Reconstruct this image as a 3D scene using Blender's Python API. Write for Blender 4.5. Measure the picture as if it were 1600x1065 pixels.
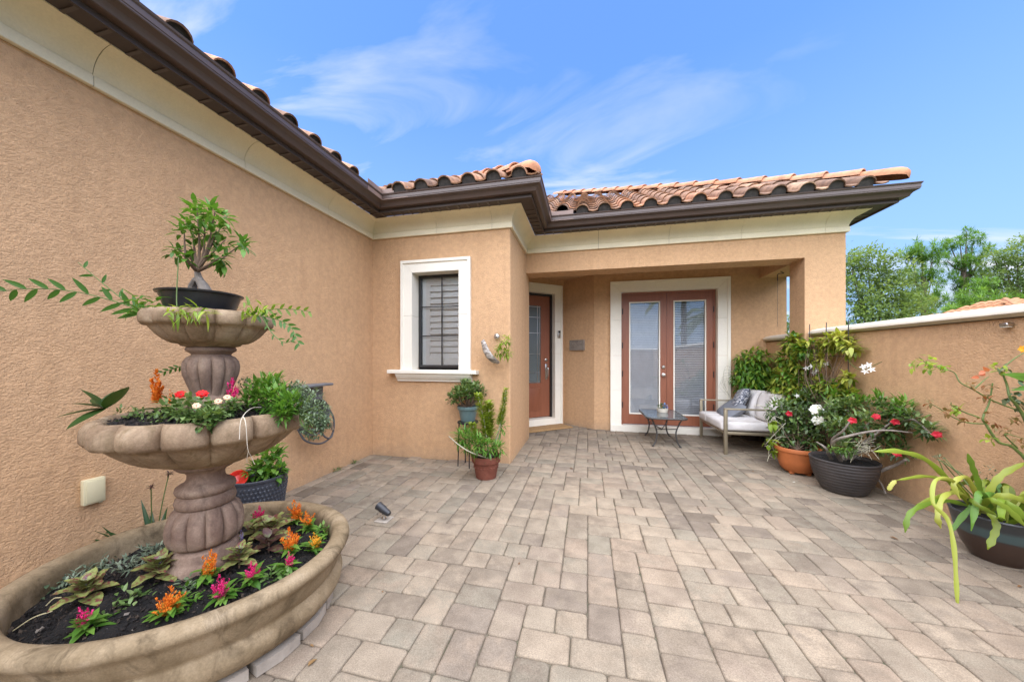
import bpy, bmesh, math, random
import numpy as np
from mathutils import Vector, Matrix

for _o in list(bpy.data.objects):
    bpy.data.objects.remove(_o)
S = bpy.context.scene
COL = S.collection
PI = math.pi
rnd = random.Random(7)

# ------------------------------------------------------------------ camera
EYE = 1.30
YAW = math.atan2(118, 520)
cam_d = bpy.data.cameras.new('camera')
cam = bpy.data.objects.new('camera', cam_d)
COL.objects.link(cam)
cam.location = (0, 0, EYE)
cam.rotation_euler = (PI / 2, 0, YAW)
cam_d.sensor_width = 36
cam_d.lens = 36 * 520 / 1600
cam_d.shift_y = 24.5 / 1600
cam_d.clip_start = 0.02
cam_d.clip_end = 6000
S.camera = cam

# ------------------------------------------------------------------ light
SUN_EL, SUN_AZ = math.radians(66), math.radians(179)      # azimuth clockwise from +Y
W = bpy.data.worlds.new('World')
S.world = W
W.use_nodes = True
wn, wl = W.node_tree.nodes, W.node_tree.links
wn.clear()


def N(nt, typ, **kw):
    n = nt.nodes.new(typ)
    for k, v in kw.items():
        if k.startswith('i_'):
            n.inputs[k[2:].replace('_', ' ')].default_value = v
        else:
            setattr(n, k, v)
    return n


def ramp(nt, fac, stops):
    r = nt.nodes.new('ShaderNodeValToRGB')
    e = r.color_ramp.elements
    while len(e) < len(stops):
        e.new(0.5)
    for q, (p, c) in zip(e, stops):
        q.position = p
        q.color = (*c, 1) if len(c) == 3 else c
    nt.links.new(fac, r.inputs[0])
    return r


def mathn(nt, op, a, b=None, clamp=False):
    n = nt.nodes.new('ShaderNodeMath')
    n.operation = op
    n.use_clamp = clamp
    for i, v in enumerate((a, b)):
        if v is None:
            continue
        if isinstance(v, (int, float)):
            n.inputs[i].default_value = v
        else:
            nt.links.new(v, n.inputs[i])
    return n.outputs[0]


def mixc(nt, fac, a, b, mode='MIX'):
    n = nt.nodes.new('ShaderNodeMix')
    n.data_type = 'RGBA'
    n.blend_type = mode
    for sock, v in ((n.inputs[0], fac), (n.inputs[6], a), (n.inputs[7], b)):
        if isinstance(v, (int, float)):
            sock.default_value = v
        elif isinstance(v, tuple):
            sock.default_value = (*v, 1) if len(v) == 3 else v
        else:
            nt.links.new(v, sock)
    return n.outputs[2]


wt = W.node_tree
sky = N(wt, 'ShaderNodeTexSky', sky_type='NISHITA', sun_disc=False, sun_elevation=SUN_EL,
        sun_rotation=SUN_AZ, altitude=0, air_density=1.15, dust_density=1.2, ozone_density=3.0)
tc = N(wt, 'ShaderNodeTexCoord')
sep = N(wt, 'ShaderNodeSeparateXYZ')
wl.new(tc.outputs['Generated'], sep.inputs[0])
zc = mathn(wt, 'MAXIMUM', sep.outputs[2], 0.02)
px = mathn(wt, 'DIVIDE', sep.outputs[0], mathn(wt, 'ADD', zc, 0.18))
py = mathn(wt, 'DIVIDE', sep.outputs[1], mathn(wt, 'ADD', zc, 0.18))
cmb = N(wt, 'ShaderNodeCombineXYZ')
wl.new(px, cmb.inputs[0]); wl.new(py, cmb.inputs[1])
mp = N(wt, 'ShaderNodeMapping')
mp.inputs['Rotation'].default_value = (0, 0, math.radians(28))
mp.inputs['Scale'].default_value = (0.40, 1.35, 1)
mp.inputs['Location'].default_value = (9.1, 5.5, 0)
wl.new(cmb.outputs[0], mp.inputs[0])
n1 = N(wt, 'ShaderNodeTexNoise', i_Scale=1.9, i_Detail=8.0, i_Roughness=0.55, i_Distortion=0.9)
wl.new(mp.outputs[0], n1.inputs[0])
mp2 = N(wt, 'ShaderNodeMapping')
mp2.inputs['Scale'].default_value = (0.55, 0.55, 1)
mp2.inputs['Location'].default_value = (1.1, 7.3, 0)
wl.new(cmb.outputs[0], mp2.inputs[0])
n2 = N(wt, 'ShaderNodeTexNoise', i_Scale=1.0, i_Detail=3.0, i_Roughness=0.5)
wl.new(mp2.outputs[0], n2.inputs[0])
wisp = ramp(wt, n1.outputs[0], [(0.50, (0, 0, 0)), (0.68, (1, 1, 1))]).outputs[0]
patch = ramp(wt, n2.outputs[0], [(0.34, (0.12,) * 3), (0.58, (1, 1, 1))]).outputs[0]
cl = mathn(wt, 'MULTIPLY', wisp, patch)
# low cumulus puffs near the horizon
n3 = N(wt, 'ShaderNodeTexNoise', i_Scale=5.0, i_Detail=5.0, i_Roughness=0.55)
mp3 = N(wt, 'ShaderNodeMapping')
mp3.inputs['Scale'].default_value = (1, 1, 2.6)
wl.new(tc.outputs['Generated'], mp3.inputs[0]); wl.new(mp3.outputs[0], n3.inputs[0])
puff = ramp(wt, n3.outputs[0], [(0.56, (0, 0, 0)), (0.64, (1, 1, 1))]).outputs[0]
low = ramp(wt, sep.outputs[2], [(0.05, (1, 1, 1)), (0.24, (0, 0, 0))]).outputs[0]
cl2 = mathn(wt, 'MULTIPLY', puff, low)
hz = ramp(wt, sep.outputs[2], [(0.0, (1, 1, 1)), (0.62, (0, 0, 0))]).outputs[0]
cov = mathn(wt, 'MAXIMUM', mathn(wt, 'MULTIPLY', cl, 0.92), mathn(wt, 'MULTIPLY', cl2, 0.8))
HAZE = (1.55, 2.30, 3.60)
SKY_TINT, CLOUD = (0.67, 0.93, 1.36), (3.9, 4.0, 4.2)
blue = mixc(wt, 1.0, sky.outputs[0], SKY_TINT, 'MULTIPLY')
blue = mixc(wt, mathn(wt, 'MULTIPLY', hz, 0.92), blue, HAZE)
skyc = mixc(wt, cov, blue, CLOUD)
bg = N(wt, 'ShaderNodeBackground')
bg.inputs[1].default_value = 0.115
wl.new(skyc, bg.inputs[0])
wo = N(wt, 'ShaderNodeOutputWorld')
wl.new(bg.outputs[0], wo.inputs[0])

sun_d = bpy.data.lights.new('sun', 'SUN')
sun_d.energy = 4.4
sun_d.angle = math.radians(112)
sun_d.color = (1.0, 0.95, 0.885)
sun = bpy.data.objects.new('sun', sun_d)
COL.objects.link(sun)
sdir = Vector((math.sin(SUN_AZ) * math.cos(SUN_EL), math.cos(SUN_AZ) * math.cos(SUN_EL), math.sin(SUN_EL)))
sun.rotation_euler = (-sdir).to_track_quat('-Z', 'Y').to_euler()
sun.location = (0, 0, 30)

S.view_settings.view_transform = 'Standard'
S.view_settings.look = 'None'
S.view_settings.exposure = 1.25
S.view_settings.gamma = 1
S.view_settings.use_curve_mapping = False
S.render.engine = 'CYCLES'
S.cycles.max_bounces = 6
S.cycles.diffuse_bounces = 4
S.cycles.transparent_max_bounces = 8
S.cycles.use_denoising = True
S.cycles.caustics_reflective = False
S.cycles.caustics_refractive = False

# ------------------------------------------------------------------ helpers
def org(o):
    v = Vector((0, 0, 0))
    while o is not None:
        v += o.location
        o = o.parent
    return v


def tag(o, label=None, cat=None, group=None, kind=None):
    for k, v in (('label', label), ('category', cat), ('group', group), ('kind', kind)):
        if v:
            o[k] = v
    return o


def thing(name, label, cat, loc=(0, 0, 0), group=None):
    o = bpy.data.objects.new(name, None)
    o.empty_display_size = 0.1
    COL.objects.link(o)
    o.location = loc
    return tag(o, label, cat, group)


def link_mesh(name, me, mat, parent=None, loc=None):
    o = bpy.data.objects.new(name, me)
    COL.objects.link(o)
    if mat is not None and len(me.materials) == 0:
        me.materials.append(mat)
    if parent is not None:
        o.parent = parent
    if loc is not None:
        o.location = Vector(loc) - (org(parent) if parent is not None else Vector())
    return o


class MB:
    """Collects shapes in world coordinates; build() makes one mesh object."""
    def __init__(self):
        self.v, self.f, self.t = [], [], []
        self.tone = 0.0

    def add(self, vs, fs):
        b = len(self.v)
        self.v.extend([tuple(p) for p in vs])
        for f in fs:
            self.f.append(tuple(b + i for i in f))
            self.t.append(self.tone)

    def box(self, a, b, M=None):
        (x0, y0, z0), (x1, y1, z1) = a, b
        vs = [(x0, y0, z0), (x1, y0, z0), (x1, y1, z0), (x0, y1, z0), (x0, y0, z1), (x1, y0, z1), (x1, y1, z1), (x0, y1, z1)]
        if M is not None:
            vs = [tuple(M @ Vector(p)) for p in vs]
        self.add(vs, [(0, 3, 2, 1), (4, 5, 6, 7), (0, 1, 5, 4), (1, 2, 6, 5), (2, 3, 7, 6), (3, 0, 4, 7)])
        return self

    def rbox(self, a, b, r=0.01, seg=2, M=None):
        bm = bmesh.new()
        bmesh.ops.create_cube(bm, size=1)
        c = [(p + q) / 2 for p, q in zip(a, b)]
        s = [abs(q - p) for p, q in zip(a, b)]
        for v in bm.verts:
            v.co = Vector((c[0] + v.co.x * s[0], c[1] + v.co.y * s[1], c[2] + v.co.z * s[2]))
        bmesh.ops.bevel(bm, geom=list(bm.edges), offset=min(r, min(s) * 0.49), segments=seg, profile=0.5, affect='EDGES')
        self.bm(bm, M)
        return self

    def bm(self, bm, M=None):
        bm.verts.index_update()
        vs = [tuple(M @ v.co) if M is not None else tuple(v.co) for v in bm.verts]
        self.add(vs, [tuple(v.index for v in f.verts) for f in bm.faces])
        bm.free()
        return self

    def tube(self, pts, r, n=8, cap=True):
        pts = [Vector(p) for p in pts]
        rs = r if isinstance(r, (list, tuple)) else [r] * len(pts)
        if len(rs) != len(pts):
            rs = [rs[0] + (rs[-1] - rs[0]) * i / (len(pts) - 1) for i in range(len(pts))]
        ref = None
        vs, fs = [], []
        for i, p in enumerate(pts):
            t = (pts[min(i + 1, len(pts) - 1)] - pts[max(i - 1, 0)])
            t = t.normalized() if t.length > 1e-9 else Vector((0, 0, 1))
            if ref is None:
                ref = Vector((1, 0, 0)) if abs(t.x) < 0.8 else Vector((0, 1, 0))
            e1 = (ref - t * ref.dot(t)).normalized()
            e2 = t.cross(e1)
            ref = e1
            for k in range(n):
                an = 2 * PI * k / n
                vs.append(p + (e1 * math.cos(an) + e2 * math.sin(an)) * rs[i])
        for i in range(len(pts) - 1):
            for k in range(n):
                k2 = (k + 1) % n
                fs.append((i * n + k, i * n + k2, (i + 1) * n + k2, (i + 1) * n + k))
        if cap:
            fs.append(tuple(range(n - 1, -1, -1)))
            fs.append(tuple((len(pts) - 1) * n + k for k in range(n)))
        self.add(vs, fs)
        return self

    def lathe(self, prof, c=(0, 0, 0), seg=48, lobes=0, phase=0.0, close=False, M=None, wob=None):
        """prof: (r, z[, lobe amplitude]); lobes cut cusped gadroons."""
        vs, fs = [], []
        m = len(prof)
        phase = round(phase * seg / (2 * PI)) * 2 * PI / seg
        for i, p in enumerate(prof):
            r, z = p[0], p[1]
            amp = p[2] if len(p) > 2 else 0
            for k in range(seg):
                an = 2 * PI * k / seg
                q = r
                if lobes and amp:
                    s_ = ((an + phase) * lobes / (2 * PI)) % 1.0 * 2 - 1
                    q = r * (1 - amp * (1 - math.sqrt(max(0.0, 1 - (0.995 * s_) ** 2))))
                zz = z
                if wob:
                    q, zz = wob(an, q, z)
                v = Vector((q * math.cos(an), q * math.sin(an), zz))
                if M is not None:
                    v = M @ v
                vs.append((v.x + c[0], v.y + c[1], v.z + c[2]))
        for i in range(m if close else m - 1):
            j = (i + 1) % m
            for k in range(seg):
                k2 = (k + 1) % seg
                fs.append((i * seg + k, i * seg + k2, j * seg + k2, j * seg + k))
        if not close:
            if prof[0][0] > 1e-4:
                fs.append(tuple(range(seg - 1, -1, -1)))
            if prof[-1][0] > 1e-4:
                fs.append(tuple((m - 1) * seg + k for k in range(seg)))
        self.add(vs, fs)
        return self

    def prism(self, poly, axis, a, b):
        """poly in the two remaining axes (x,y,z order), extruded along axis from a to b"""
        n = len(poly)
        def P(p, h):
            q = list(p); q.insert(axis, h); return tuple(q)
        vs = [P(p, a) for p in poly] + [P(p, b) for p in poly]
        fs = [tuple(range(n - 1, -1, -1)), tuple(range(n, 2 * n))]
        fs += [(i, (i + 1) % n, n + (i + 1) % n, n + i) for i in range(n)]
        self.add(vs, fs)
        return self

    def mesh(self, name, off=Vector(), sharp=40, flat=False, fixn=True):
        me = bpy.data.meshes.new(name)
        me.from_pydata([(x - off.x, y - off.y, z - off.z) for x, y, z in self.v], [], self.f)
        if fixn:
            bm = bmesh.new(); bm.from_mesh(me)
            bmesh.ops.recalc_face_normals(bm, faces=bm.faces)
            bm.to_mesh(me); bm.free()
        if any(self.t):
            at = me.attributes.new('tone', 'FLOAT', 'FACE')
            at.data.foreach_set('value', self.t)
        if not flat:
            me.polygons.foreach_set('use_smooth', [True] * len(me.polygons))
            me.set_sharp_from_angle(angle=math.radians(sharp))
        me.update()
        return me

    def build(self, name, mat, parent=None, sharp=40, flat=False, kind=None, label=None, origin=None):
        """origin: world point for a top-level object's own origin"""
        base = org(parent) if parent is not None else Vector(origin or (0, 0, 0))
        me = self.mesh(name, base, sharp, flat)
        o = link_mesh(name, me, mat, parent)
        if parent is None and origin is not None:
            o.location = origin
        return tag(o, label, None, None, kind)


class Leaves:
    """Many small curved leaf blades in one mesh, numpy-batched. Parameters per leaf."""
    T = np.array([[0, 0], [.28, -1], [.28, 0], [.28, 1], [.66, -.82], [.66, 0], [.66, .82], [1, 0]], float)
    F = [(0, 2, 1), (0, 3, 2), (1, 2, 5, 4), (2, 3, 6, 5), (4, 5, 7), (5, 6, 7)]

    def __init__(self, seed=1):
        self.r = random.Random(seed)
        self.rows = []

    def leaf(self, p, d, L, w, droop=0.25, fold=0.25, up=(0, 0, 1), tone=None):
        self.rows.append((*p, *d, *up, L, w, droop, fold, self.r.random() if tone is None else tone))

    def build(self, name, mat, parent=None, kind=None, origin=None, label=None):
        base = org(parent) if parent is not None else Vector(origin or (0, 0, 0))
        A = np.array(self.rows, float)
        P, D, U = A[:, :3] - np.array(base), A[:, 3:6], A[:, 6:9]
        L, w, dr, fo, tone = A[:, 9], A[:, 10], A[:, 11], A[:, 12], A[:, 13]
        D = D / np.maximum(np.linalg.norm(D, axis=1, keepdims=True), 1e-9)
        Sd = np.cross(D, U)
        bad = np.linalg.norm(Sd, axis=1) < 0.05
        Sd[bad] = np.cross(D[bad], np.array([1.0, 0.2, 0]))
        Sd /= np.linalg.norm(Sd, axis=1, keepdims=True)
        Nn = np.cross(Sd, D)
        t, s = self.T[:, 0], self.T[:, 1]
        V = (P[:, None, :] + D[:, None, :] * (L[:, None] * t[None, :])[:, :, None]
             + Sd[:, None, :] * (0.5 * w[:, None] * s[None, :])[:, :, None]
             + Nn[:, None, :] * ((0.5 * w * fo)[:, None] * np.abs(s)[None, :] - (L * dr)[:, None] * (t ** 2)[None, :])[:, :, None])
        n = len(A)
        V = V.reshape(-1, 3)
        faces = []
        for i in range(n):
            b = i * 8
            faces.extend([tuple(b + k for k in f) for f in self.F])
        me = bpy.data.meshes.new(name)
        me.from_pydata(V.tolist(), [], faces)
        at = me.attributes.new('tone', 'FLOAT', 'FACE')
        at.data.foreach_set('value', np.repeat(tone, 6))
        me.polygons.foreach_set('use_smooth', [True] * len(me.polygons))
        me.update()
        o = link_mesh(name, me, mat, parent)
        if parent is None and origin is not None:
            o.location = origin
        return tag(o, label, None, None, kind)


def rdir(r, up=0.0):
    while True:
        v = Vector((r.uniform(-1, 1), r.uniform(-1, 1), r.uniform(-1, 1)))
        if 0.05 < v.length < 1:
            v.normalize()
            v.z += up
            return v.normalized()


def curve_pts(P, n=12):
    """Catmull-Rom through P"""
    P = [Vector(p) for p in P]
    Q = [P[0] * 2 - P[1]] + P + [P[-1] * 2 - P[-2]]
    out = []
    for i in range(1, len(Q) - 2):
        for k in range(n):
            t = k / n
            a, b, c, d = Q[i - 1], Q[i], Q[i + 1], Q[i + 2]
            out.append(0.5 * ((2 * b) + (c - a) * t + (2 * a - 5 * b + 4 * c - d) * t * t + (3 * b - a - 3 * c + d) * t ** 3))
    out.append(P[-1])
    return out


# ------------------------------------------------------------------ materials
MATS = {}


def newmat(name):
    m = bpy.data.materials.new(name)
    m.use_nodes = True
    nt = m.node_tree
    b = nt.nodes['Principled BSDF']
    MATS[name] = m
    return m, nt, b


def objco(nt, scale=1.0):
    g = N(nt, 'ShaderNodeNewGeometry')
    return g.outputs['Position']


def bump(nt, b, h, strength=0.3, dist=0.01, prev=None):
    n = N(nt, 'ShaderNodeBump')
    n.inputs['Strength'].default_value = strength
    n.inputs['Distance'].default_value = dist
    nt.links.new(h, n.inputs['Height'])
    if prev is not None:
        nt.links.new(prev, n.inputs['Normal'])
    nt.links.new(n.outputs[0], b.inputs['Normal'])
    return n.outputs[0]


def noise(nt, co, scale, detail=4, rough=0.55, dist=0.0, sc=None):
    n = N(nt, 'ShaderNodeTexNoise')
    n.inputs['Scale'].default_value = scale
    n.inputs['Detail'].default_value = detail
    n.inputs['Roughness'].default_value = rough
    n.inputs['Distortion'].default_value = dist
    if sc:
        m = N(nt, 'ShaderNodeMapping')
        m.inputs['Scale'].default_value = sc
        nt.links.new(co, m.inputs[0])
        co = m.outputs[0]
    nt.links.new(co, n.inputs['Vector'])
    return n.outputs[0]


def simple(name, col, rough=0.6, metal=0.0, var=0.12, scale=8.0, bmp=0.0, bscale=60, spec=0.5, coat=0.0):
    m, nt, b = newmat(name)
    co = objco(nt)
    f = noise(nt, co, scale, 5, 0.6)
    lo = tuple(max(0, c * (1 - var)) for c in col)
    hi = tuple(min(1, c * (1 + var)) for c in col)
    r = ramp(nt, f, [(0.3, lo), (0.7, hi)])
    nt.links.new(r.outputs[0], b.inputs['Base Color'])
    b.inputs['Roughness'].default_value = rough
    b.inputs['Metallic'].default_value = metal
    b.inputs['Specular IOR Level'].default_value = spec
    b.inputs['Coat Weight'].default_value = coat
    if bmp:
        bump(nt, b, noise(nt, co, bscale, 4, 0.6), bmp, 0.004)
    return m


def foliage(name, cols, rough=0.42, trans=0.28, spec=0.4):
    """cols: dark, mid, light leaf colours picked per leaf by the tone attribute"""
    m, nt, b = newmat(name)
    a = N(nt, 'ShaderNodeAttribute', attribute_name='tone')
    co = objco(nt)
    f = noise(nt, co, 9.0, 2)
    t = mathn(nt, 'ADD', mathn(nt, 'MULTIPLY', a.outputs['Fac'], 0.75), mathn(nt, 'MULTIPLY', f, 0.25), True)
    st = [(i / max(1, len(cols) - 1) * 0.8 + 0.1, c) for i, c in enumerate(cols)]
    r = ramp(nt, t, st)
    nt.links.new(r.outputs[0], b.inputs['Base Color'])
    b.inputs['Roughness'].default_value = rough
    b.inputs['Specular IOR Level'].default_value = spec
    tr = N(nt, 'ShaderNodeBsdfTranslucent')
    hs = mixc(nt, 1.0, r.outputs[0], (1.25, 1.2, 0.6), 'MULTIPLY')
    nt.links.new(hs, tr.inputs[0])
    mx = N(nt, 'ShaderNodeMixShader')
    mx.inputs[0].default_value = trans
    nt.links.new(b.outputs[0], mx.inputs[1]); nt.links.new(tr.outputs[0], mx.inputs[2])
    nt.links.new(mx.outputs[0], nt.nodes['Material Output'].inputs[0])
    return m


def stucco(name, col, scale=1.0):
    m, nt, b = newmat(name)
    co = objco(nt)
    big = noise(nt, co, 0.9, 4, 0.6)
    fine = noise(nt, co, 24, 4, 0.65)
    c1 = ramp(nt, big, [(0.32, tuple(c * 0.95 for c in col)), (0.68, tuple(min(1, c * 1.04) for c in col))]).outputs[0]
    c2 = ramp(nt, fine, [(0.35, (0.90,) * 3), (0.65, (1.06,) * 3)]).outputs[0]
    streak = noise(nt, co, 3.0, 4, 0.6, 0.2, (3.0, 3.0, 0.25))
    c3 = ramp(nt, streak, [(0.28, (0.93, 0.92, 0.91)), (0.50, (1, 1, 1))]).outputs[0]
    cc = mixc(nt, 1.0, mixc(nt, 1.0, c1, c2, 'MULTIPLY'), c3, 'MULTIPLY')
    # dusty splash band just above the paving
    sp = N(nt, 'ShaderNodeSeparateXYZ')
    nt.links.new(co, sp.inputs[0])
    hgt = mathn(nt, 'ADD', sp.outputs[2], mathn(nt, 'MULTIPLY', noise(nt, co, 7, 4), 0.22))
    dust = ramp(nt, hgt, [(0.10, (0.55,) * 3), (0.26, (0, 0, 0))]).outputs[0]
    cc = mixc(nt, mathn(nt, 'MULTIPLY', dust, 0.55), cc, (0.30, 0.235, 0.17))
    nt.links.new(cc, b.inputs['Base Color'])
    b.inputs['Roughness'].default_value = 0.92
    b.inputs['Specular IOR Level'].default_value = 0.2
    # skip-trowel: flattened blobs with soft rims
    n_a = noise(nt, co, 66 * scale, 3, 0.62, 0.1, (1, 1, 1.5))
    flat_ = ramp(nt, n_a, [(0.36, (0, 0, 0)), (0.60, (1, 1, 1))]).outputs[0]
    n_b = noise(nt, co, 170 * scale, 1, 0.5)
    h = mathn(nt, 'ADD', flat_, mathn(nt, 'MULTIPLY', n_b, 0.5))
    bump(nt, b, h, 0.58, 0.0065)
    return m


STUCCO = stucco('stucco', (0.578, 0.362, 0.200))
# cast stone trim
def cast(name, col, stain=0.12):
    m, nt, b = newmat(name)
    co = objco(nt)
    f = noise(nt, co, 2.2, 6, 0.65)
    g = noise(nt, co, 90, 3)
    c1 = ramp(nt, f, [(0.3, tuple(c * (1 - stain) for c in col)), (0.65, col)]).outputs[0]
    c2 = ramp(nt, g, [(0.3, (0.95,) * 3), (0.7, (1.03,) * 3)]).outputs[0]
    nt.links.new(mixc(nt, 1.0, c1, c2, 'MULTIPLY'), b.inputs['Base Color'])
    b.inputs['Roughness'].default_value = 0.8
    b.inputs['Specular IOR Level'].default_value = 0.25
    bump(nt, b, g, 0.12, 0.003)
    return m


CREAM = cast('cream_cast_stone', (0.80, 0.72, 0.52))
TRIM = cast('white_cast_stone', (0.82, 0.78, 0.67), 0.08)
CAPM = cast('wall_cap_stone', (0.66, 0.60, 0.49), 0.25)
BROWN = simple('dark_brown_metal', (0.082, 0.056, 0.047), 0.38, 0.0, 0.10, 5, 0, spec=0.5)
SOFFIT = simple('dark_brown_soffit', (0.060, 0.042, 0.035), 0.6, 0, 0.1)
FLASH = simple('roof_flashing', (0.20, 0.135, 0.11), 0.5, 0.0, 0.15)
BLACK = simple('black_frame', (0.022, 0.021, 0.021), 0.35, 0, 0.2, 20)
DARKFILL = simple('dark_mortar', (0.055, 0.05, 0.047), 0.95, 0, 0.35, 30, 0.3)
# ------------------------------------------------------------------ more surface materials
def rand_tone(nt):
    oi = N(nt, 'ShaderNodeObjectInfo')
    a = N(nt, 'ShaderNodeAttribute', attribute_name='tone')
    return mathn(nt, 'FRACT', mathn(nt, 'ADD', oi.outputs['Random'], a.outputs['Fac']))


m, nt, b = newmat('concrete_paver')
co = objco(nt)
t = rand_tone(nt)
PCOL = [(0.0, (0.140, 0.115, 0.089)), (0.08, (0.187, 0.154, 0.118)), (0.20, (0.230, 0.193, 0.147)), (0.30, (0.203, 0.181, 0.140)),
        (0.50, (0.262, 0.219, 0.166)), (0.72, (0.276, 0.227, 0.170)), (0.84, (0.250, 0.199, 0.150)),
        (0.93, (0.212, 0.176, 0.139)), (1.0, (0.155, 0.128, 0.102))]
b1_ = ramp(nt, t, PCOL).outputs[0]
b2_ = ramp(nt, mathn(nt, 'FRACT', mathn(nt, 'MULTIPLY', t, 7.31)), PCOL).outputs[0]
base = mixc(nt, ramp(nt, noise(nt, co, 8.5, 3, 0.6), [(0.44, (0, 0, 0)), (0.62, (0.7,) * 3)]).outputs[0], b1_, b2_)
blot = ramp(nt, noise(nt, co, 7, 5, 0.6), [(0.32, (0.82, 0.80, 0.78)), (0.60, (1.08, 1.07, 1.05))]).outputs[0]
grit = ramp(nt, noise(nt, co, 190, 3, 0.75), [(0.32, (0.70,) * 3), (0.68, (1.26,) * 3)]).outputs[0]
wide = ramp(nt, noise(nt, co, 0.55, 3, 0.5), [(0.35, (0.90, 0.90, 0.90)), (0.62, (1.05, 1.03, 1.0))]).outputs[0]
cc = mixc(nt, 1.0, mixc(nt, 1.0, base, blot, 'MULTIPLY'), mixc(nt, 1.0, grit, wide, 'MULTIPLY'), 'MULTIPLY')
spk = ramp(nt, noise(nt, co, 75, 2, 0.5), [(0.72, (0, 0, 0)), (0.76, (1, 1, 1))]).outputs[0]
cc = mixc(nt, mathn(nt, 'MULTIPLY', spk, 0.25), cc, (0.12, 0.10, 0.085))
nt.links.new(cc, b.inputs['Base Color'])
b.inputs['Roughness'].default_value = 0.88
b.inputs['Specular IOR Level'].default_value = 0.25
bump(nt, b, mathn(nt, 'ADD', noise(nt, co, 230, 3, 0.7), noise(nt, co, 35, 3)), 0.30, 0.003)
PAVER = m

m, nt, b = newmat('joint_sand')
co = objco(nt)
moss = ramp(nt, noise(nt, co, 2.6, 4), [(0.45, (0.135, 0.108, 0.080)), (0.70, (0.080, 0.084, 0.045))]).outputs[0]
nt.links.new(mixc(nt, 1.0, moss, ramp(nt, noise(nt, co, 120, 3, 0.7), [(0.3, (0.6,) * 3), (0.7, (1.3,) * 3)]).outputs[0], 'MULTIPLY'), b.inputs['Base Color'])
b.inputs['Roughness'].default_value = 0.97
bump(nt, b, noise(nt, co, 160, 3, 0.7), 0.6, 0.004)
SAND = m

m, nt, b = newmat('clay_roof_tile')
co = objco(nt)
t = rand_tone(nt)
base = ramp(nt, t, [(0.0, (0.17, 0.095, 0.055)), (0.35, (0.27, 0.145, 0.080)), (0.65, (0.38, 0.205, 0.110)), (0.85, (0.46, 0.215, 0.105)), (1.0, (0.40, 0.28, 0.18))]).outputs[0]
wth = ramp(nt, noise(nt, co, 12, 6, 0.65), [(0.38, (0.55, 0.52, 0.50)), (0.62, (1.12, 1.12, 1.12))]).outputs[0]
cc = mixc(nt, 1.0, base, wth, 'MULTIPLY')
nt.links.new(cc, b.inputs['Base Color'])
b.inputs['Roughness'].default_value = 0.78
bump(nt, b, noise(nt, co, 70, 4), 0.3, 0.004)
TILE = m

m, nt, b = newmat('orange_hip_tile')
co = objco(nt)
t = rand_tone(nt)
base = ramp(nt, t, [(0.0, (0.40, 0.17, 0.085)), (0.5, (0.47, 0.205, 0.10)), (1.0, (0.50, 0.25, 0.14))]).outputs[0]
wth = ramp(nt, noise(nt, co, 9, 6, 0.65), [(0.32, (0.60, 0.58, 0.56)), (0.55, (1.05,) * 3)]).outputs[0]
nt.links.new(mixc(nt, 1.0, base, wth, 'MULTIPLY'), b.inputs['Base Color'])
b.inputs['Roughness'].default_value = 0.8
bump(nt, b, noise(nt, co, 70, 4), 0.25, 0.004)
HIPT = m

m, nt, b = newmat('painted_rust_door')
co = objco(nt)
g = noise(nt, co, 6, 4, 0.6, 0, (6, 6, 0.6))
nt.links.new(ramp(nt, g, [(0.3, (0.225, 0.078, 0.040)), (0.7, (0.275, 0.098, 0.050))]).outputs[0], b.inputs['Base Color'])
b.inputs['Roughness'].default_value = 0.42
DOORM = m

m, nt, b = newmat('window_glass')
b.inputs['Base Color'].default_value = (0.9, 0.95, 0.95, 1)
b.inputs['Roughness'].default_value = 0.01
lw = N(nt, 'ShaderNodeFresnel'); lw.inputs[0].default_value = 1.5
gl = N(nt, 'ShaderNodeBsdfGlossy'); gl.inputs['Roughness'].default_value = 0.01
gl.inputs['Color'].default_value = (0.95, 0.97, 1, 1)
tb = N(nt, 'ShaderNodeBsdfTransparent'); tb.inputs[0].default_value = (0.97, 0.98, 0.98, 1)
mx = N(nt, 'ShaderNodeMixShader')
nt.links.new(mathn(nt, 'ADD', mathn(nt, 'MULTIPLY', lw.outputs[0], 1.5), 0.02, True), mx.inputs[0])
nt.links.new(tb.outputs[0], mx.inputs[1]); nt.links.new(gl.outputs[0], mx.inputs[2])
nt.links.new(mx.outputs[0], nt.nodes['Material Output'].inputs[0])
GLASS = m

m, nt, b = newmat('leaded_glass')
b.inputs['Base Color'].default_value = (0.13, 0.15, 0.15, 1)
b.inputs['Roughness'].default_value = 0.12
bump(nt, b, noise(nt, objco(nt), 60, 3), 0.4, 0.004)
LEADED = m

SHUT = simple('white_shutter', (0.84, 0.85, 0.84), 0.45, 0, 0.03)
BLIND = simple('door_blind', (0.66, 0.67, 0.71), 0.6, 0, 0.06)
ROOMSHADE = simple('unlit_room_shade', (0.03, 0.028, 0.026), 0.9, 0, 0.2)  # near-black colour stands in for the shade of unlit interiors
NICKEL = simple('satin_nickel', (0.55, 0.52, 0.48), 0.28, 1.0, 0.08)

m, nt, b = newmat('lawn')
co = objco(nt)
nt.links.new(ramp(nt, noise(nt, co, 1.5, 6), [(0.3, (0.035, 0.06, 0.018)), (0.7, (0.09, 0.12, 0.04))]).outputs[0], b.inputs['Base Color'])
b.inputs['Roughness'].default_value = 0.95
LAWN = m

# ------------------------------------------------------------------ ground and paving
g = MB()
g.add([(-400, -400, -0.09), (400, -400, -0.09), (400, 400, -0.09), (-400, 400, -0.09)], [(0, 1, 2, 3)])
tag(g.build('ground', LAWN, flat=True), kind='structure')

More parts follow.
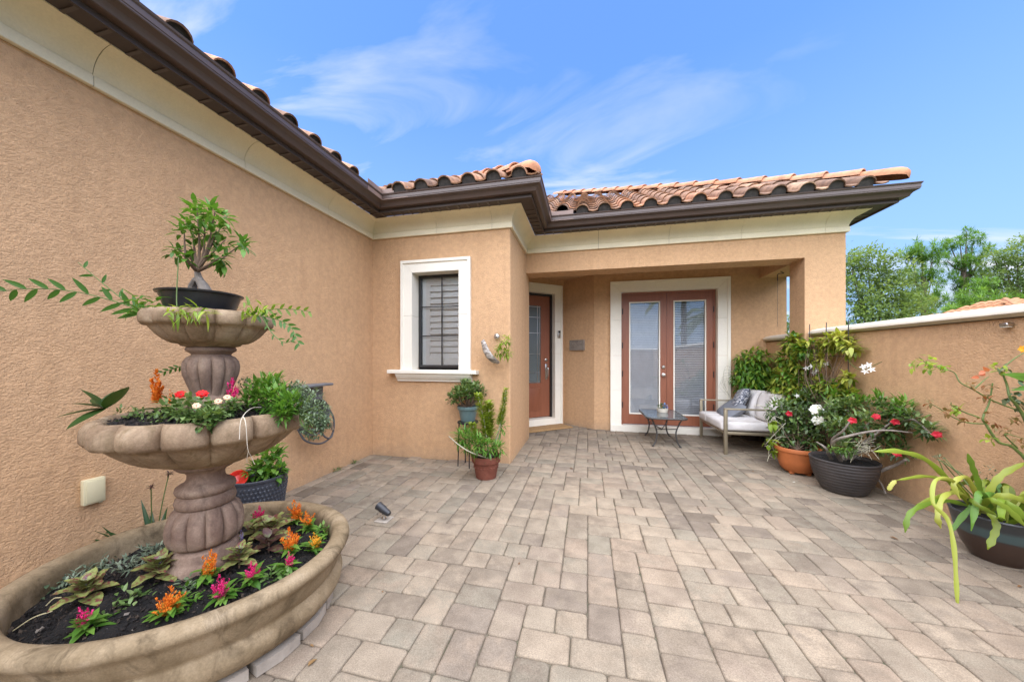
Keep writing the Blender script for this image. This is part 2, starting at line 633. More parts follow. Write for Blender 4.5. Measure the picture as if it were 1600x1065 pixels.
PX0, PX1, PY0, PY1 = -2.80, 2.80, -2.2, 7.3
pave = MB()
pave.box((-3.0, -2.6, -0.08), (3.0, 7.6, -0.013))
pav = pave.build('pavement', SAND, flat=True)
tag(pav, kind='structure')

C = 0.0775
def tile_plan(nx, ny, seed):
    """irregular pattern of square (2x2) and oblong (2x3, 3x2) pavers on a grid"""
    r = random.Random(seed)
    H = ny + 4
    while True:
        occ = [[False] * nx for _ in range(H)]
        ids = [[-1] * (nx + 1) for _ in range(H)]
        out, y, hist, fails = [], 0, [], 0
        while y < ny:
            snap = ([row[:] for row in occ[y:y + 4]], len(out))
            ok = False
            for _ in range(60):
                x = 0
                bad = False
                while x < nx:
                    if occ[y][x]:
                        x += 1
                        continue
                    e = x
                    while e < nx and not occ[y][e]:
                        e += 1
                    Lr = e - x
                    ch = [w for w in (2, 3) if Lr - w >= 0 and Lr - w != 1]
                    if not ch:
                        bad = True
                        break
                    wt_ = []
                    for w in ch:
                        e_ = x + w
                        al = y > 0 and e_ < nx and ids[y - 1][e_ - 1] != ids[y - 1][e_]
                        wt_.append((1.3 if w == 3 else 1.0) * (0.12 if al else 1.0))
                    w = r.choices(ch, wt_)[0]
                    h = 2 if w == 3 else r.choice((2, 3))
                    for yy in range(y, y + h):
                        for xx in range(x, x + w):
                            occ[yy][xx] = True
                            ids[yy][xx] = x * 1000 + y
                    out.append((x, y, w, h))
                    x += w
                if not bad:
                    run, last = 0, False
                    for xx in range(nx + 1):
                        if xx < nx and not occ[y + 1][xx]:
                            run += 1
                        else:
                            bad |= run == 1
                            run = 0
                if not bad:
                    ok = True
                    break
                for i in range(4):
                    occ[y + i] = snap[0][i][:]
                del out[snap[1]:]
            if ok:
                hist.append(snap)
                y += 1
                continue
            fails += 1
            if fails > 4000:
                break
            back = min(len(hist), 1 + fails % 4)
            for _ in range(back):
                s = hist.pop()
                y -= 1
                for i in range(4):
                    occ[y + i] = s[0][i][:]
                del out[s[1]:]
        if y >= ny:
            return out


def paver_shape(mb, w, d, r, cx=0, cy=0, z=0.0, tx=0, ty=0):
    """tumbled concrete paver: uneven rounded outline, eased top edge"""
    g_ = 0.0014
    hw, hd = w / 2 - g_, d / 2 - g_
    rc = 0.015
    pts = []
    for sx, sy, a0 in ((1, 1, 0), (-1, 1, 90), (-1, -1, 180), (1, -1, 270)):
        rr = rc * r.uniform(0.6, 1.5)
        for k in range(3):
            an = math.radians(a0 + 45 * k)
            pts.append([sx * (hw - rr) + rr * math.cos(an), sy * (hd - rr) + rr * math.sin(an)])
    full = []
    n = len(pts)
    for i in range(n):
        p, q = pts[i], pts[(i + 1) % n]
        full.append(p)
        if math.hypot(q[0] - p[0], q[1] - p[1]) > 0.05:
            full.append([(p[0] + q[0]) / 2 + r.uniform(-.0032, .0012) * (1 if p[0] > 0 else -1), (p[1] + q[1]) / 2 + r.uniform(-.0032, .0012) * (1 if p[1] > 0 else -1)])
    vs, n = [], len(full)
    for sc, dz in ((1.0, -0.028), (1.0, -0.0075), (0.0045, -0.0018), (0.013, 0.0)):
        for x, y in full:
            if sc < 0.5:
                L = math.hypot(x, y)
                k = max(0, 1 - sc * 1.25 / max(abs(x) / hw * hw, abs(y) / hd * hd, 1e-6)) if False else 1
                fx, fy = x - math.copysign(min(sc, abs(x)), x), y - math.copysign(min(sc, abs(y)), y)
            else:
                fx, fy = x, y
            vs.append((cx + fx, cy + fy, z + dz + tx * fx + ty * fy))
    fs = []
    for k in range(3):
        for i in range(n):
            j = (i + 1) % n
            fs.append((k * n + i, k * n + j, (k + 1) * n + j, (k + 1) * n + i))
    fs.append(tuple(3 * n + i for i in range(n)))
    mb.add(vs, fs)


def in_court(x, y):
    if y < -1.9 or x < -2.88 or x > 2.88:
        return False
    if y > 3.98 and x < -1.0:
        return y > 5.2 and x > -1.6
    if y > 6.25 and x > 0.05:
        return False
    if y > 5.9 and x <= 0.05:
        return y < 6.15 - (x - 0.118) * 0.72 + 0.1 and y < 6.56 + (x + 0.456) * 0.84 + 0.15
    return y < 6.3


def cam_px(p):
    q = Vector(p) - Vector((0, 0, EYE))
    f = -math.sin(YAW) * q.x + math.cos(YAW) * q.y
    return f, (800 + 520 * (math.cos(YAW) * q.x + math.sin(YAW) * q.y) / f if f > 0.05 else -9999), (557 - 520 * q.z / f if f > 0.05 else 9999)


NX, NY = 74, 122
X0, Y0 = -2.867 + 0.0, -2.0 + 0.013
pr = random.Random(5)
pieces = []
for (ix, iy, w, h) in tile_plan(NX, NY, 11):
    cx, cy = X0 + (ix + w / 2) * C, Y0 + (iy + h / 2) * C
    if in_court(cx, cy):
        f, sx, sy = cam_px((cx, cy, 0))
        hid = math.hypot(cx + 1.8, cy - 1.21) < 0.56 or (sx < 540 and sy > 800 and cy < 1.3)
        vis = f > 0.3 and -40 < sx < 1640 and sy < 1110 and not hid
        pieces.append((f if vis else 99 + pr.random(), cx, cy, w * C, h * C))
pieces.sort()
NEARP = 295
proto = {}
for w, h in ((2, 2), (2, 3), (3, 2)):
    for k in range(7):
        mb = MB()
        paver_shape(mb, w * C, h * C, pr)
        me = mb.mesh('paver', sharp=60)
        me.materials.append(PAVER)
        proto[(w, h, k)] = me
for f, cx, cy, w, h in pieces[:NEARP]:
    o = bpy.data.objects.new('paver', proto[(round(w / C), round(h / C), pr.randrange(7))])
    COL.objects.link(o)
    o.parent = pav
    o.location = (cx, cy, pr.uniform(-0.0022, 0.0022))
    o.rotation_euler = (pr.uniform(-.008, .008), pr.uniform(-.008, .008), pr.uniform(-.016, .016) + PI * pr.randrange(2))
mb = MB()
for f, cx, cy, w, h in pieces[NEARP:]:
    mb.tone = pr.random()
    paver_shape(mb, w, h, pr, cx, cy, pr.uniform(-0.002, 0.002), pr.uniform(-.006, .006), pr.uniform(-.006, .006))
mb.build('paver', PAVER, pav, sharp=60, kind='stuff')

# ------------------------------------------------------------------ house
HX, BX, BY, PY, RX = -2.81, -0.915, 3.94, 5.00, 3.16        # left wing wall, bump-out side, bump-out front, porch front, right end
FY = 6.15                                                  # wall of the glazed doors
WALLZ = 3.07
house = thing('house', 'terracotta stucco house with cream cornice, brown gutters and clay tile roof', 'house', (0, 5, 0))


def wallpart(fn, label=None, name='wall'):
    mb = MB(); fn(mb)
    return mb.build(name, STUCCO, house, sharp=30, label=label)


wallpart(lambda m: m.box((HX - 0.2, -4.5, -0.1), (HX, BY + 0.2, WALLZ)), 'long plain stucco wall behind the fountain')
# bump-out front with the window opening, soft corner
WX0, WX1, WZ0, WZ1 = -2.215, -1.572, 1.155, 2.385
def bump_front(m):
    m.box((HX, BY, -0.1), (WX0 - 0.02, BY + 0.2, WALLZ))
    m.box((WX0 - 0.02, BY, -0.1), (WX1 + 0.02, BY + 0.2, WZ0 - 0.03))
    m.box((WX0 - 0.02, BY, WZ1 + 0.02), (WX1 + 0.02, BY + 0.2, WALLZ))
    r_ = 0.018
    arc = [(BX - r_ + r_ * math.sin(a), BY + r_ - r_ * math.cos(a)) for a in [i * PI / 12 for i in range(7)]]
    m.prism([(WX1 + 0.02, BY)] + arc + [(BX, 5.27), (BX - 0.2, 5.27), (BX - 0.2, BY + 0.2), (WX1 + 0.02, BY + 0.2)], 2, -0.1, WALLZ)
wallpart(bump_front, 'bump-out wall around the shuttered window')
wallpart(lambda m: m.box((-2.2, 5.07, -0.1), (BX - 0.202, 5.268, WALLZ)))


def porch(m):
    r_ = 0.016
    m.box((BX + 0.001, PY, 2.57), (RX, PY + 0.33, WALLZ))              # front beam
    c = [(2.72, PY), (RX, PY), (RX, PY + 0.33), (2.72, PY + 0.33)]
    m.box((2.72, PY, -0.1), (RX, PY + 0.33, 2.57))
    m.box((2.72, PY + 0.33, 2.57), (RX, FY, WALLZ))                   # side beam
wallpart(porch, 'porch beam and corner post', 'porch_frame')
wallpart(lambda m: m.box((2.82, PY + 0.33, -0.1), (3.10, FY, 1.53)), None, 'low_wall')
mb = MB(); mb.box((BX - 0.9, PY + 0.33, 2.78), (2.72, 7.4, 2.84))
mb.build('porch_ceiling', STUCCO, house)

DX0, DX1, DZ1 = 0.577, 2.097, 2.428
def french_wall(m):
    m.box((0.118, FY, -0.1), (DX0 - 0.02, FY + 0.2, WALLZ))
    m.box((DX0 - 0.02, FY, DZ1 + 0.04), (DX1 + 0.05, FY + 0.2, WALLZ))
    m.box((DX1 + 0.05, FY, -0.1), (RX - 0.06, FY + 0.2, WALLZ))
    m.box((RX - 0.06 - 0.2, FY + 0.2, -0.1), (RX - 0.06, 12, WALLZ))
wallpart(french_wall, 'porch wall around the double doors')
# the two oblique walls of the entry recess
A1, A2 = Vector((0.118, FY, 0)), Vector((-0.456, 6.56, 0))
DD = Vector((-math.cos(math.radians(40)), -math.sin(math.radians(40)), 0))
def slab(m, p, q, th, z0, z1):
    d_ = (q - p).normalized()
    n_ = Vector((-d_.y, d_.x, 0))
    if n_.y < 0:
        n_ = -n_
    vs = [p, q, q + n_ * th, p + n_ * th]
    m.add([(v.x, v.y, z0) for v in vs] + [(v.x, v.y, z1) for v in vs],
          [(0, 1, 2, 3), (4, 5, 6, 7), (0, 1, 5, 4), (1, 2, 6, 5), (2, 3, 7, 6), (3, 0, 4, 7)])
wallpart(lambda m: slab(m, A1, A2, 0.2, -0.1, WALLZ), 'oblique entry wall carrying the plaque')
S0, S1, FZ1 = 0.22, 1.14, 2.50          # front door opening along DD from A2
def entry_wall(m):
    slab(m, A2, A2 + DD * (S0 - 0.02), 0.2, -0.1, WALLZ)
    slab(m, A2 + DD * (S0 - 0.02), A2 + DD * (S1 + 0.02), 0.2, FZ1 + 0.01, WALLZ)
    slab(m, A2 + DD * (S1 + 0.02), A2 + DD * 2.1, 0.2, -0.1, WALLZ)
wallpart(entry_wall, 'oblique entry wall with the front door')

# ---- sweeping a profile round the eaves
PATH = [Vector((HX, -4.4)), Vector((HX, BY)), Vector((BX, BY)), Vector((BX, PY)), Vector((RX, PY)), Vector((RX, 11.5))]
def seg_n(i):
    d_ = (PATH[i + 1] - PATH[i]).normalized()
    return Vector((d_.y, -d_.x))
def miter(i):
    if i == 0:
        return seg_n(0)
    if i == len(PATH) - 1:
        return seg_n(i - 1)
    a, b_ = seg_n(i - 1), seg_n(i)
    s_ = a + b_
    return s_ * (2 / s_.dot(s_)) if s_.dot(s_) > 1e-6 else a
def sweep(mb, prof, a, b_, closed=True):
    """a, b_: (segment index, distance along it). profile points (outward offset, z)"""
    secs = []
    def at(seg, dist):
        d_ = (PATH[seg + 1] - PATH[seg]).normalized()
        return PATH[seg] + d_ * dist, seg_n(seg)
    L = [(PATH[i + 1] - PATH[i]).length for i in range(len(PATH) - 1)]
    secs.append((PATH[a[0]], miter(a[0])) if a[1] == 0 else at(*a))
    for i in range(a[0] + 1, b_[0] + 1):
        if i == b_[0] and b_[1] == 0:
            break
        secs.append((PATH[i], miter(i)))
    secs.append((PATH[b_[0]], miter(b_[0])) if b_[1] == 0 else ((PATH[b_[0] + 1], miter(b_[0] + 1)) if abs(b_[1] - L[b_[0]]) < 1e-6 else at(*b_)))
    n = len(prof)
    vs, fs = [], []
    for p, q in secs:
        for o_, z in prof:
            w_ = p + q * o_
            vs.append((w_.x, w_.y, z))
    for k in range(len(secs) - 1):
        for i in range(n if closed else n - 1):
            j = (i + 1) % n
            fs.append((k * n + i, k * n + j, (k + 1) * n + j, (k + 1) * n + i))
    if closed:
        fs.append(tuple(range(n - 1, -1, -1)))
        fs.append(tuple((len(secs) - 1) * n + i for i in range(n)))
    mb.add(vs, fs)

def cove(o0, z0, o1, z1, n=7):
    return [(o1 - (o1 - o0) * math.cos(a), z0 + (z1 - z0) * math.sin(a)) for a in [i * PI / 2 / n for i in range(n + 1)]]
CPROF = [(0.001, 2.860), (0.026, 2.860), (0.030, 2.864), (0.030, 2.921), (0.026, 2.925), (0.018, 2.928)] + \
        [(o_, z) for o_, z in [(0.020, 2.932), (0.026, 2.955), (0.036, 2.980), (0.052, 3.006), (0.074, 3.030), (0.104, 3.052), (0.138, 3.066), (0.165, 3.072)]] + [(0.165, 3.078), (0.001, 3.078)]
cornice = bpy.data.objects.new('cornice', None)
COL.objects.link(cornice); cornice.parent = house
joints = [(0, 0.0), (0, 0.75)] + [(0, 4.4 + y) for y in (-2.75, -1.85, -0.95, -0.05, 0.45, 1.34, 2.21, 3.13)] + \
         [(1, 0.94), (1, 1.67), (2, 0.62), (3, 1.068), (3, 2.015), (3, 2.906), (3, 3.844), (4, 1.3), (4, 3.2), (4, 6.5)]
for a, b_ in zip(joints[:-1], joints[1:]):
    mb = MB()
    gap = 0.0016
    sweep(mb, CPROF, (a[0], a[1] + gap if a[1] else 0), (b_[0], b_[1] - gap))
    mb.build('cornice_block', CREAM, cornice, sharp=25)
mb = MB()
sweep(mb, [(0.0006, 2.863), (0.0255, 2.863), (0.0255, 2.921), (0.012, 2.929), (0.014, 2.94), (0.022, 2.962), (0.044, 3.004), (0.066, 3.032), (0.096, 3.056), (0.13, 3.070), (0.0006, 3.072)], (0, 0.0), (4, 6.5))
mb.build('cornice_joint', DARKFILL, cornice)

mb = MB()
sweep(mb, [(0.166, 3.079), (0.31, 3.079), (0.31, 3.10), (0.166, 3.10)], (0, 0), (4, 6.5))
sof = mb.build('soffit', SOFFIT, house)
# vent slots between the soffit planks
mb = MB()
for seg in range(5):
    L = min((PATH[seg + 1] - PATH[seg]).length, 6.5 if seg == 4 else 99)
    d_ = (PATH[seg + 1] - PATH[seg]).normalized(); n_ = seg_n(seg)
    s_ = 0.05
    while s_ < L:
        p = PATH[seg] + d_ * s_
        q = [p + n_ * 0.166, p + d_ * 0.018 + n_ * 0.166, p + d_ * 0.018 + n_ * 0.292, p + n_ * 0.292]
        mb.add([(v.x, v.y, 3.0715) for v in q] + [(v.x, v.y, 3.0795) for v in q],
               [(0, 1, 2, 3), (4, 5, 6, 7), (0, 1, 5, 4), (1, 2, 6, 5), (2, 3, 7, 6), (3, 0, 4, 7)])
        s_ += 0.125
mb.build('soffit_rib', BROWN, sof, flat=True, kind='stuff')
mb = MB()
sweep(mb, [(0.292, 3.062), (0.312, 3.062), (0.312, 3.215), (0.292, 3.215)], (0, 0), (4, 6.5))
mb.build('fascia', SOFFIT, house)
GPROF = [(0.313, 3.098), (0.362, 3.098), (0.368, 3.102), (0.374, 3.118), (0.386, 3.136), (0.404, 3.148), (0.420, 3.154), (0.424, 3.160),
         (0.424, 3.168), (0.428, 3.172), (0.428, 3.205), (0.436, 3.214), (0.440, 3.226), (0.434, 3.230), (0.418, 3.230), (0.418, 3.222), (0.424, 3.218),
         (0.420, 3.205), (0.420, 3.175), (0.380, 3.145), (0.360, 3.108), (0.316, 3.108), (0.316, 3.20), (0.313, 3.20)]
for a, b_ in [((0, 0), (1, 0)), ((1, 0), (2, 0)), ((2, 0), (3, 0)), ((3, 0), (4, 0)), ((4, 0), (4, 6.5))]:
    mb = MB()
    sweep(mb, GPROF, a, b_)
    mb.build('gutter', BROWN, house, sharp=20)

# ---- roofs
PITCH = 0.53
OV, EZ = 0.40, 3.212
def corner(i):
    q = PATH[i] + miter(i) * OV
    return q
roof = bpy.data.objects.new('roof', None)
COL.objects.link(roof); roof.parent = house
mb = MB()
e0, e1, e2, e3, e4, e5 = [corner(i) for i in range(6)]
def up(p, dx, dy, run):
    return (p.x + dx * run, p.y + dy * run, EZ + PITCH * run)
R_ = 4.9
mb.add([(e0.x, e0.y, EZ), (e1.x, e1.y, EZ), up(e1, -1, 1, R_), (e0.x - R_, e0.y, EZ + PITCH * R_)], [(0, 1, 2, 3)])
mb.add([(e1.x, e1.y, EZ), (e2.x, e2.y, EZ), up(e2, -1, 1, R_), up(e1, -1, 1, R_)], [(0, 1, 2, 3)])
mb.add([(e2.x, e2.y, EZ), (e3.x, e3.y, EZ), up(e3, -1, 1, R_), up(e2, -1, 1, R_)], [(0, 1, 2, 3)])
mb.add([(e3.x, e3.y, EZ), (e4.x, e4.y, EZ), up(e4, -1, 1, R_), up(e3, -1, 1, R_)], [(0, 1, 2, 3)])
mb.add([(e4.x, e4.y, EZ), (e5.x, e5.y, EZ), (e5.x - R_, e5.y, EZ + PITCH * R_), up(e4, -1, 1, R_)], [(0, 1, 2, 3)])
mb.build('roof_deck', DARKFILL, roof, flat=True)


def s_tile(width, length, th=0.014):
    """S-profile clay tile: x across, y up the slope, z normal; low (front) end at y=0"""
    prof = []
    rB = width * 0.29
    for k in range(9):                         # barrel
        a = PI - PI * k / 8
        prof.append((-width * 0.21 + rB * math.cos(a), 0.012 + rB * 0.92 * math.sin(a)))
    prof += [(width * 0.17, 0.004), (width * 0.30, -0.002), (width * 0.42, 0.002), (width * 0.50, 0.014)]
    n = len(prof)
    mb = MB()
    vs = []
    for y, lift in ((0, 0.026), (length, 0.0)):
        for x, z in prof:
            vs.append((x, y, z + lift))
        for x, z in prof:
            vs.append((x, y, z + lift - th))
    fs = []
    for i in range(n - 1):
        fs.append((i, i + 1, 2 * n + i + 1, 2 * n + i))
        fs.append((n + i, 2 * n + n + i, 2 * n + n + i + 1, n + i + 1))
        fs.append((i, n + i, n + i + 1, i + 1))
    fs += [(0, 2 * n, 3 * n, n), (n - 1, 2 * n - 1, 4 * n - 1, 3 * n - 1)]
    mb.add(vs, fs)
    me = mb.mesh('roof_tile', sharp=50)
    me.materials.append(TILE)
    return me


def stop_mesh(width):
    rB = width * 0.27
    mb = MB()
    pts = [(-width * 0.21 + rB * math.cos(PI * k / 8), 0.034 + rB * 0.9 * math.sin(PI * k / 8)) for k in range(9)] + [(-width * 0.21 - rB, -0.03), (-width * 0.21 + rB, -0.03)]
    mb.prism(pts, 1, 0.022, 0.06)
    me = mb.mesh('eave_closure', sharp=30)
    me.materials.append(DARKFILL)
    return me


TW, TL, EXPO = 0.2855, 0.43, 0.36
SL = math.atan(PITCH)
T_me, B_me = s_tile(TW, TL), stop_mesh(TW)
TL_me, BL_me = s_tile(0.262, TL), stop_mesh(0.262)
tr = random.Random(3)
def lay(me, stop, eave, ux, uy, w, ncol, rows, ok, start=0.5, back=-0.035, rise=0.028):
    """eave: left end of the eave line; ux along it, uy horizontally up the slope"""
    z_ = Vector((0, 0, 1))
    Y_ = (Vector((*uy, 0)) * math.cos(SL) + z_ * math.sin(SL)).normalized()
    X_ = Vector((*ux, 0))
    Z_ = X_.cross(Y_)
    M0 = Matrix((X_, Y_, Z_)).transposed()
    cnt = 0
    for r_ in range(rows):
        for c_ in range(ncol):
            run = r_ * EXPO * math.cos(SL)
            q = Vector((eave.x, eave.y)) + Vector(ux) * (w * (c_ + start)) + Vector(uy) * run
            if not ok(w * (c_ + start), run):
                continue
            p = Vector((q.x, q.y, EZ + PITCH * run)) + Z_ * rise + Y_ * back
            o = bpy.data.objects.new('roof_tile', me)
            COL.objects.link(o); o.parent = roof
            o.location = p - org(roof)
            o.rotation_euler = (M0 @ Matrix.Rotation(tr.uniform(-.012, .012), 3, 'Z') @ Matrix.Rotation(tr.uniform(-.01, .01), 3, 'Y')).to_euler()
            if r_ == 0:
                s_ = bpy.data.objects.new('eave_closure', stop)
                COL.objects.link(s_); s_.parent = roof
                s_.location = o.location; s_.rotation_euler = o.rotation_euler
            cnt += 1
    return cnt


nt_ = 0
# porch slope (hip on the right, valley on the left: both run up and to the left)
Lp = (e4 - e3).length
eL = Vector((e4.x - TW * 30, e4.y))
nt_ += lay(T_me, B_me, eL, (1, 0), (0, 1), TW, 30, 13,
           lambda s_, run: (s_ - TW * 30 < -run - 0.15) and (s_ - TW * 30 + Lp > -run + (0.30 if run < 0.1 else 0.02)))
# bump-out front slope
Lb = (e2 - e1).length
eL = Vector((e2.x - TW * 20, e2.y))
nt_ += lay(T_me, B_me, eL, (1, 0), (0, 1), TW, 20, 4,
           lambda s_, run: (s_ - TW * 20 < -run - 0.12) and (s_ - TW * 20 + Lb > -run + (0.30 if run < 0.1 else 0.05)))
# left wing slope: eave along +Y, rising towards -X
eL = Vector((e1.x, e1.y - 0.262 * 16.9))
nt_ += lay(TL_me, BL_me, eL, (0, 1), (-1, 0), 0.262, 17, 2,
           lambda s_, run: s_ < 0.262 * 16.9 - 0.30 + run, back=0.07, rise=-0.002)

# hip caps
def hip_cap(flip=1.0):
    mb = MB()
    L, r0, r1 = 0.44, 0.112, 0.094
    vs, fs, n = [], [], 10
    for y, r_, th in ((0, r0, 0), (0.012, r0 + 0.004, 0), (0.05, r0 - 0.003, 0), (L, r1, 0)):
        for k in range(n + 1):
            a = PI * k / n
            vs.append((r_ * math.cos(a), y, r_ * 0.82 * math.sin(a)))
    for j in range(3):
        for k in range(n):
            fs.append((j * (n + 1) + k, j * (n + 1) + k + 1, (j + 1) * (n + 1) + k + 1, (j + 1) * (n + 1) + k))
    b0 = len(vs)
    for k in range(n + 1):
        a = PI * k / n
        vs.append(((r0 - 0.016) * math.cos(a), 0.001, (r0 - 0.016) * 0.82 * math.sin(a)))
    for k in range(n):
        fs.append((k, k + 1, b0 + k + 1, b0 + k))
    vs2 = [((r0 - 0.014) * math.cos(PI * k / n), 0.02, (r0 - 0.014) * 0.82 * math.sin(PI * k / n)) for k in range(n + 1)]
    b1 = len(vs); vs += vs2
    fs.append(tuple(range(b1, b1 + n + 1)))
    mb.add(vs, fs)
    me = mb.mesh('hip_tile', sharp=45)
    me.materials.append(HIPT)
    return me
def hip_start():
    """bull-nosed first tile of a hip"""
    mb = MB()
    n = 12
    rows = [(-0.045, 0.035, -0.01), (-0.035, 0.075, 0.0), (-0.005, 0.105, 0.0), (0.04, 0.120, 0), (0.10, 0.122, 0), (0.44, 0.100, 0)]
    vs, fs = [], []
    for y, r_, dz in rows:
        for k in range(n + 1):
            a = PI * k / n
            vs.append((r_ * math.cos(a), y, r_ * 0.85 * math.sin(a) + dz))
    for j in range(len(rows) - 1):
        for k in range(n):
            fs.append((j * (n + 1) + k, j * (n + 1) + k + 1, (j + 1) * (n + 1) + k + 1, (j + 1) * (n + 1) + k))
    fs.append(tuple(range(n, -1, -1)))
    mb.add(vs, fs)
    me = mb.mesh('hip_tile', sharp=60)
    me.materials.append(HIPT)
    return me
H_me, H0_me = hip_cap(), hip_start()
def hip(c0, n):
    D = Vector((-1, 1, PITCH)).normalized()
    Xh = Vector((1, 1, 0)).normalized()
    Zh = Xh.cross(D)
    M0 = Matrix((Xh, D, Zh)).transposed()
    for k in range(n):
        tilt = Matrix.Rotation(-0.045 + tr.uniform(-.01, .01), 3, 'X')
        o = bpy.data.objects.new('hip_tile', H0_me if k == 0 else H_me)
        COL.objects.link(o); o.parent = roof
        o.location = Vector((c0.x, c0.y, EZ)) + D * (0.13 + 0.36 * k) + Zh * (0.088 if k == 0 else 0.108) - org(roof)
        o.rotation_euler = (M0 @ tilt).to_euler()
hip(e4, 18)
hip(e2, 6)
# bent flashing diverters at the inside corners
for c0, la, lb in ((e1, 0.26, 0.34), (e3, 0.22, 0.30)):
    mb = MB()
    x, y = c0.x + 0.026, c0.y - 0.026
    th = 0.004
    mb.box((x - 0.0, y - la, 3.16), (x + th, y, 3.285))
    mb.box((x, y, 3.16), (x + lb, y + th, 3.285))
    mb.build('flashing', FLASH, roof, flat=True)
print('tiles', nt_)

# ---- window of the bump-out
win = bpy.data.objects.new('window', None)
COL.objects.link(win); win.parent = house
fy = BY + 0.145
mb = MB()
fr = 0.034
mb.box((WX0, fy, WZ0), (WX0 + fr, fy + 0.05, WZ1)); mb.box((WX1 - fr, fy, WZ0), (WX1, fy + 0.05, WZ1))
mb.box((WX0 + fr, fy, WZ1 - fr), (WX1 - fr, fy + 0.05, WZ1)); mb.box((WX0 + fr, fy, WZ0), (WX1 - fr, fy + 0.05, WZ0 + fr))
mb.build('frame', BLACK, win, flat=True)
mb = MB()
xm = (WX0 + WX1) / 2 + 0.012
mb.box((xm - 0.0065, fy + 0.006, WZ0 + fr), (xm + 0.0065, fy + 0.016, WZ1 - fr))
mb.build('muntin', BLACK, win, flat=True)
for k in (1, 2):
    z = WZ0 + fr + (WZ1 - WZ0 - 2 * fr) * k / 3
    mb = MB(); mb.box((WX0 + fr, fy + 0.008, z - 0.0065), (WX1 - fr, fy + 0.0155, z + 0.0065)); mb.build('muntin', BLACK, win, flat=True)
mb = MB(); mb.box((WX0 + fr, fy + 0.018, WZ0 + fr), (WX1 - fr, fy + 0.022, WZ1 - fr)); mb.build('pane', GLASS, win, flat=True)
sh = MB()
sx0, sx1 = WX0 + 0.02, WX1 - 0.0
syy = fy + 0.052
sh.box((sx0, syy, WZ0), (sx0 + 0.12, syy + 0.03, WZ1)); sh.box((sx1 - 0.06, syy, WZ0), (sx1, syy + 0.03, WZ1))
sh.box((sx0 + 0.12, syy, WZ1 - 0.13), (sx1 - 0.06, syy + 0.03, WZ1)); sh.box((sx0 + 0.12, syy, WZ0), (sx1 - 0.06, syy + 0.03, WZ0 + 0.12))
sh.build('shutter_frame', SHUT, win, flat=True)
nl = 12
for k in range(nl):
    z = WZ0 + 0.12 + (WZ1 - WZ0 - 0.25) * (k + 0.5) / nl
    mb = MB()
    M = Matrix.Translation((0, syy + 0.018, z)) @ Matrix.Rotation(math.radians(62), 4, 'X')
    mb.box((sx0 + 0.12, -0.046, -0.005), (sx1 - 0.06, 0.046, 0.005), M)
    mb.build('louver', SHUT, win, flat=True)
mb = MB(); mb.box((WX0 - 0.1, syy + 0.10, WZ0 - 0.1), (WX1 + 0.1, syy + 0.12, WZ1 + 0.1)); mb.build('unlit_backing', ROOMSHADE, win, flat=True)  # dark sheet behind the louvers in place of a shaded interior


def trim_frame(parent, x0, x1, z0, z1, w, y, th, mat, miter_gap=0.0015, split=None, M=None, deep=0.06):
    """mitred stone surround standing proud of a wall facing -Y; outer edge has a raised bead"""
    def piece(poly):
        n = len(poly)
        mb = MB()
        vs = [(x, y - th, z) for x, z in poly] + [(x, y + deep, z) for x, z in poly]
        mb.add(vs, [tuple(range(n - 1, -1, -1)), tuple(range(n, 2 * n))] + [(i, (i + 1) % n, n + (i + 1) % n, n + i) for i in range(n)])
        if M is not None:
            mb.v = [tuple(M @ Vector(p)) for p in mb.v]
        mb.build('trim_block', mat, parent, sharp=30)
    g_ = miter_gap
    zs = [z0] + (split or []) + [z1]
    for k in range(len(zs) - 1):
        a, b_ = zs[k] + (g_ if k else 0), zs[k + 1] - g_
        top = k == len(zs) - 2
        piece([(x0, a), (x0 + w, a), (x0 + w, b_ - (w if top else 0)), (x0, b_)])
        piece([(x1 - w, a), (x1, a), (x1, b_), (x1 - w, b_ - (w if top else 0))])
    piece([(x0 + g_, z1), (x0 + w + g_, z1 - w), (x1 - w - g_, z1 - w), (x1 - g_, z1)])
    # outer bead
    mb = MB()
    bw, bt = w * 0.22, 0.016
    mb.box((x0 - 0.001, y - th - bt, z0), (x0 + bw, y - th + 0.002, z1 - bw)); mb.box((x1 - bw, y - th - bt, z0), (x1 + 0.001, y - th + 0.002, z1 - bw))
    mb.box((x0 - 0.001, y - th - bt, z1 - bw + 0.0005), (x1 + 0.001, y - th + 0.002, z1 + 0.001))
    if M is not None:
        mb.v = [tuple(M @ Vector(p)) for p in mb.v]
    mb.build('trim_bead', mat, parent, flat=True)


trim_frame(win, -2.37, -1.417, 1.13, 2.54, 0.155, BY, 0.03, TRIM, split=[1.83], deep=0.143)
mb = MB()
SP = [(BY + 0.10, 1.130), (BY - 0.105, 1.130), (BY - 0.110, 1.125), (BY - 0.110, 1.090), (BY - 0.104, 1.084), (BY - 0.092, 1.080), (BY - 0.080, 1.055), (BY - 0.060, 1.025), (BY - 0.034, 1.000), (BY - 0.030, 0.985), (BY + 0.01, 0.985)]
mb.prism([(y, z) for y, z in SP[:5]] + [(BY + 0.1, 1.084)], 0, -2.525, -1.315)
mb.prism([(y, z) for y, z in SP[4:]] + [(BY + 0.01, 1.083)], 0, -2.42, -1.40)
mb.build('sill', TRIM, win, sharp=25)

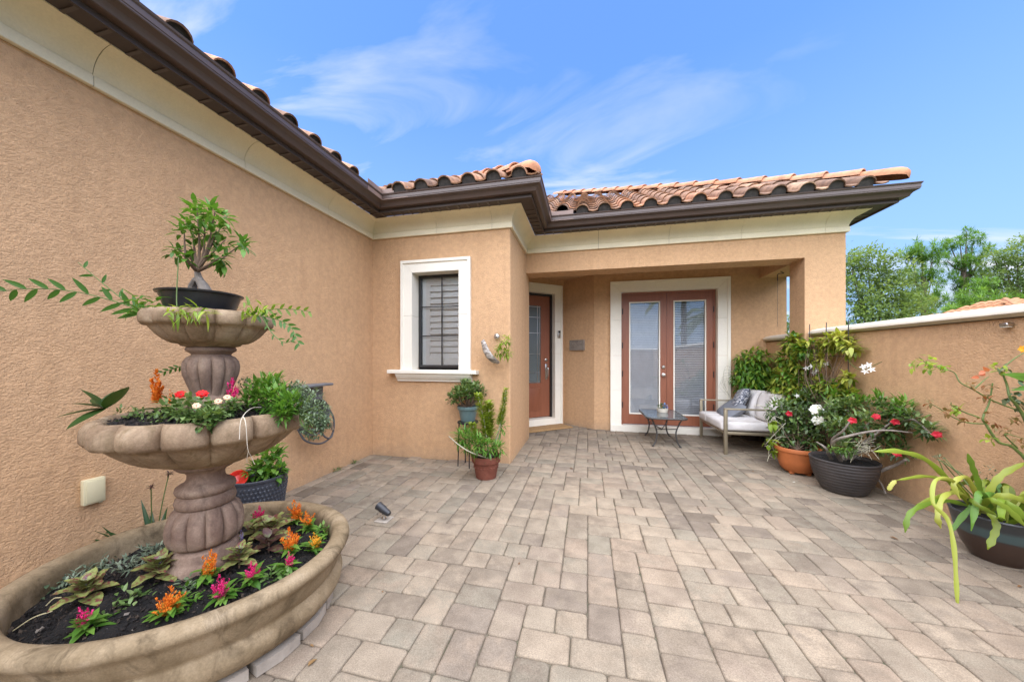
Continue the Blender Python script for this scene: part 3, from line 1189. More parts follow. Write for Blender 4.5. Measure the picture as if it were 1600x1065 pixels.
# ---- glazed double doors
fd = bpy.data.objects.new('double_door', None)
COL.objects.link(fd); fd.parent = house
trim_frame(fd, 0.395, 2.285, 0.0, 2.615, 0.184, FY, 0.035, TRIM, split=[0.72, 1.32, 1.94])
mb = MB(); mb.box((0.395, FY - 0.07, -0.02), (2.285, FY + 0.14, 0.10)); mb.build('threshold', TRIM, fd, flat=True)
ly = FY + 0.065
mb = MB()
mb.box((DX0, ly - 0.01, 0.10), (DX0 + 0.035, ly + 0.08, DZ1)); mb.box((DX1 - 0.035, ly - 0.01, 0.10), (DX1, ly + 0.08, DZ1))
mb.box((DX0 + 0.035, ly - 0.01, DZ1 - 0.03), (DX1 - 0.035, ly + 0.08, DZ1 + 0.03))
mb.build('jamb', DOORM, fd, flat=True)
xm = (DX0 + DX1) / 2
for i, (a, b_) in enumerate(((DX0 + 0.037, xm - 0.002), (xm + 0.002, DX1 - 0.037))):
    st = 0.105
    z0, z1, gz0, gz1 = 0.115, DZ1 - 0.033, 0.29, 2.265
    mb = MB()
    mb.box((a, ly, z0), (a + st, ly + 0.045, z1)); mb.box((b_ - st, ly, z0), (b_, ly + 0.045, z1))
    mb.box((a + st, ly, gz1), (b_ - st, ly + 0.045, z1)); mb.box((a + st, ly, z0), (b_ - st, ly + 0.045, gz0))
    leaf = mb.build('door_leaf', DOORM, fd, flat=True)
    mb = MB()
    w_ = 0.020
    gx0, gx1 = a + st, b_ - st
    mb.box((gx0, ly - 0.008, gz0), (gx0 + w_, ly + 0.03, gz1)); mb.box((gx1 - w_, ly - 0.008, gz0), (gx1, ly + 0.03, gz1))
    mb.box((gx0 + w_, ly - 0.008, gz1 - w_), (gx1 - w_, ly + 0.03, gz1)); mb.box((gx0 + w_, ly - 0.008, gz0), (gx1 - w_, ly + 0.03, gz0 + w_))
    mb.build('glazing_bead', TRIM, leaf, flat=True)
    mb = MB(); mb.box((gx0 + w_, ly + 0.012, gz0 + w_), (gx1 - w_, ly + 0.016, gz1 - w_)); mb.build('pane', GLASS, leaf, flat=True)
    mb = MB()
    z = gz0 + w_ + 0.012
    while z < gz1 - w_ - 0.01:
        M = Matrix.Translation((0, ly + 0.033, z)) @ Matrix.Rotation(math.radians((60, 40)[i]), 4, 'X')
        mb.box((gx0 + w_ + 0.004, -0.0165, -0.0006), (gx1 - w_ - 0.004, 0.0165, 0.0006), M)
        z += 0.030
    mb.build('blind_slat', BLIND, leaf, flat=True, kind='stuff')
    mb = MB(); mb.box((gx0, ly + 0.052, gz0), (gx1, ly + 0.06, gz1)); mb.build('unlit_backing', ROOMSHADE, leaf, flat=True)  # dark sheet behind the slats, interior shade put into its colour
    if i == 0:
        hx = b_ - 0.05
        mb = MB()
        Mx = Matrix.Rotation(PI / 2, 4, 'X')
        mb.lathe([(0.0, 0.0), (0.030, 0.0), (0.030, 0.006), (0.012, 0.010), (0.011, 0.028), (0.022, 0.036), (0.029, 0.048), (0.026, 0.060), (0.0, 0.064)], (hx, ly - 0.0, 0.985), 20, M=Mx)
        mb.build('handle', NICKEL, leaf)
        mb = MB(); mb.lathe([(0.0, 0.0), (0.030, 0.0), (0.030, 0.010), (0.024, 0.016), (0.0, 0.018)], (hx, ly, 1.12), 20, M=Mx)
        mb.build('deadbolt', NICKEL, leaf)
mb = MB()
for z in (0.45, 1.0, 1.5, 2.1):
    mb.tube([(DX1 - 0.030, ly - 0.016, z - 0.05), (DX1 - 0.030, ly - 0.016, z + 0.05)], 0.008, 8)
    mb.tube([(DX0 + 0.030, ly - 0.016, z - 0.05), (DX0 + 0.030, ly - 0.016, z + 0.05)], 0.008, 8)
mb.build('hinge', BLACK, fd)

# ---- front door in the oblique wall: built facing -Y at the origin, x = distance from A2 to the right -> left
door = bpy.data.objects.new('front_door', None)
COL.objects.link(door); door.parent = house
Md = Matrix.Translation((A2.x, A2.y, 0)) @ Matrix.Rotation(math.radians(40), 4, 'Z')     # local -x runs along DD
def dpart(mb, name, mat, parent=None, **k):
    mb.v = [tuple(Md @ Vector(p)) for p in mb.v]
    return mb.build(name, mat, parent or door, **k)
trim_frame(door, -S1 - 0.165, -S0 + 0.165, 0.0, 2.665, 0.165, 0.0, 0.03, TRIM, split=[0.75, 1.36, 1.97], M=Md, deep=0.068)
mb = MB(); mb.box((-S1, -0.06, -0.02), (-S0, 0.2, 0.135)); dpart(mb, 'threshold', TRIM, flat=True)
mb = MB(); mb.box((-S0 - 0.035, 0.07, 0.136), (-S0, 0.18, FZ1)); mb.box((-S1, 0.07, 0.136), (-S1 + 0.035, 0.18, FZ1)); mb.box((-S1 + 0.035, 0.07, FZ1 - 0.035), (-S0 - 0.035, 0.18, FZ1))
dpart(mb, 'jamb', BLACK, flat=True)
a, b_ = -S1 + 0.038, -S0 - 0.038
mb = MB()
mb.box((a, 0.105, 0.15), (a + 0.20, 0.15, FZ1 - 0.04)); mb.box((b_ - 0.20, 0.105, 0.15), (b_, 0.15, FZ1 - 0.04))
mb.box((a + 0.20, 0.105, 2.27), (b_ - 0.20, 0.15, FZ1 - 0.04)); mb.box((a + 0.20, 0.105, 0.15), (b_ - 0.20, 0.15, 0.80))
mb.rbox((a + 0.21, 0.095, 0.27), (b_ - 0.21, 0.12, 0.70), 0.012)
leaf = dpart(mb, 'door_leaf', DOORM, sharp=30)
mb = MB(); mb.box((a + 0.20, 0.12, 0.80), (b_ - 0.20, 0.13, 2.27)); dpart(mb, 'pane', LEADED, leaf, flat=True)
mb = MB()
for x in (a + 0.215, b_ - 0.215, a + 0.27, b_ - 0.27):
    mb.box((x - 0.006, 0.112, 0.80), (x + 0.006, 0.121, 2.27))
for z in (0.82, 1.0, 1.35, 1.75, 2.05, 2.25):
    mb.box((a + 0.20, 0.113, z - 0.005), (b_ - 0.20, 0.1205, z + 0.005))
dpart(mb, 'leading', NICKEL, leaf, flat=True)
mb = MB()
mb.rbox((b_ - 0.105, 0.092, 0.86), (b_ - 0.055, 0.106, 1.16), 0.006)
mb.tube(curve_pts([(b_ - 0.08, 0.10, 1.10), (b_ - 0.08, 0.045, 1.09), (b_ - 0.08, 0.035, 1.02), (b_ - 0.08, 0.05, 0.92), (b_ - 0.08, 0.10, 0.89)], 6), 0.010, 8)
dpart(mb, 'handle', NICKEL, leaf)
mb = MB(); mb.lathe([(0, 0), (0.03, 0), (0.03, 0.012), (0.02, 0.018), (0, 0.018)], (b_ - 0.08, 0.105, 1.24), 16, M=Matrix.Rotation(PI / 2, 4, 'X')); dpart(mb, 'deadbolt', NICKEL, leaf)
mb = MB(); mb.rbox((-S0 + 0.05, -0.062, 1.66), (-S0 + 0.105, -0.029, 1.80), 0.008); bell = dpart(mb, 'doorbell', NICKEL)
mb = MB(); mb.rbox((-S0 + 0.053, -0.066, 1.755), (-S0 + 0.102, -0.060, 1.797), 0.004); dpart(mb, 'camera_lens', BLACK, bell)
mb = MB(); mb.box((-S1, 0.19, 0), (-S0, 0.2, FZ1)); dpart(mb, 'unlit_backing', ROOMSHADE, flat=True)  # dark sheet closing the opening, painted as unlit interior

# ------------------------------------------------------------------ courtyard walls
cw = thing('courtyard_wall', 'terracotta stucco courtyard wall with rounded stone cap on the right', 'wall', (2.95, 2, 0))
mb = MB(); mb.box((2.81, -3.2, -0.1), (3.09, PY - 0.001, 1.56)); mb.build('wall_body', STUCCO, cw)
def cap_prof(x0, x1, z0):
    xm_, hw = (x0 + x1) / 2, (x1 - x0) / 2
    pts = []
    for k in range(11):
        a = -0.6 + (PI + 1.2) * k / 10
        pts.append((xm_ + hw * max(-1, min(1, 1.02 * math.cos(a))), z0 + 0.055 + 0.058 * math.sin(a) if math.sin(a) < 0 else z0 + 0.055 + 0.062 * math.sin(a)))
    return pts
ys = [-3.2, -1.6, 0.0, 1.55, 3.2, PY - 0.002]
for a, b_ in zip(ys[:-1], ys[1:]):
    mb = MB(); mb.prism(cap_prof(2.755, 3.145, 1.545), 1, a, b_)
    mb.build('cap_stone', CAPM, cw, sharp=60)
# low wall of the porch carries the same cap
mb = MB(); mb.prism(cap_prof(2.765, 3.15, 1.525), 1, PY + 0.331, FY - 0.002)
mb.build('wall_cap', CAPM, house, sharp=60)
# ------------------------------------------------------------------ helpers for plants and pots
def at(x, y, f):
    """point seen at photo pixel (x, y), f metres ahead of the camera"""
    u, v = (x - 800) / 520, (557 - y) / 520
    c_, s_ = math.cos(YAW), math.sin(YAW)
    return Vector((f * (-s_ + c_ * u), f * (c_ + s_ * u), EYE + f * v))


def atz(x, y, z):
    v = (557 - y) / 520
    return at(x, y, (z - EYE) / v)


def blade(mb, p, d, L, w, droop=0.3, fold=0.2, up=(0, 0, 1), n=7, shape=0.8, wave=0.0, seed=0):
    """one large leaf: a folded strip that bends along its length"""
    r = random.Random(seed)
    p, d, up = Vector(p), Vector(d).normalized(), Vector(up)
    pts, dirs, q, dd = [], [], p.copy(), d.copy()
    for i in range(n + 1):
        pts.append(q.copy()); dirs.append(dd.copy())
        dd = (dd + Vector((0, 0, -droop / n * 1.6))).normalized()
        q += dd * (L / n)
    vs, fs = [], []
    for i, (q, dd) in enumerate(zip(pts, dirs)):
        t_ = i / n
        s_ = dd.cross(up)
        s_ = s_.normalized() if s_.length > 0.05 else dd.cross(Vector((1, 0.3, 0))).normalized()
        nn = s_.cross(dd)
        hw = 0.5 * w * (math.sin(PI * min(1, t_ ** shape * 0.98 + 0.02)) ** 0.75) + 0.0004
        wv = wave * w * math.sin(t_ * 19 + seed)
        vs += [q - s_ * hw + nn * (hw * fold + wv), q, q + s_ * hw + nn * (hw * fold - wv)]
    for i in range(n):
        a = i * 3
        fs += [(a, a + 1, a + 4, a + 3), (a + 1, a + 2, a + 5, a + 4)]
    mb.add(vs, fs)


def part_empty(name, parent):
    o = bpy.data.objects.new(name, None)
    COL.objects.link(o); o.parent = parent
    return o


# ---- plant colours
G_MID = foliage('leaf_mid_green', [(0.034, 0.074, 0.016), (0.072, 0.138, 0.034), (0.145, 0.235, 0.065), (0.24, 0.32, 0.13)])
G_DARK = foliage('leaf_dark_green', [(0.018, 0.050, 0.010), (0.035, 0.090, 0.018), (0.075, 0.150, 0.035)], 0.3, 0.18)
G_LIME = foliage('leaf_lime_green', [(0.130, 0.225, 0.022), (0.230, 0.340, 0.035), (0.380, 0.460, 0.070)], 0.4, 0.42)
G_BRIGHT = foliage('leaf_bright_green', [(0.055, 0.150, 0.018), (0.105, 0.240, 0.032), (0.190, 0.340, 0.055)], 0.4, 0.35)
G_GREY = foliage('leaf_grey_green', [(0.060, 0.100, 0.050), (0.115, 0.165, 0.085), (0.200, 0.260, 0.150)], 0.6, 0.2)
G_SILVER = foliage('leaf_silver', [(0.080, 0.115, 0.075), (0.150, 0.200, 0.130), (0.260, 0.310, 0.220)], 0.6, 0.15)
G_YELLOW = foliage('leaf_yellow_green', [(0.110, 0.170, 0.018), (0.230, 0.290, 0.030), (0.380, 0.430, 0.070), (0.46, 0.44, 0.10)], 0.4, 0.35)
G_PINE = foliage('pine_needles', [(0.060, 0.140, 0.028), (0.140, 0.275, 0.050), (0.250, 0.400, 0.090)], 0.6, 0.45)
G_OAK = foliage('oak_leaves', [(0.075, 0.125, 0.038), (0.160, 0.240, 0.078), (0.270, 0.350, 0.130)], 0.6, 0.5)
G_RUST = foliage('leaf_rust', [(0.13, 0.11, 0.035), (0.20, 0.14, 0.045), (0.30, 0.10, 0.045), (0.24, 0.19, 0.06)], 0.5, 0.3)
F_ORANGE = foliage('celosia_orange', [(0.62, 0.13, 0.015), (0.80, 0.24, 0.025), (0.86, 0.36, 0.05)], 0.7, 0.3, 0.2)
F_YELLOW = foliage('celosia_yellow', [(0.75, 0.30, 0.02), (0.85, 0.45, 0.04), (0.88, 0.55, 0.08)], 0.7, 0.3, 0.2)
F_PINK = foliage('celosia_pink', [(0.50, 0.010, 0.11), (0.70, 0.025, 0.19), (0.84, 0.09, 0.32)], 0.7, 0.25, 0.2)
F_RED = foliage('petal_red', [(0.42, 0.006, 0.008), (0.58, 0.010, 0.010), (0.68, 0.03, 0.03)], 0.6, 0.1, 0.2)
F_CRIM = foliage('petal_crimson', [(0.24, 0.004, 0.012), (0.40, 0.008, 0.020), (0.55, 0.05, 0.07)], 0.6, 0.1, 0.2)
F_WHITE = foliage('petal_white', [(0.78, 0.78, 0.72), (0.86, 0.86, 0.82), (0.9, 0.9, 0.88)], 0.6, 0.25, 0.2)
F_PEACH = foliage('petal_peach', [(0.80, 0.42, 0.26), (0.85, 0.55, 0.36), (0.86, 0.62, 0.44)], 0.6, 0.2, 0.2)
F_PURPLE = foliage('floret_purple', [(0.26, 0.22, 0.42), (0.36, 0.30, 0.52)], 0.6, 0.2, 0.2)
STEM_G = simple('green_stem', (0.10, 0.15, 0.035), 0.6, 0, 0.3, 30)
STEM_B = simple('brown_stem', (0.15, 0.10, 0.065), 0.8, 0, 0.35, 40, 0.4)
BARK = simple('grey_bark', (0.22, 0.19, 0.16), 0.9, 0, 0.35, 18, 0.6, 30)
TRUNK = simple('tree_bark', (0.13, 0.095, 0.07), 0.95, 0, 0.35, 6, 0.6, 12)

m, nt, b = newmat('potting_soil')
co = objco(nt)
sc_ = noise(nt, co, 55, 5, 0.75)
c1 = ramp(nt, sc_, [(0.34, (0.003, 0.0025, 0.002)), (0.58, (0.013, 0.010, 0.008)), (0.74, (0.045, 0.032, 0.023))]).outputs[0]
sp_ = ramp(nt, noise(nt, co, 130, 1, 0.5), [(0.745, (0, 0, 0)), (0.76, (1, 1, 1))]).outputs[0]
nt.links.new(mixc(nt, sp_, c1, (0.34, 0.31, 0.27)), b.inputs['Base Color'])
b.inputs['Roughness'].default_value = 0.95
bump(nt, b, mathn(nt, 'ADD', sc_, noise(nt, co, 22, 4, 0.7)), 1.0, 0.045)
SOIL = m


def stone(name, cols, scale=6.0, dark=(0.10, 0.075, 0.05), amt=0.6, pale=None):
    m, nt, b = newmat(name)
    co = objco(nt)
    f1 = noise(nt, co, scale, 6, 0.65, 0.6)
    base = ramp(nt, f1, [(0.28 + 0.44 * i / (len(cols) - 1), c) for i, c in enumerate(cols)]).outputs[0]
    f2 = ramp(nt, noise(nt, co, scale * 1.7, 6, 0.7, 1.2, (1, 1, 0.45)), [(0.50, (0, 0, 0)), (0.68, (1, 1, 1))]).outputs[0]
    cc = mixc(nt, mathn(nt, 'MULTIPLY', f2, amt), base, dark)
    g = ramp(nt, noise(nt, co, 150, 3, 0.7), [(0.3, (0.84,) * 3), (0.7, (1.12,) * 3)]).outputs[0]
    cc = mixc(nt, 1.0, cc, g, 'MULTIPLY')
    if pale:
        f3 = ramp(nt, noise(nt, co, 3.1, 4, 0.6, 0.5), [(0.66, (0, 0, 0)), (0.71, (1, 1, 1))]).outputs[0]
        cc = mixc(nt, mathn(nt, 'MULTIPLY', f3, 0.75), cc, pale)
    nt.links.new(cc, b.inputs['Base Color'])
    b.inputs['Roughness'].default_value = 0.82
    b.inputs['Specular IOR Level'].default_value = 0.3
    bump(nt, b, mathn(nt, 'ADD', noise(nt, co, 110, 4, 0.7), noise(nt, co, 16, 3)), 0.35, 0.004)
    return m


FST = stone('fountain_stone', [(0.120, 0.074, 0.052), (0.190, 0.126, 0.092), (0.260, 0.182, 0.132), (0.340, 0.255, 0.185)], 8, (0.075, 0.050, 0.038), 0.55)
FBOWL = stone('fountain_bowl_stone', [(0.150, 0.096, 0.056), (0.235, 0.162, 0.100), (0.310, 0.225, 0.142), (0.390, 0.310, 0.215)], 7, (0.115, 0.078, 0.032), 0.6)
FBAS = stone('fountain_basin_stone', [(0.120, 0.082, 0.044), (0.200, 0.146, 0.082), (0.275, 0.208, 0.125), (0.345, 0.270, 0.178)], 4.5, (0.075, 0.052, 0.027), 0.8, (0.52, 0.45, 0.36))
CONC = simple('grey_concrete', (0.34, 0.30, 0.25), 0.95, 0, 0.25, 10, 0.5, 60)

# ------------------------------------------------------------------ fountain
FC = Vector((-1.832, 1.243, 0))
# the basin is slightly oval
BM = Matrix.Rotation(math.radians(22), 4, 'Z') @ Matrix.Diagonal((1.02, 0.912, 1, 1)) @ Matrix.Rotation(math.radians(-22), 4, 'Z')
def oval(a, r_):
    return FC + BM @ Vector((r_ * math.cos(a), r_ * math.sin(a), 0))

CC = Vector((-1.738, 1.224, 0))      # axis of the column and bowls
LC = CC + Vector((-0.024, -0.006, 0))
def soil_z(x, y):
    r_ = math.hypot(x - CC.x, y - CC.y) / 0.56
    return 0.252 + 0.085 * max(0.0, 1 - r_ * r_)
def on_soil(x, y):
    z = 0.28
    for _ in range(8):
        p = atz(x, y, z)
        z = soil_z(p.x, p.y)
    return atz(x, y, z)

fo = thing('tiered_fountain', 'weathered brown stone three-tier fountain turned into a planter', 'fountain', FC)
mb = MB()
mb.lathe([(0.46, 0.035), (0.50, 0.035), (0.535, 0.055), (0.575, 0.085), (0.600, 0.118), (0.606, 0.150), (0.597, 0.176), (0.583, 0.190), (0.580, 0.200),
          (0.590, 0.215), (0.604, 0.245), (0.612, 0.275), (0.620, 0.295), (0.634, 0.308), (0.641, 0.325), (0.636, 0.343), (0.620, 0.355),
          (0.594, 0.359), (0.570, 0.353), (0.556, 0.338), (0.550, 0.31), (0.544, 0.20), (0.30, 0.18)], FC, 96, M=BM)
mb.build('basin', FBAS, fo, sharp=50)
SZ = 0.252
sr = random.Random(9)
mb = MB()
rings, seg = 14, 64
vs = [(FC.x, FC.y, soil_z(FC.x, FC.y))]
for i in range(1, rings + 1):
    for k in range(seg):
        a, r_ = 2 * PI * k / seg, 0.548 * i / rings
        x_, y_ = oval(a, r_)[:2]
        vs.append((x_, y_, soil_z(x_, y_) + sr.uniform(-.013, .014)))
fs = [(0, 1 + k, 1 + (k + 1) % seg) for k in range(seg)]
for i in range(rings - 1):
    for k in range(seg):
        k2 = (k + 1) % seg
        fs.append((1 + i * seg + k, 1 + (i + 1) * seg + k, 1 + (i + 1) * seg + k2, 1 + i * seg + k2))
mb.add(vs, fs)
mb.build('soil', SOIL, fo, sharp=180)
UPZ = Vector((0, 0, 1))
def crumbs(parent, c, R, z, n, seed, r_in=0.0, size=(0.003, 0.010)):
    r = random.Random(seed)
    mb = MB()
    for _ in range(n):
        a, rr_ = r.uniform(0, 6.28), math.sqrt(r.uniform((r_in / R) ** 2, 1)) * R
        p = oval(a, rr_) + UPZ * z if z < 0.5 else Vector((c.x + rr_ * math.cos(a), c.y + rr_ * math.sin(a), z))
        p.z = (soil_z(p.x, p.y) if z < 0.5 else z) + r.uniform(-0.002, 0.008)
        s_ = r.uniform(*size)
        e = [rdir(r) * s_ * r.uniform(0.5, 1.2) for _ in range(3)]
        mb.tone = r.random()
        mb.add([p + e[0], p - e[0], p + e[1], p - e[1], p + e[2], p - e[2]], [(0, 2, 4), (2, 1, 4), (1, 3, 4), (3, 0, 4), (2, 0, 5), (1, 2, 5), (3, 1, 5), (0, 3, 5)])
    return mb.build('mulch', CRUMB, parent, flat=True, kind='stuff')
m, nt, b = newmat('soil_crumbs')
a_ = N(nt, 'ShaderNodeAttribute', attribute_name='tone')
nt.links.new(ramp(nt, a_.outputs['Fac'], [(0.0, (0.004, 0.003, 0.0025)), (0.55, (0.014, 0.010, 0.008)), (0.90, (0.040, 0.027, 0.018)), (0.985, (0.08, 0.058, 0.040)), (1.0, (0.20, 0.17, 0.14))]).outputs[0], b.inputs['Base Color'])
b.inputs['Roughness'].default_value = 0.95
CRUMB = m
crumbs(fo, FC, 0.54, SZ + 0.004, 5200, 77, 0.05)
crumbs(fo, CC, 0.312, 1.034, 900, 78, 0.09)
# lower column: foot rings, gadrooned bulb, two torus rings, neck, flared collar
mb = MB()
mb.lathe([(0.140, 0.25), (0.140, 0.352), (0.134, 0.366), (0.124, 0.372), (0.119, 0.380), (0.121, 0.412), (0.114, 0.422), (0.104, 0.428), (0.07, 0.432)], LC, 56)
mb.build('column_foot', FST, fo, sharp=50)
mb = MB()
mb.lathe([(0.090, 0.430, 0), (0.114, 0.436, 0.06), (0.132, 0.452, 0.14), (0.142, 0.482, 0.18), (0.144, 0.520, 0.18), (0.139, 0.553, 0.18), (0.126, 0.586, 0.15), (0.108, 0.604, 0.08), (0.09, 0.608, 0)], LC, 168, 12, 0.13)
mb.build('gadrooned_bulb', FST, fo, sharp=60)
mb = MB()
mb.lathe([(0.07, 0.604), (0.098, 0.606), (0.107, 0.614), (0.112, 0.632), (0.107, 0.652), (0.098, 0.660), (0.095, 0.664), (0.104, 0.670), (0.111, 0.686), (0.107, 0.702), (0.094, 0.712),
          (0.079, 0.718), (0.069, 0.735), (0.068, 0.756), (0.077, 0.770), (0.098, 0.780), (0.111, 0.792), (0.109, 0.802), (0.08, 0.806)], LC, 56)
mb.build('column', FST, fo, sharp=50)


def bowl(zb, zr, rb, rr, lobes, name, phase, th):
    """scalloped bowl with a fat lobed lip"""
    h = zr - zb
    p = [(rb * 0.8, zb, 0), (rb, zb + 0.004, 0.0), (rb * 1.08, zb + h * 0.08, 0.015)]
    for k in range(1, 8):
        t_ = k / 7
        p.append((rb * 1.08 + (rr * 0.90 - rb * 1.08) * t_ ** 0.75, zb + h * (0.08 + 0.50 * t_ ** 1.5), 0.08 + 0.03 * t_))
    p += [(rr * 0.965, zb + h * 0.595, 0.13), (rr * 0.996, zb + h * 0.66, 0.15), (rr, zb + h * 0.77, 0.16), (rr * 0.992, zb + h * 0.87, 0.15), (rr * 0.955, zb + h * 0.965, 0.13),
          (rr * 0.905, zr, 0.09), (rr * 0.86, zr - h * 0.03, 0.04), (rr * 0.83, zr - h * 0.12, 0.01), (rr * 0.80, zr - h * 0.35, 0), (rr * 0.2, zr - h * 0.4, 0)]
    mb = MB()
    mb.lathe(p, CC, lobes * 14, lobes, phase)
    return mb.build(name, FBOWL, fo, sharp=60)


bowl(0.803, 1.045, 0.130, 0.390, 15, 'lower_bowl', 0.21, 0.05)
bowl(1.345, 1.505, 0.105, 0.240, 12, 'upper_bowl', 0.05, 0.04)
for (rr_, zz) in ((0.318, 1.028), (0.200, 1.490)):
    mb = MB()
    vs = [(CC.x, CC.y, zz + 0.01)]
    for i in range(1, 7):
        for k in range(36):
            a = 2 * PI * k / 36
            vs.append((CC.x + rr_ * i / 6 * math.cos(a), CC.y + rr_ * i / 6 * math.sin(a), zz + sr.uniform(-.006, .008)))
    fs = [(0, 1 + k, 1 + (k + 1) % 36) for k in range(36)]
    for i in range(5):
        for k in range(36):
            k2 = (k + 1) % 36
            fs.append((1 + i * 36 + k, 1 + (i + 1) * 36 + k, 1 + (i + 1) * 36 + k2, 1 + i * 36 + k2))
    mb.add(vs, fs)
    mb.build('soil', SOIL, fo, sharp=180)
mb = MB()
mb.lathe([(0.06, 0.95, 0), (0.085, 1.05, 0), (0.082, 1.105, 0), (0.076, 1.113, 0), (0.070, 1.118, 0.0), (0.072, 1.126, 0.10), (0.080, 1.150, 0.15), (0.092, 1.185, 0.17), (0.103, 1.220, 0.17), (0.107, 1.250, 0.17),
          (0.102, 1.278, 0.15), (0.088, 1.298, 0.09), (0.074, 1.305, 0.0), (0.070, 1.310, 0), (0.078, 1.318, 0), (0.090, 1.326, 0), (0.093, 1.334, 0), (0.086, 1.346, 0), (0.05, 1.35, 0)], CC, 144, 12, 0.1)
mb.build('upper_stem', FST, fo, sharp=55)
# ring of concrete blocks the basin stands on
for k in range(17):
    a0, a1 = 2 * PI * k / 17 + 0.02, 2 * PI * (k + 1) / 17 - 0.02
    mb = MB()
    ro = 0.565 + sr.uniform(-.012, .012)
    poly = [tuple(oval(a, r_)[:2]) for r_, a in ((ro, a0), (ro + 0.006, (a0 + a1) / 2), (ro, a1), (0.40, a1), (0.40, a0))]
    mb.prism(poly, 2, 0.004, 0.050)
    mb.build('base_block', CONC, fo, sharp=30)

# ------------------------------------------------------------------ plants in the basin
pr2 = random.Random(21)
UPV = Vector((0, 0, 1))


def plume(mb_l, base, h, r0, r, n=110, lean=(0, 0)):
    """feathery celosia plume: a dense core plus side plumes, all of short bristles"""
    subs = [(0.0, 0.0, 1.0, 1.0)]
    for k in range(7):
        a = 2.4 * k + r.uniform(-.4, .4)
        subs.append((a, r.uniform(0.45, 0.95), r.uniform(0.40, 0.80), 0.62))
    for a, off, hh, fat in subs:
        top = Vector((math.cos(a) * off * r0 * 1.25 + lean[0] * h * hh, math.sin(a) * off * r0 * 1.25 + lean[1] * h * hh, h * hh))
        for _ in range(int(n * 2.2 * fat / 6)):
            t_ = r.random()
            rad = r0 * 0.75 * fat * (1 - t_) ** 0.8 * r.uniform(0.3, 1.0)
            b_ = r.uniform(0, 2 * PI)
            p = Vector(base) + top * t_ + Vector((rad * math.cos(b_), rad * math.sin(b_), 0))
            d_ = Vector((math.cos(b_) * 0.85, math.sin(b_) * 0.85, 0.55 + 1.1 * t_)) + rdir(r) * 0.5
            mb_l.leaf(p, d_, h * r.uniform(0.07, 0.15), h * 0.045, -0.1, 0.3)


def celosia(x, y, hpx, mat, word, label, n_pl=1, z=None, group='celosia plants in the basin'):
    p = on_soil(x, y)
    f = -math.sin(YAW) * p.x + math.cos(YAW) * p.y
    h = hpx * 0.9 * f / 520
    t_ = thing('celosia', label, 'flower', p, group)
    L = Leaves(pr2.randrange(9999))
    for k in range(26):
        a = 2 * PI * k / 15 * 2.4 + pr2.uniform(-.3, .3)
        el = pr2.uniform(0.0, 1.3)
        L.leaf(p + Vector((pr2.uniform(-.012, .012), pr2.uniform(-.012, .012), pr2.uniform(0.004, h * 0.42))), (math.cos(a), math.sin(a), el), pr2.uniform(0.034, 0.070), pr2.uniform(0.018, 0.030), pr2.uniform(0.1, 0.7), 0.25)
    L.build('foliage', G_BRIGHT, t_)
    for k in range(n_pl):
        a = pr2.uniform(0, 6.28)
        off = Vector((math.cos(a), math.sin(a), 0)) * (0.016 if n_pl > 1 else 0)
        L = Leaves(pr2.randrange(9999))
        plume(L, p + off + Vector((0, 0, h * 0.25)), h * (0.8 if k == 0 else 0.58), h * 0.30, pr2, 190, (pr2.uniform(-.2, .2), pr2.uniform(-.2, .2)))
        L.build('flower_plume', mat, t_)
    return t_


celosia(140, 985, 40, F_PINK, 'pink', 'pink celosia nearest the left end of the basin', 2)
celosia(264, 965, 50, F_ORANGE, 'orange', 'bushy orange celosia near the front rim below the column', 3)
celosia(324, 910, 50, F_ORANGE, 'orange', 'orange celosia directly in front of the column foot', 2)
celosia(350, 938, 40, F_PINK, 'pink', 'pink celosia at the front rim, just right of the column', 2)
celosia(392, 912, 36, F_PINK, 'pink', 'pink celosia second from the right along the front rim', 2)
celosia(447, 893, 30, F_PINK, 'pink', 'pink celosia nearest the right front rim', 2)
celosia(461, 820, 40, F_ORANGE, 'orange', 'orange celosia farthest back against the rear rim', 2)
celosia(482, 830, 36, F_ORANGE, 'orange', 'orange celosia right of the rearmost one', 1)
celosia(455, 868, 46, F_ORANGE, 'orange', 'tall rusty orange celosia left of the yellow one', 2)
celosia(490, 862, 32, F_YELLOW, 'yellow', 'golden yellow celosia near the right rim of the basin', 2)
celosia(404, 820, 30, F_PINK, 'pink', 'pink celosia close behind the coleus right of the column', 2)

m, nt, b = newmat('coleus_leaf')
co = objco(nt)
f1 = noise(nt, co, 60, 3, 0.6, 0.4)
nt.links.new(ramp(nt, f1, [(0.34, (0.15, 0.030, 0.040)), (0.42, (0.16, 0.070, 0.040)), (0.49, (0.19, 0.215, 0.060)), (0.78, (0.30, 0.35, 0.11))]).outputs[0], b.inputs['Base Color'])
b.inputs['Roughness'].default_value = 0.5
COLEUS = m
m, nt, b = newmat('coleus_leaf_dark')
co = objco(nt)
f1 = noise(nt, co, 60, 3, 0.6, 0.4)
nt.links.new(ramp(nt, f1, [(0.34, (0.045, 0.012, 0.016)), (0.52, (0.075, 0.030, 0.022)), (0.66, (0.09, 0.10, 0.035))]).outputs[0], b.inputs['Base Color'])
b.inputs['Roughness'].default_value = 0.5
COLEUSD = m


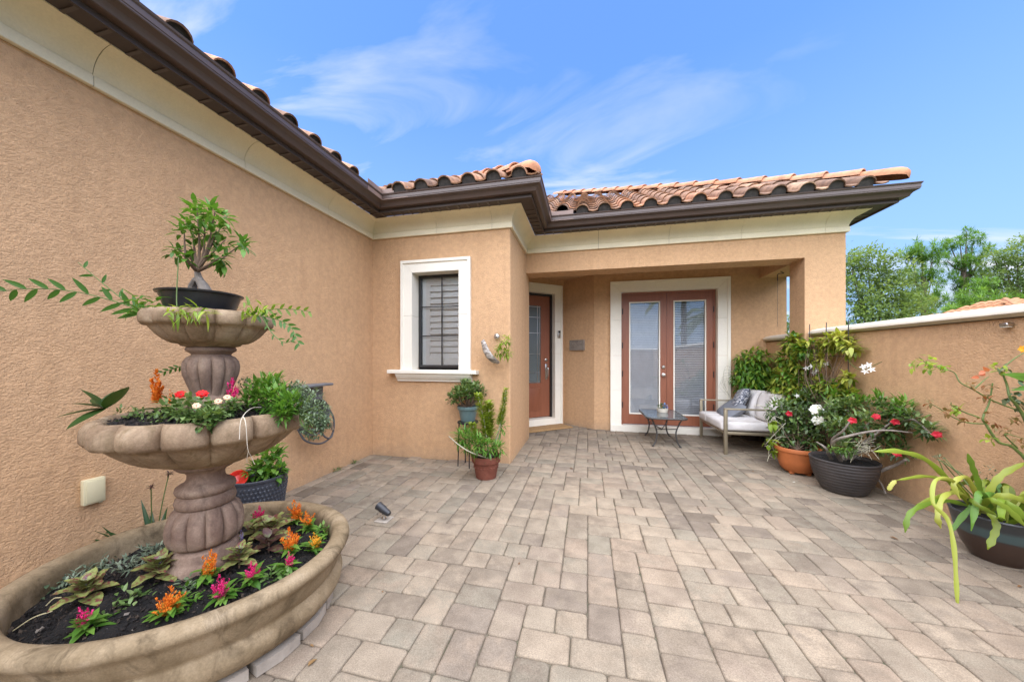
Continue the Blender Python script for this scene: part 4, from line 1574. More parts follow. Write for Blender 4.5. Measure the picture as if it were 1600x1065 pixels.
def coleus(x, y, rpx, label, mat=COLEUS, n=16, purple=True):
    p = on_soil(x, y)
    f = -math.sin(YAW) * p.x + math.cos(YAW) * p.y
    R = rpx * f / 520
    t_ = thing('coleus', label, 'plant', p, 'coleus in the basin')
    for k in range(n):
        a = 2.4 * k + pr2.uniform(-.3, .3)
        u_ = k / n
        el = 0.35 + 1.2 * u_
        mb = MB()
        blade(mb, p + Vector((0, 0, 0.02 + 0.06 * u_)), (math.cos(a), math.sin(a), el), R * (0.92 - 0.40 * u_), R * (0.50 - 0.16 * u_), 0.45, 0.25, n=6, shape=0.75, wave=0.05, seed=k)
        mb.build('leaf', mat, t_, sharp=180)
    mb = MB()
    mb.tube([p - UPV * 0.01, p + UPV * 0.07], [0.004, 0.003], 6)
    mb.build('stem', STEM_B, t_)
    if purple:
        L = Leaves(k)
        plume(L, p + UPV * 0.06, 0.045, 0.014, pr2, 40)
        L.build('flower_spike', F_PURPLE, t_)
    return t_


coleus(134, 940, 46, 'large bronze and green coleus at the left of the basin')
coleus(248, 905, 44, 'green and purple coleus left of the column foot')
coleus(374, 886, 34, 'mottled coleus right against the column foot')
coleus(425, 840, 42, 'mottled coleus between the pink and the orange celosia at the back', n=12, purple=False)
coleus(397, 842, 34, 'small mottled coleus behind the right side of the column', n=9, purple=False)
coleus(420, 862, 34, 'dark wilted coleus in the right half of the basin', COLEUSD, 10, False)

for (x, y, w_, lab) in ((150, 895, 60, 'silvery ground-cover tuft behind the large bronze coleus'), (205, 888, 52, 'silvery ground-cover tuft left of the column'),
                        (112, 915, 34, 'small silvery tuft at the far left of the basin'), (240, 866, 40, 'pale silver-leaved tuft against the rear rim')):
    p = on_soil(x, y)
    f = -math.sin(YAW) * p.x + math.cos(YAW) * p.y
    t_ = thing('dusty_miller', lab, 'plant', p, 'silver plants in the basin')
    L = Leaves(pr2.randrange(999))
    R = w_ / 2 * f / 520
    for k in range(90):
        a, rr_ = pr2.uniform(0, 6.28), R * math.sqrt(pr2.random())
        q = p + Vector((rr_ * math.cos(a), rr_ * math.sin(a) * 0.7, pr2.uniform(0.0, 0.045)))
        L.leaf(q, rdir(pr2, 0.6), pr2.uniform(0.022, 0.042), pr2.uniform(0.005, 0.009), 0.3, 0.2)
    L.build('foliage', G_SILVER, t_)
p = on_soil(508, 838)
t_ = thing('seedling_clump', 'small bright green seedling clump at the right rear of the basin', 'plant', p)
L = Leaves(5)
for k in range(55):
    q = p + Vector((pr2.uniform(-.045, .045), pr2.uniform(-.045, .045), pr2.uniform(0, .05)))
    L.leaf(q, rdir(pr2, 0.5), 0.028, 0.014, 0.3, 0.2)
L.build('foliage', G_BRIGHT, t_)
for i_, (x, y, R_s, mt, lab) in enumerate(((296, 946, 0.030, G_BRIGHT, 'small green seedling behind the bushy orange celosia'), (205, 940, 0.030, G_MID, 'low green sprout between the two large left-hand coleus'),
                          (428, 905, 0.028, G_MID, 'small sprout between the two rightmost pink celosia'), (300, 918, 0.026, G_GREY, 'grey-green sprout beside the column foot'), (70, 925, 0.026, G_GREY, 'tiny grey-green sprout near the far left rim'))):
    p = on_soil(x, y)
    t_ = thing('seedling', lab, 'plant', p, 'seedlings in the basin')
    L = Leaves(400 + i_)
    for k in range(44):
        q = p + Vector((pr2.gauss(0, R_s), pr2.gauss(0, R_s), abs(pr2.gauss(0, 0.022))))
        L.leaf(q, rdir(pr2, 0.5), pr2.uniform(0.016, 0.040), pr2.uniform(0.008, 0.017), 0.3, 0.2)
    L.build('foliage', mt, t_)
p = on_soil(377, 862)
t_ = thing('salvia', 'single pale purple flower spike beside the column foot', 'flower', p)
mb = MB(); mb.tube([p - UPV * .005, p + UPV * 0.07], 0.002, 5); mb.build('stem', STEM_G, t_)
L = Leaves(4); plume(L, p + UPV * 0.05, 0.06, 0.009, pr2, 60); L.build('flower_spike', F_PURPLE, t_)
# a few dry stalks lying on the soil
STRAW = simple('dry_stalk', (0.42, 0.36, 0.20), 0.8, 0, 0.2)
for i, (a, b_, lab) in enumerate(((( 20, 990), (82, 962), 'long dry straw stalk lying on the soil at the left end'), ((72, 950), (96, 940), 'short pale straw stalk lying by the bronze coleus'))):
    p, q = on_soil(*a) + UPV * 0.012, on_soil(*b_) + UPV * 0.02
    mb = MB(); mb.tube(curve_pts([p, (p + q) / 2 + UPV * 0.012, q], 5), 0.0022, 5)
    tag(mb.build('dry_stalk', STRAW, origin=p), lab, 'twig')

# ------------------------------------------------------------------ lower bowl planting
BZ = 1.0
p = at(165, 648, 1.55)
t_ = thing('broadleaf_plant', 'broad dark green leaves hanging over the left lip of the lower bowl', 'plant', p)
for k, (x, y, f) in enumerate(((193, 624, 1.50), (134, 630, 1.52), (128, 650, 1.50), (176, 632, 1.58), (112, 664, 1.48), (125, 676, 1.46), (150, 640, 1.6))):
    q = at(x, y, f)
    mb = MB()
    d_ = q - p
    blade(mb, p + UPV * 0.03, d_ + UPV * 0.03, d_.length * 1.2 + 0.02, 0.058, 0.15, 0.22, n=7, shape=0.75, seed=k)
    mb.build('leaf', G_MID, t_, sharp=180)
p = at(245, 640, 1.52)
t_ = thing('celosia', 'orange celosia with strappy leaves growing in the lower bowl', 'flower', p, 'celosia in the lower bowl')
for k in range(10):
    a = 2.4 * k
    mb = MB()
    blade(mb, p, (math.cos(a), math.sin(a), 0.55), pr2.uniform(0.07, 0.11), 0.016, 0.7, 0.3, n=6, seed=k)
    mb.build('leaf', G_MID, t_, sharp=180)
L = Leaves(31)
plume(L, p + UPV * 0.03, 0.155, 0.024, pr2, 170)
L.build('flower_plume', F_ORANGE, t_)
L = Leaves(32)
plume(L, p + Vector((0.045, 0.02, 0.02)), 0.07, 0.014, pr2, 60)
L.build('flower_plume', F_ORANGE, t_)
p = at(363, 632, 1.50)
t_ = thing('celosia', 'pink celosia beside the stem in the lower bowl', 'flower', p, 'celosia in the lower bowl')
L = Leaves(33)
for k in range(14):
    a = 2.4 * k
    L.leaf(p, (math.cos(a), math.sin(a), 0.4), 0.05, 0.02, 0.4, 0.2)
L.build('foliage', G_MID, t_)
L = Leaves(34); plume(L, p + UPV * 0.02, 0.10, 0.032, pr2, 170); L.build('flower_plume', F_PINK, t_)


def bushy(name, label, cat, blobs, mat, n, ll, lw, base=None, group=None, up=0.35, part='foliage', droop=0.3, seed=1, stems=0, stem_mat=None, parent=None):
    """leafy mass through a list of (centre, radius, weight) blobs"""
    r = random.Random(seed)
    base = Vector(base) if base is not None else Vector(blobs[0][0])
    t_ = parent or thing(name, label, cat, base, group)
    L = Leaves(seed)
    ws = [b_[2] if len(b_) > 2 else 1 for b_ in blobs]
    for _ in range(n):
        c, R = r.choices(blobs, ws)[0][:2]
        R = Vector((R, R, R)) if not isinstance(R, (tuple, Vector)) else Vector(R)
        d_ = rdir(r)
        k = r.random() ** 0.42
        q = Vector(c) + Vector((d_.x * R.x, d_.y * R.y, d_.z * R.z)) * k
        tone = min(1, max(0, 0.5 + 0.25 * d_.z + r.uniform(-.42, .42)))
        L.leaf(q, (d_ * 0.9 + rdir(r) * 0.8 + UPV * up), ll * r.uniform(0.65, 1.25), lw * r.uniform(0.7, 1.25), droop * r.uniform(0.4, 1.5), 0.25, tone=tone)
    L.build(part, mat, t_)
    if stems:
        mb = MB()
        for _ in range(stems):
            c, R = r.choice(blobs)[:2]
            q = Vector(c) + rdir(r) * (R if isinstance(R, float) else R[0]) * 0.6
            mid = (base + q) / 2 + rdir(r) * 0.15 * (q - base).length
            mb.tube(curve_pts([base, mid, q], 5), [0.006, 0.0025], 5)
        mb.build('stem', stem_mat or STEM_G, t_)
    return t_


def flower(parent, p, d, R, n, mat, name='flower', centre=None, wide=0.7, cup=0.3):
    """round flower: n petals round axis d"""
    d = Vector(d).normalized()
    e1 = d.cross(Vector((0.3, 0.2, 1))).normalized(); e2 = d.cross(e1)
    L = Leaves(pr2.randrange(9999))
    for k in range(n):
        a = 2 * PI * k / n + 0.2
        o_ = e1 * math.cos(a) + e2 * math.sin(a)
        L.leaf(Vector(p), o_ + d * cup, R, R * wide, 0.12, 0.15, up=d)
        if wide > 0.5:
            o2 = e1 * math.cos(a + PI / n) + e2 * math.sin(a + PI / n)
            L.leaf(Vector(p) + d * R * 0.08, o2 + d * (cup + 0.25), R * 0.86, R * wide, 0.12, 0.2, up=d)
    fl = L.build(name, mat, parent)
    if centre is not None:
        mb = MB()
        mb.lathe([(0, 0.0), (R * 0.26, 0.0), (R * 0.24, R * 0.12), (0, R * 0.16)], Vector(p) + d * R * 0.05, 10, M=d.to_track_quat('Z', 'Y').to_matrix().to_4x4())
        mb.build('flower_eye', centre, fl)
    return fl


EYE_D = simple('flower_eye_dark', (0.10, 0.02, 0.015), 0.8)
EYE_Y = simple('flower_eye_yellow', (0.75, 0.50, 0.08), 0.8)
CAMD = Vector((0, 0, EYE))
t_ = bushy('petunia', 'red petunias with mounded green foliage in front of the upper stem', 'flower',
           [(at(270, 638, 1.42), 0.055), (at(295, 640, 1.36), 0.06), (at(320, 645, 1.34), 0.06), (at(300, 650, 1.32), 0.045), (at(325, 655, 1.30), 0.04)], G_MID, 520, 0.026, 0.016, base=at(295, 655, 1.36), seed=41)
for (x, y, f) in ((283, 617, 1.36), (316, 616, 1.33)):
    q = at(x, y, f)
    flower(t_, q, (CAMD - q).normalized() + Vector((0, 0, 1.1)), 0.022, 7, F_RED, centre=EYE_D, wide=1.0)
t_ = bushy('calibrachoa', 'small peach flowers with dark eyes beside the red petunias', 'flower',
           [(at(345, 640, 1.40), 0.05), (at(362, 636, 1.44), 0.04), (at(333, 652, 1.32), 0.035)], G_MID, 260, 0.022, 0.013, base=at(345, 655, 1.36), seed=42)
for (x, y, f) in ((341, 627, 1.32), (355, 621, 1.36), (307, 634, 1.27)):
    q = at(x, y, f)
    flower(t_, q, (CAMD - q).normalized() + Vector((0, 0, 0.7)), 0.014, 7, F_PEACH, centre=EYE_D, wide=1.0)
bushy('sedum_clump', 'low dark sedum creeping along the left front lip of the lower bowl', 'plant',
      [(at(205, 652, 1.42), 0.028), (at(225, 655, 1.38), 0.030), (at(250, 655, 1.36), 0.034), (at(215, 645, 1.48), 0.03, 0.7), (at(190, 645, 1.52), 0.025, 0.7)], G_MID, 170, 0.022, 0.009, base=at(225, 660, 1.40), seed=46)
bushy('herb_clump', 'bright green herb clump on the right half of the lower bowl', 'plant',
      [(at(405, 618, 1.62), 0.075, 1.4), (at(432, 624, 1.58), 0.07, 1.2), (at(452, 632, 1.54), 0.05), (at(425, 600, 1.62), 0.05, 0.7), (at(440, 645, 1.5), 0.04, 0.7)], G_BRIGHT, 900, 0.044, 0.012, base=at(425, 645, 1.58), seed=43, up=0.9, stems=14)
bushy('trailing_herb', 'grey-green fine-leaved plant spilling over the right lip of the lower bowl', 'plant',
      [(at(480, 625, 1.58), 0.07, 1.2), (at(495, 645, 1.55), 0.06, 1.2), (at(490, 668, 1.52), 0.05), (at(465, 612, 1.62), 0.05), (at(505, 660, 1.52), 0.03), (at(388, 608, 1.7), 0.06, 0.8)], G_GREY, 1700, 0.018, 0.007, base=at(470, 645, 1.56), seed=44, stems=26)
# pale roots hanging over the lip
ROOT = simple('pale_root', (0.55, 0.50, 0.40), 0.8, 0, 0.12)
t_ = thing('dangling_root', 'thin pale root dangling over the lip of the lower bowl', 'root', at(380, 645, 1.33))
mb = MB()
mb.tube(curve_pts([at(408, 636, 1.42), at(392, 638, 1.30), at(377, 655, 1.225), at(374, 686, 1.205)], 8), 0.0012, 5)
mb.tube(curve_pts([at(380, 650, 1.24), at(384, 662, 1.215), at(387, 700, 1.22), at(392, 712, 1.25), at(398, 725, 1.27)], 8), 0.0012, 5)
mb.tube(curve_pts([at(388, 705, 1.225), at(386, 716, 1.24), at(386, 722, 1.25)], 5), 0.0010, 5)
mb.build('root_strand', ROOT, t_)

# ------------------------------------------------------------------ top pot with a little ficus
PT = CC + Vector((-0.048, -0.01, 1.493))
BLKP = simple('black_plastic', (0.018, 0.019, 0.021), 0.32, 0, 0.2, 30)
fi = thing('potted_ficus', 'small ficus tree in a shallow black pot on top of the fountain', 'potted plant', PT)
mb = MB()
mb.lathe([(0.10, 0), (0.118, 0.004), (0.142, 0.080), (0.146, 0.094), (0.156, 0.096), (0.158, 0.103), (0.152, 0.106), (0.140, 0.104), (0.134, 0.085), (0.05, 0.083)], PT, 48)
mb.build('pot', BLKP, fi)
mb = MB(); mb.lathe([(0.137, 0.083), (0.08, 0.090), (0.0, 0.095)], PT, 24); mb.build('soil', SOIL, fi)
mb = MB()
f0 = 1.56
A_, B_, C_ = at(322, 458, f0 - 0.02), at(311, 436, f0), at(308, 424, f0)
mb.tube(curve_pts([A_ - UPV * 0.03, A_, (A_ + B_) / 2 + Vector((0.004, 0, 0)), B_, C_], 5), [0.030, 0.011], 10)
mb.tube(curve_pts([at(300, 462, f0 + 0.02), at(301, 448, f0 + 0.02), at(306, 436, f0)], 5), [0.022, 0.012], 8)
mb.build('trunk', BARK, fi)
mb = MB()
tips = [(288, 365), (300, 350), (320, 345), (338, 360), (352, 375), (372, 385), (308, 325), (336, 330), (350, 345), (280, 388), (345, 402), (295, 395), (320, 372)]
for x, y in tips:
    q = at(x, y, f0 + pr2.uniform(-0.10, 0.10))
    mid = C_ + (q - C_) * 0.45 + Vector((pr2.uniform(-.015, .015), pr2.uniform(-.015, .015), -0.012))
    mb.tube(curve_pts([C_, mid, q], 5), [0.0075, 0.0022], 6)
mb.build('branch', STEM_B, fi)
L = Leaves(61)
for x, y in tips:
    for j in range(2):
        c = at(x + pr2.uniform(-9, 9), y + pr2.uniform(-9, 9), f0 + pr2.uniform(-.10, .10))
        for k in range(13):
            d_ = rdir(pr2, 0.25)
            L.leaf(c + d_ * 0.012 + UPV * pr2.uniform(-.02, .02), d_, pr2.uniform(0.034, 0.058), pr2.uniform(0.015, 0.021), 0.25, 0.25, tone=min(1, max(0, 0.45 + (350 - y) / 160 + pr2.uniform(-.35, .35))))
for x, y in ((345, 405), (350, 415), (338, 398)):
    c = at(x, y, f0)
    for k in range(6):
        L.leaf(c, rdir(pr2, -0.8), 0.06, 0.022, 0.2, 0.2)
L.build('foliage', G_BRIGHT, fi)

# ------------------------------------------------------------------ trailing orchid canes on the upper bowl
def cane(parent, pts, n, L0, side_alt=True, r=0.0028, seed=1, mat=G_BRIGHT, wid=0.26, droop=0.15):
    rr = random.Random(seed)
    P = curve_pts(pts, 8)
    mb = MB(); mb.tube(P, [r, r * 0.45], 6)
    st = mb.build('cane', STEM_G, parent)
    for k in range(n):
        t_ = (k + 0.6) / n
        i = min(len(P) - 2, int(t_ * (len(P) - 1)))
        p_, d_ = P[i], (P[i + 1] - P[i]).normalized()
        s_ = 1 if k % 2 else -1
        view = (CAMD - p_).normalized()
        sd = d_.cross(view).normalized() * s_
        mb = MB()
        blade(mb, p_, d_ * 0.72 + sd * 0.75 + view * rr.uniform(-.15, .35), L0 * rr.uniform(0.85, 1.1) * (1 - 0.25 * t_), L0 * wid, droop, 0.2, up=view, n=5, shape=0.8, seed=k)
        mb.build('leaf', mat, parent, sharp=180)


t_ = thing('orchid_cane_plant', 'long leafy cane arching left from the upper bowl across the wall', 'plant', at(225, 485, 1.50))
cane(t_, [at(228, 490, 1.50), at(190, 474, 1.46), at(120, 456, 1.40), at(50, 451, 1.34), at(-14, 457, 1.30)], 17, 0.078, seed=2, wid=0.22)
cane(t_, [at(222, 488, 1.50), at(195, 470, 1.50), at(160, 442, 1.50), at(122, 410, 1.50)], 8, 0.055, seed=3, wid=0.2)
L = Leaves(71)
for k in range(46):
    q = at(pr2.uniform(205, 250), pr2.uniform(462, 492), 1.44 + pr2.uniform(-.06, .05))
    L.leaf(q, rdir(pr2, -0.1), pr2.uniform(0.04, 0.07), pr2.uniform(0.012, 0.02), 0.3, 0.2)
L.build('foliage', G_BRIGHT, t_)
t_ = thing('spider_plant', 'tuft of narrow striped leaves draped over the front lip of the upper bowl', 'plant', at(295, 492, 1.36))
L = Leaves(72)
for k in range(60):
    q = at(pr2.uniform(255, 325), pr2.uniform(480, 495), 1.36 + pr2.uniform(-.05, .05))
    L.leaf(q, rdir(pr2, -0.05) + (CAMD - q).normalized() * 0.5, pr2.uniform(0.04, 0.075), pr2.uniform(0.007, 0.011), 0.45, 0.3)
L.build('foliage', G_LIME, t_)
mb = MB(); mb.tube(curve_pts([at(277, 492, 1.40), at(276, 460, 1.41), at(279, 402, 1.42)], 5), 0.0022, 5); mb.build('stem', STEM_G, t_)
t_ = thing('orchid_cane_plant', 'short leafy canes drooping right from the upper bowl', 'plant', at(388, 490, 1.52))
cane(t_, [at(385, 492, 1.52), at(420, 484, 1.52), at(455, 483, 1.50), at(486, 487, 1.48)], 16, 0.045, seed=5, wid=0.22, mat=G_LIME)
cane(t_, [at(392, 492, 1.50), at(430, 498, 1.48), at(455, 512, 1.46), at(468, 540, 1.44)], 18, 0.045, seed=6, wid=0.25)
cane(t_, [at(410, 495, 1.48), at(425, 520, 1.46), at(445, 535, 1.45), at(462, 528, 1.46)], 9, 0.03, seed=7, wid=0.2)
L = Leaves(73)
for k in range(42):
    q = at(pr2.uniform(380, 425), pr2.uniform(476, 494), 1.48 + pr2.uniform(-.05, .05))
    L.leaf(q, rdir(pr2, 0.0), pr2.uniform(0.03, 0.055), pr2.uniform(0.008, 0.014), 0.3, 0.2)
L.build('foliage', G_LIME, t_)
t_ = thing('wisp_sprig', 'thin green sprig poking out behind the upper stem', 'plant', at(280, 575, 1.66))
cane(t_, [at(284, 572, 1.66), at(270, 576, 1.66), at(252, 582, 1.64)], 8, 0.03, seed=8, wid=0.28)
# ------------------------------------------------------------------ things on and along the left wall
PLATE = simple('cream_plastic', (0.62, 0.56, 0.36), 0.4, 0, 0.03)
t_ = thing('outlet_cover', 'cream square weatherproof outlet cover on the left wall', 'outlet cover', (HX, 1.35, 0.52))
mb = MB(); mb.rbox((HX - 0.002, 1.300, 0.452), (HX + 0.030, 1.390, 0.596), 0.006); lid = mb.build('cover', PLATE, t_, sharp=30)
mb = MB(); mb.rbox((HX + 0.0295, 1.309, 0.462), (HX + 0.033, 1.381, 0.586), 0.002); mb.build('cover_panel', PLATE, lid, sharp=30)
mb = MB(); mb.rbox((HX + 0.002, 1.365, 0.444), (HX + 0.02, 1.382, 0.4525), 0.002); mb.build('latch', PLATE, t_)

HOSE = simple('grey_hose', (0.075, 0.075, 0.08), 0.5, 0, 0.15)
REEL = simple('grey_plastic', (0.14, 0.145, 0.155), 0.5, 0, 0.12)
t_ = thing('hose_reel', 'grey wall-mounted hose hanger with a coiled garden hose', 'hose reel', (HX, 2.80, 0.70))
mb = MB()
mb.prism([(2.62, 0.98), (2.66, 1.02), (2.97, 1.02), (3.0, 0.98), (2.98, 0.72), (2.90, 0.62), (2.72, 0.62), (2.64, 0.72)], 0, HX + 0.001, HX + 0.075)
mb.build('hanger', REEL, t_, sharp=30)
mb = MB(); mb.rbox((HX + 0.07, 2.60, 1.0), (HX + 0.20, 3.01, 1.025), 0.01); mb.build('shelf', REEL, t_, sharp=30)
mb = MB()
hr = random.Random(2)
for k in range(7):
    x = HX + 0.09 + 0.014 * k
    pts = []
    for i in range(25):
        a = 2 * PI * i / 24
        pts.append((x + hr.uniform(-.003, .003), 2.80 + (0.15 + 0.004 * k) * math.cos(a), 0.72 - 0.01 * (k % 3) + (0.16 + 0.01 * (k % 3)) * math.sin(a)))
    mb.tube(pts, 0.0085, 6, False)
mb.tube(curve_pts([(HX + 0.10, 2.66, 0.60), (HX + 0.13, 2.72, 0.48), (HX + 0.14, 2.90, 0.41), (HX + 0.13, 3.06, 0.46), (HX + 0.12, 3.10, 0.62), (HX + 0.10, 3.03, 0.78)], 8), 0.0095, 8)
mb.tube(curve_pts([(HX + 0.12, 2.90, 0.56), (HX + 0.15, 2.94, 0.47), (HX + 0.15, 3.02, 0.44), (HX + 0.14, 3.07, 0.50)], 6), 0.0095, 8)
mb.build('hose', HOSE, t_)
mb = MB(); mb.tube([(HX + 0.15, 3.03, 0.60), (HX + 0.15, 3.045, 0.52)], [0.011, 0.016], 10); mb.build('nozzle', NICKEL, t_)

# ---- wicker-look blue-grey pot with basil
m, nt, b = newmat('woven_resin')
co = objco(nt)
ck = N(nt, 'ShaderNodeTexBrick')
ck.inputs['Scale'].default_value = 14
ck.inputs['Color1'].default_value = (0.050, 0.056, 0.070, 1); ck.inputs['Color2'].default_value = (0.062, 0.068, 0.082, 1); ck.inputs['Mortar'].default_value = (0.035, 0.038, 0.048, 1)
nt.links.new(ck.outputs[0], b.inputs['Base Color'])
b.inputs['Roughness'].default_value = 0.5
WOVEN = m
PB = Vector((-2.47, 2.06, 0))
t_ = thing('basil_pot', 'blue-grey woven-look pot of basil between the fountain and the left wall', 'potted plant', PB)
mb = MB()
mb.lathe([(0.12, 0.0), (0.135, 0.004), (0.165, 0.15), (0.185, 0.30), (0.190, 0.375), (0.197, 0.380), (0.199, 0.395), (0.190, 0.399), (0.180, 0.394), (0.172, 0.33), (0.05, 0.33)], PB, 48)
pot = mb.build('pot', WOVEN, t_)
mb = MB()                                     # raised weave
for j in range(11):
    zz = 0.03 + 0.031 * j
    rr_ = np.interp(zz, [0, 0.15, 0.30, 0.375], [0.135, 0.165, 0.185, 0.190])
    for k in range(46):
        a = 2 * PI * (k + 0.5 * (j % 2)) / 46
        e = Vector((math.cos(a), math.sin(a), 0)); s_ = Vector((-e.y, e.x, 0))
        c = PB + e * (rr_ + 0.0005) + UPV * zz
        vs = [c - s_ * 0.008 - UPV * 0.011, c + s_ * 0.008 - UPV * 0.011, c + s_ * 0.008 + UPV * 0.011, c - s_ * 0.008 + UPV * 0.011,
              c + e * 0.006 - s_ * 0.004 - UPV * 0.006, c + e * 0.006 + s_ * 0.004 - UPV * 0.006, c + e * 0.006 + s_ * 0.004 + UPV * 0.006, c + e * 0.006 - s_ * 0.004 + UPV * 0.006]
        mb.add(vs, [(4, 5, 6, 7), (0, 1, 5, 4), (1, 2, 6, 5), (2, 3, 7, 6), (3, 0, 4, 7)])
mb.build('weave', WOVEN, pot, kind='stuff', sharp=30)
mb = MB(); mb.lathe([(0.178, 0.345), (0.0, 0.355)], PB, 24); mb.build('soil', SOIL, t_)
bushy('', '', '', [(PB + Vector((0.06, 0.02, 0.46)), 0.11), (PB + Vector((0.02, 0.08, 0.54)), 0.10), (PB + Vector((0.13, 0.02, 0.42)), 0.07), (PB + Vector((0.0, 0.0, 0.42)), 0.08)], G_BRIGHT, 330, 0.058, 0.032, base=PB + UPV * 0.36, seed=51, parent=t_, stems=12, up=0.2)
REDP = simple('red_glazed', (0.52, 0.025, 0.015), 0.25, 0, 0.2, 12)
q = PB + Vector((-0.03, -0.13, 0.40))
mb = MB(); mb.lathe([(0.02, -0.035), (0.05, -0.025), (0.068, 0.0), (0.072, 0.012), (0.066, 0.012), (0.046, -0.014), (0.0, -0.024)], q, 28, M=Matrix.Rotation(0.75, 4, 'X') @ Matrix.Rotation(0.3, 4, 'Y'))
tag(mb.build('red_dish', REDP, origin=q), 'small red glazed dish propped in the basil pot', 'dish')

# ---- strappy weeds between basin and wall
q = Vector((-2.60, 1.50, 0))
t_ = thing('agapanthus', 'dark strappy plant with seed heads between the basin and the left wall', 'plant', q)
ar = random.Random(12)
for k in range(52):
    a = ar.uniform(0, 6.28)
    mb = MB()
    blade(mb, q + Vector((ar.uniform(-.05, .05), ar.uniform(-.08, .08), 0)), (math.cos(a) * 0.40, math.sin(a) * 0.55, 1), ar.uniform(0.30, 0.46), 0.036, ar.uniform(0.15, 1.1), 0.3, n=7, shape=0.6, seed=k)
    mb.build('leaf', G_DARK, t_, sharp=180)
mb = MB()
for dx, dy, h in ((0.03, -0.02, 0.52), (0.02, 0.03, 0.57)):
    mb.tube(curve_pts([q, q + Vector((dx, dy, h * 0.6)), q + Vector((dx * 2, dy * 2, h))], 5), 0.003, 5)
mb.build('stem', STEM_G, t_)
for dx, dy, h in ((0.03, -0.02, 0.52), (0.02, 0.03, 0.57)):
    L = Leaves(3)
    for _ in range(18):
        L.leaf(q + Vector((dx * 2, dy * 2, h)), rdir(ar, 0.3), 0.028, 0.008, 0.1, 0.2, tone=0)
    L.build('seed_head', COLEUSD, t_)
# small weeds at the foot of the wall
for (x, y, lab) in ((522, 735, 'tiny green weed at the foot of the left wall'), (541, 722, 'lower of two weeds near the inside corner')):
    q = atz(x, y, 0.0)
    q.x = max(q.x, HX + 0.03)
    L = Leaves(int(x))
    for _ in range(26):
        L.leaf(q + Vector((ar.uniform(-.02, .03), ar.uniform(-.05, .05), ar.uniform(0, .03))), rdir(ar, 0.7), 0.035, 0.010, 0.3, 0.2)
    tag(L.build('weed', G_MID, origin=q), lab, 'weed', 'weeds at the wall foot')

# ---- landscape spotlight
q = Vector((-1.581, 2.36, 0))
SPOT = simple('dark_grey_metal', (0.035, 0.037, 0.042), 0.45, 0.2, 0.2, 20)
t_ = thing('landscape_spotlight', 'small dark bullet spotlight standing on the paving', 'spotlight', q)
mb = MB(); mb.rbox((q.x - 0.055, q.y - 0.055, 0.001), (q.x + 0.055, q.y + 0.055, 0.010), 0.003); mb.build('base_plate', CONC, t_)
mb = MB(); mb.tube([q + UPV * 0.008, q + UPV * 0.055], 0.010, 10); mb.tube([q + UPV * 0.010, q + UPV * 0.022], 0.017, 10); mb.build('stem', NICKEL, t_)
ax = Vector((-0.80, 0.16, 0.33)).normalized()
Mq = ax.to_track_quat('Z', 'Y').to_matrix().to_4x4()
mb = MB(); mb.lathe([(0.0, -0.062), (0.018, -0.060), (0.024, -0.045), (0.026, 0.0), (0.029, 0.004), (0.031, 0.052), (0.033, 0.066), (0.028, 0.066), (0.026, 0.045), (0.0, 0.044)], q + UPV * 0.080, 24, M=Mq)
mb.build('lamp_housing', SPOT, t_)
mb = MB(); mb.tube([q + UPV * 0.05 + Vector((0.0, -0.01, 0)), q + UPV * 0.075], 0.012, 8); mb.build('knuckle', SPOT, t_)

# ------------------------------------------------------------------ pots under the window
TERRA = stone('dark_terracotta', [(0.115, 0.036, 0.022), (0.165, 0.052, 0.032), (0.205, 0.075, 0.048)], 9, (0.10, 0.04, 0.03), 0.4)
q = Vector((-1.07, 3.45, 0))
t_ = thing('cactus_pot', 'terracotta pot with upright pencil cactus and ferny leaves at the bump-out corner', 'potted plant', q)
mb = MB()
mb.lathe([(0.09, 0.0), (0.108, 0.003), (0.138, 0.165), (0.140, 0.172), (0.154, 0.176), (0.158, 0.230), (0.156, 0.240), (0.148, 0.242), (0.140, 0.232), (0.136, 0.20), (0.05, 0.20)], q, 48)
mb.build('pot', TERRA, t_)
mb = MB(); mb.lathe([(0.139, 0.205), (0.0, 0.213)], q, 24); mb.build('soil', SOIL, t_)
# relief band of ornaments on the pot
mb = MB()
for k in range(22):
    a = 2 * PI * k / 22
    e = Vector((math.cos(a), math.sin(a), 0))
    mb.lathe([(0, 0), (0.011, 0), (0.008, 0.005), (0, 0.007)], q + e * 0.1295 + UPV * (0.12 + 0.008 * (k % 2)), 8, M=e.to_track_quat('Z', 'Y').to_matrix().to_4x4())
mb.build('relief', TERRA, t_)
cr = random.Random(77)
def bottle_stem(base, top, r_, n_leaf, parent, mat=G_LIME, bare=0.0):
    """upright stem clothed in short bristly leaves"""
    base, top = Vector(base), Vector(top)
    mid = (base + top) / 2 + rdir(cr) * 0.03
    P = curve_pts([base, mid, top], 8)
    mb = MB(); mb.tube(P, [0.009, 0.006], 8)
    mb.build('stem', STEMW, parent)
    L = Leaves(cr.randrange(9999))
    for _ in range(n_leaf):
        u_ = bare + (1 - bare) * cr.random()
        i = min(len(P) - 2, int(u_ * (len(P) - 1)))
        p_ = P[i] + (P[i + 1] - P[i]) * cr.random()
        a = cr.uniform(0, 6.28)
        L.leaf(p_ + Vector((math.cos(a), math.sin(a), 0)) * r_ * 0.15, (math.cos(a), math.sin(a), cr.uniform(0.2, 1.1)), r_ * cr.uniform(0.7, 1.15) * (1.05 - 0.45 * u_ ** 3), r_ * 0.20, 0.15, 0.3, tone=cr.uniform(0.45, 1))
    L.build('foliage', mat, parent)
STEMW = simple('pale_stem', (0.38, 0.36, 0.26), 0.8, 0, 0.25, 30)
Zs = q + UPV * 0.20
bottle_stem(Zs + Vector((0.03, 0.02, 0)), at(747, 615, 3.60), 0.078, 520, t_, bare=0.40)
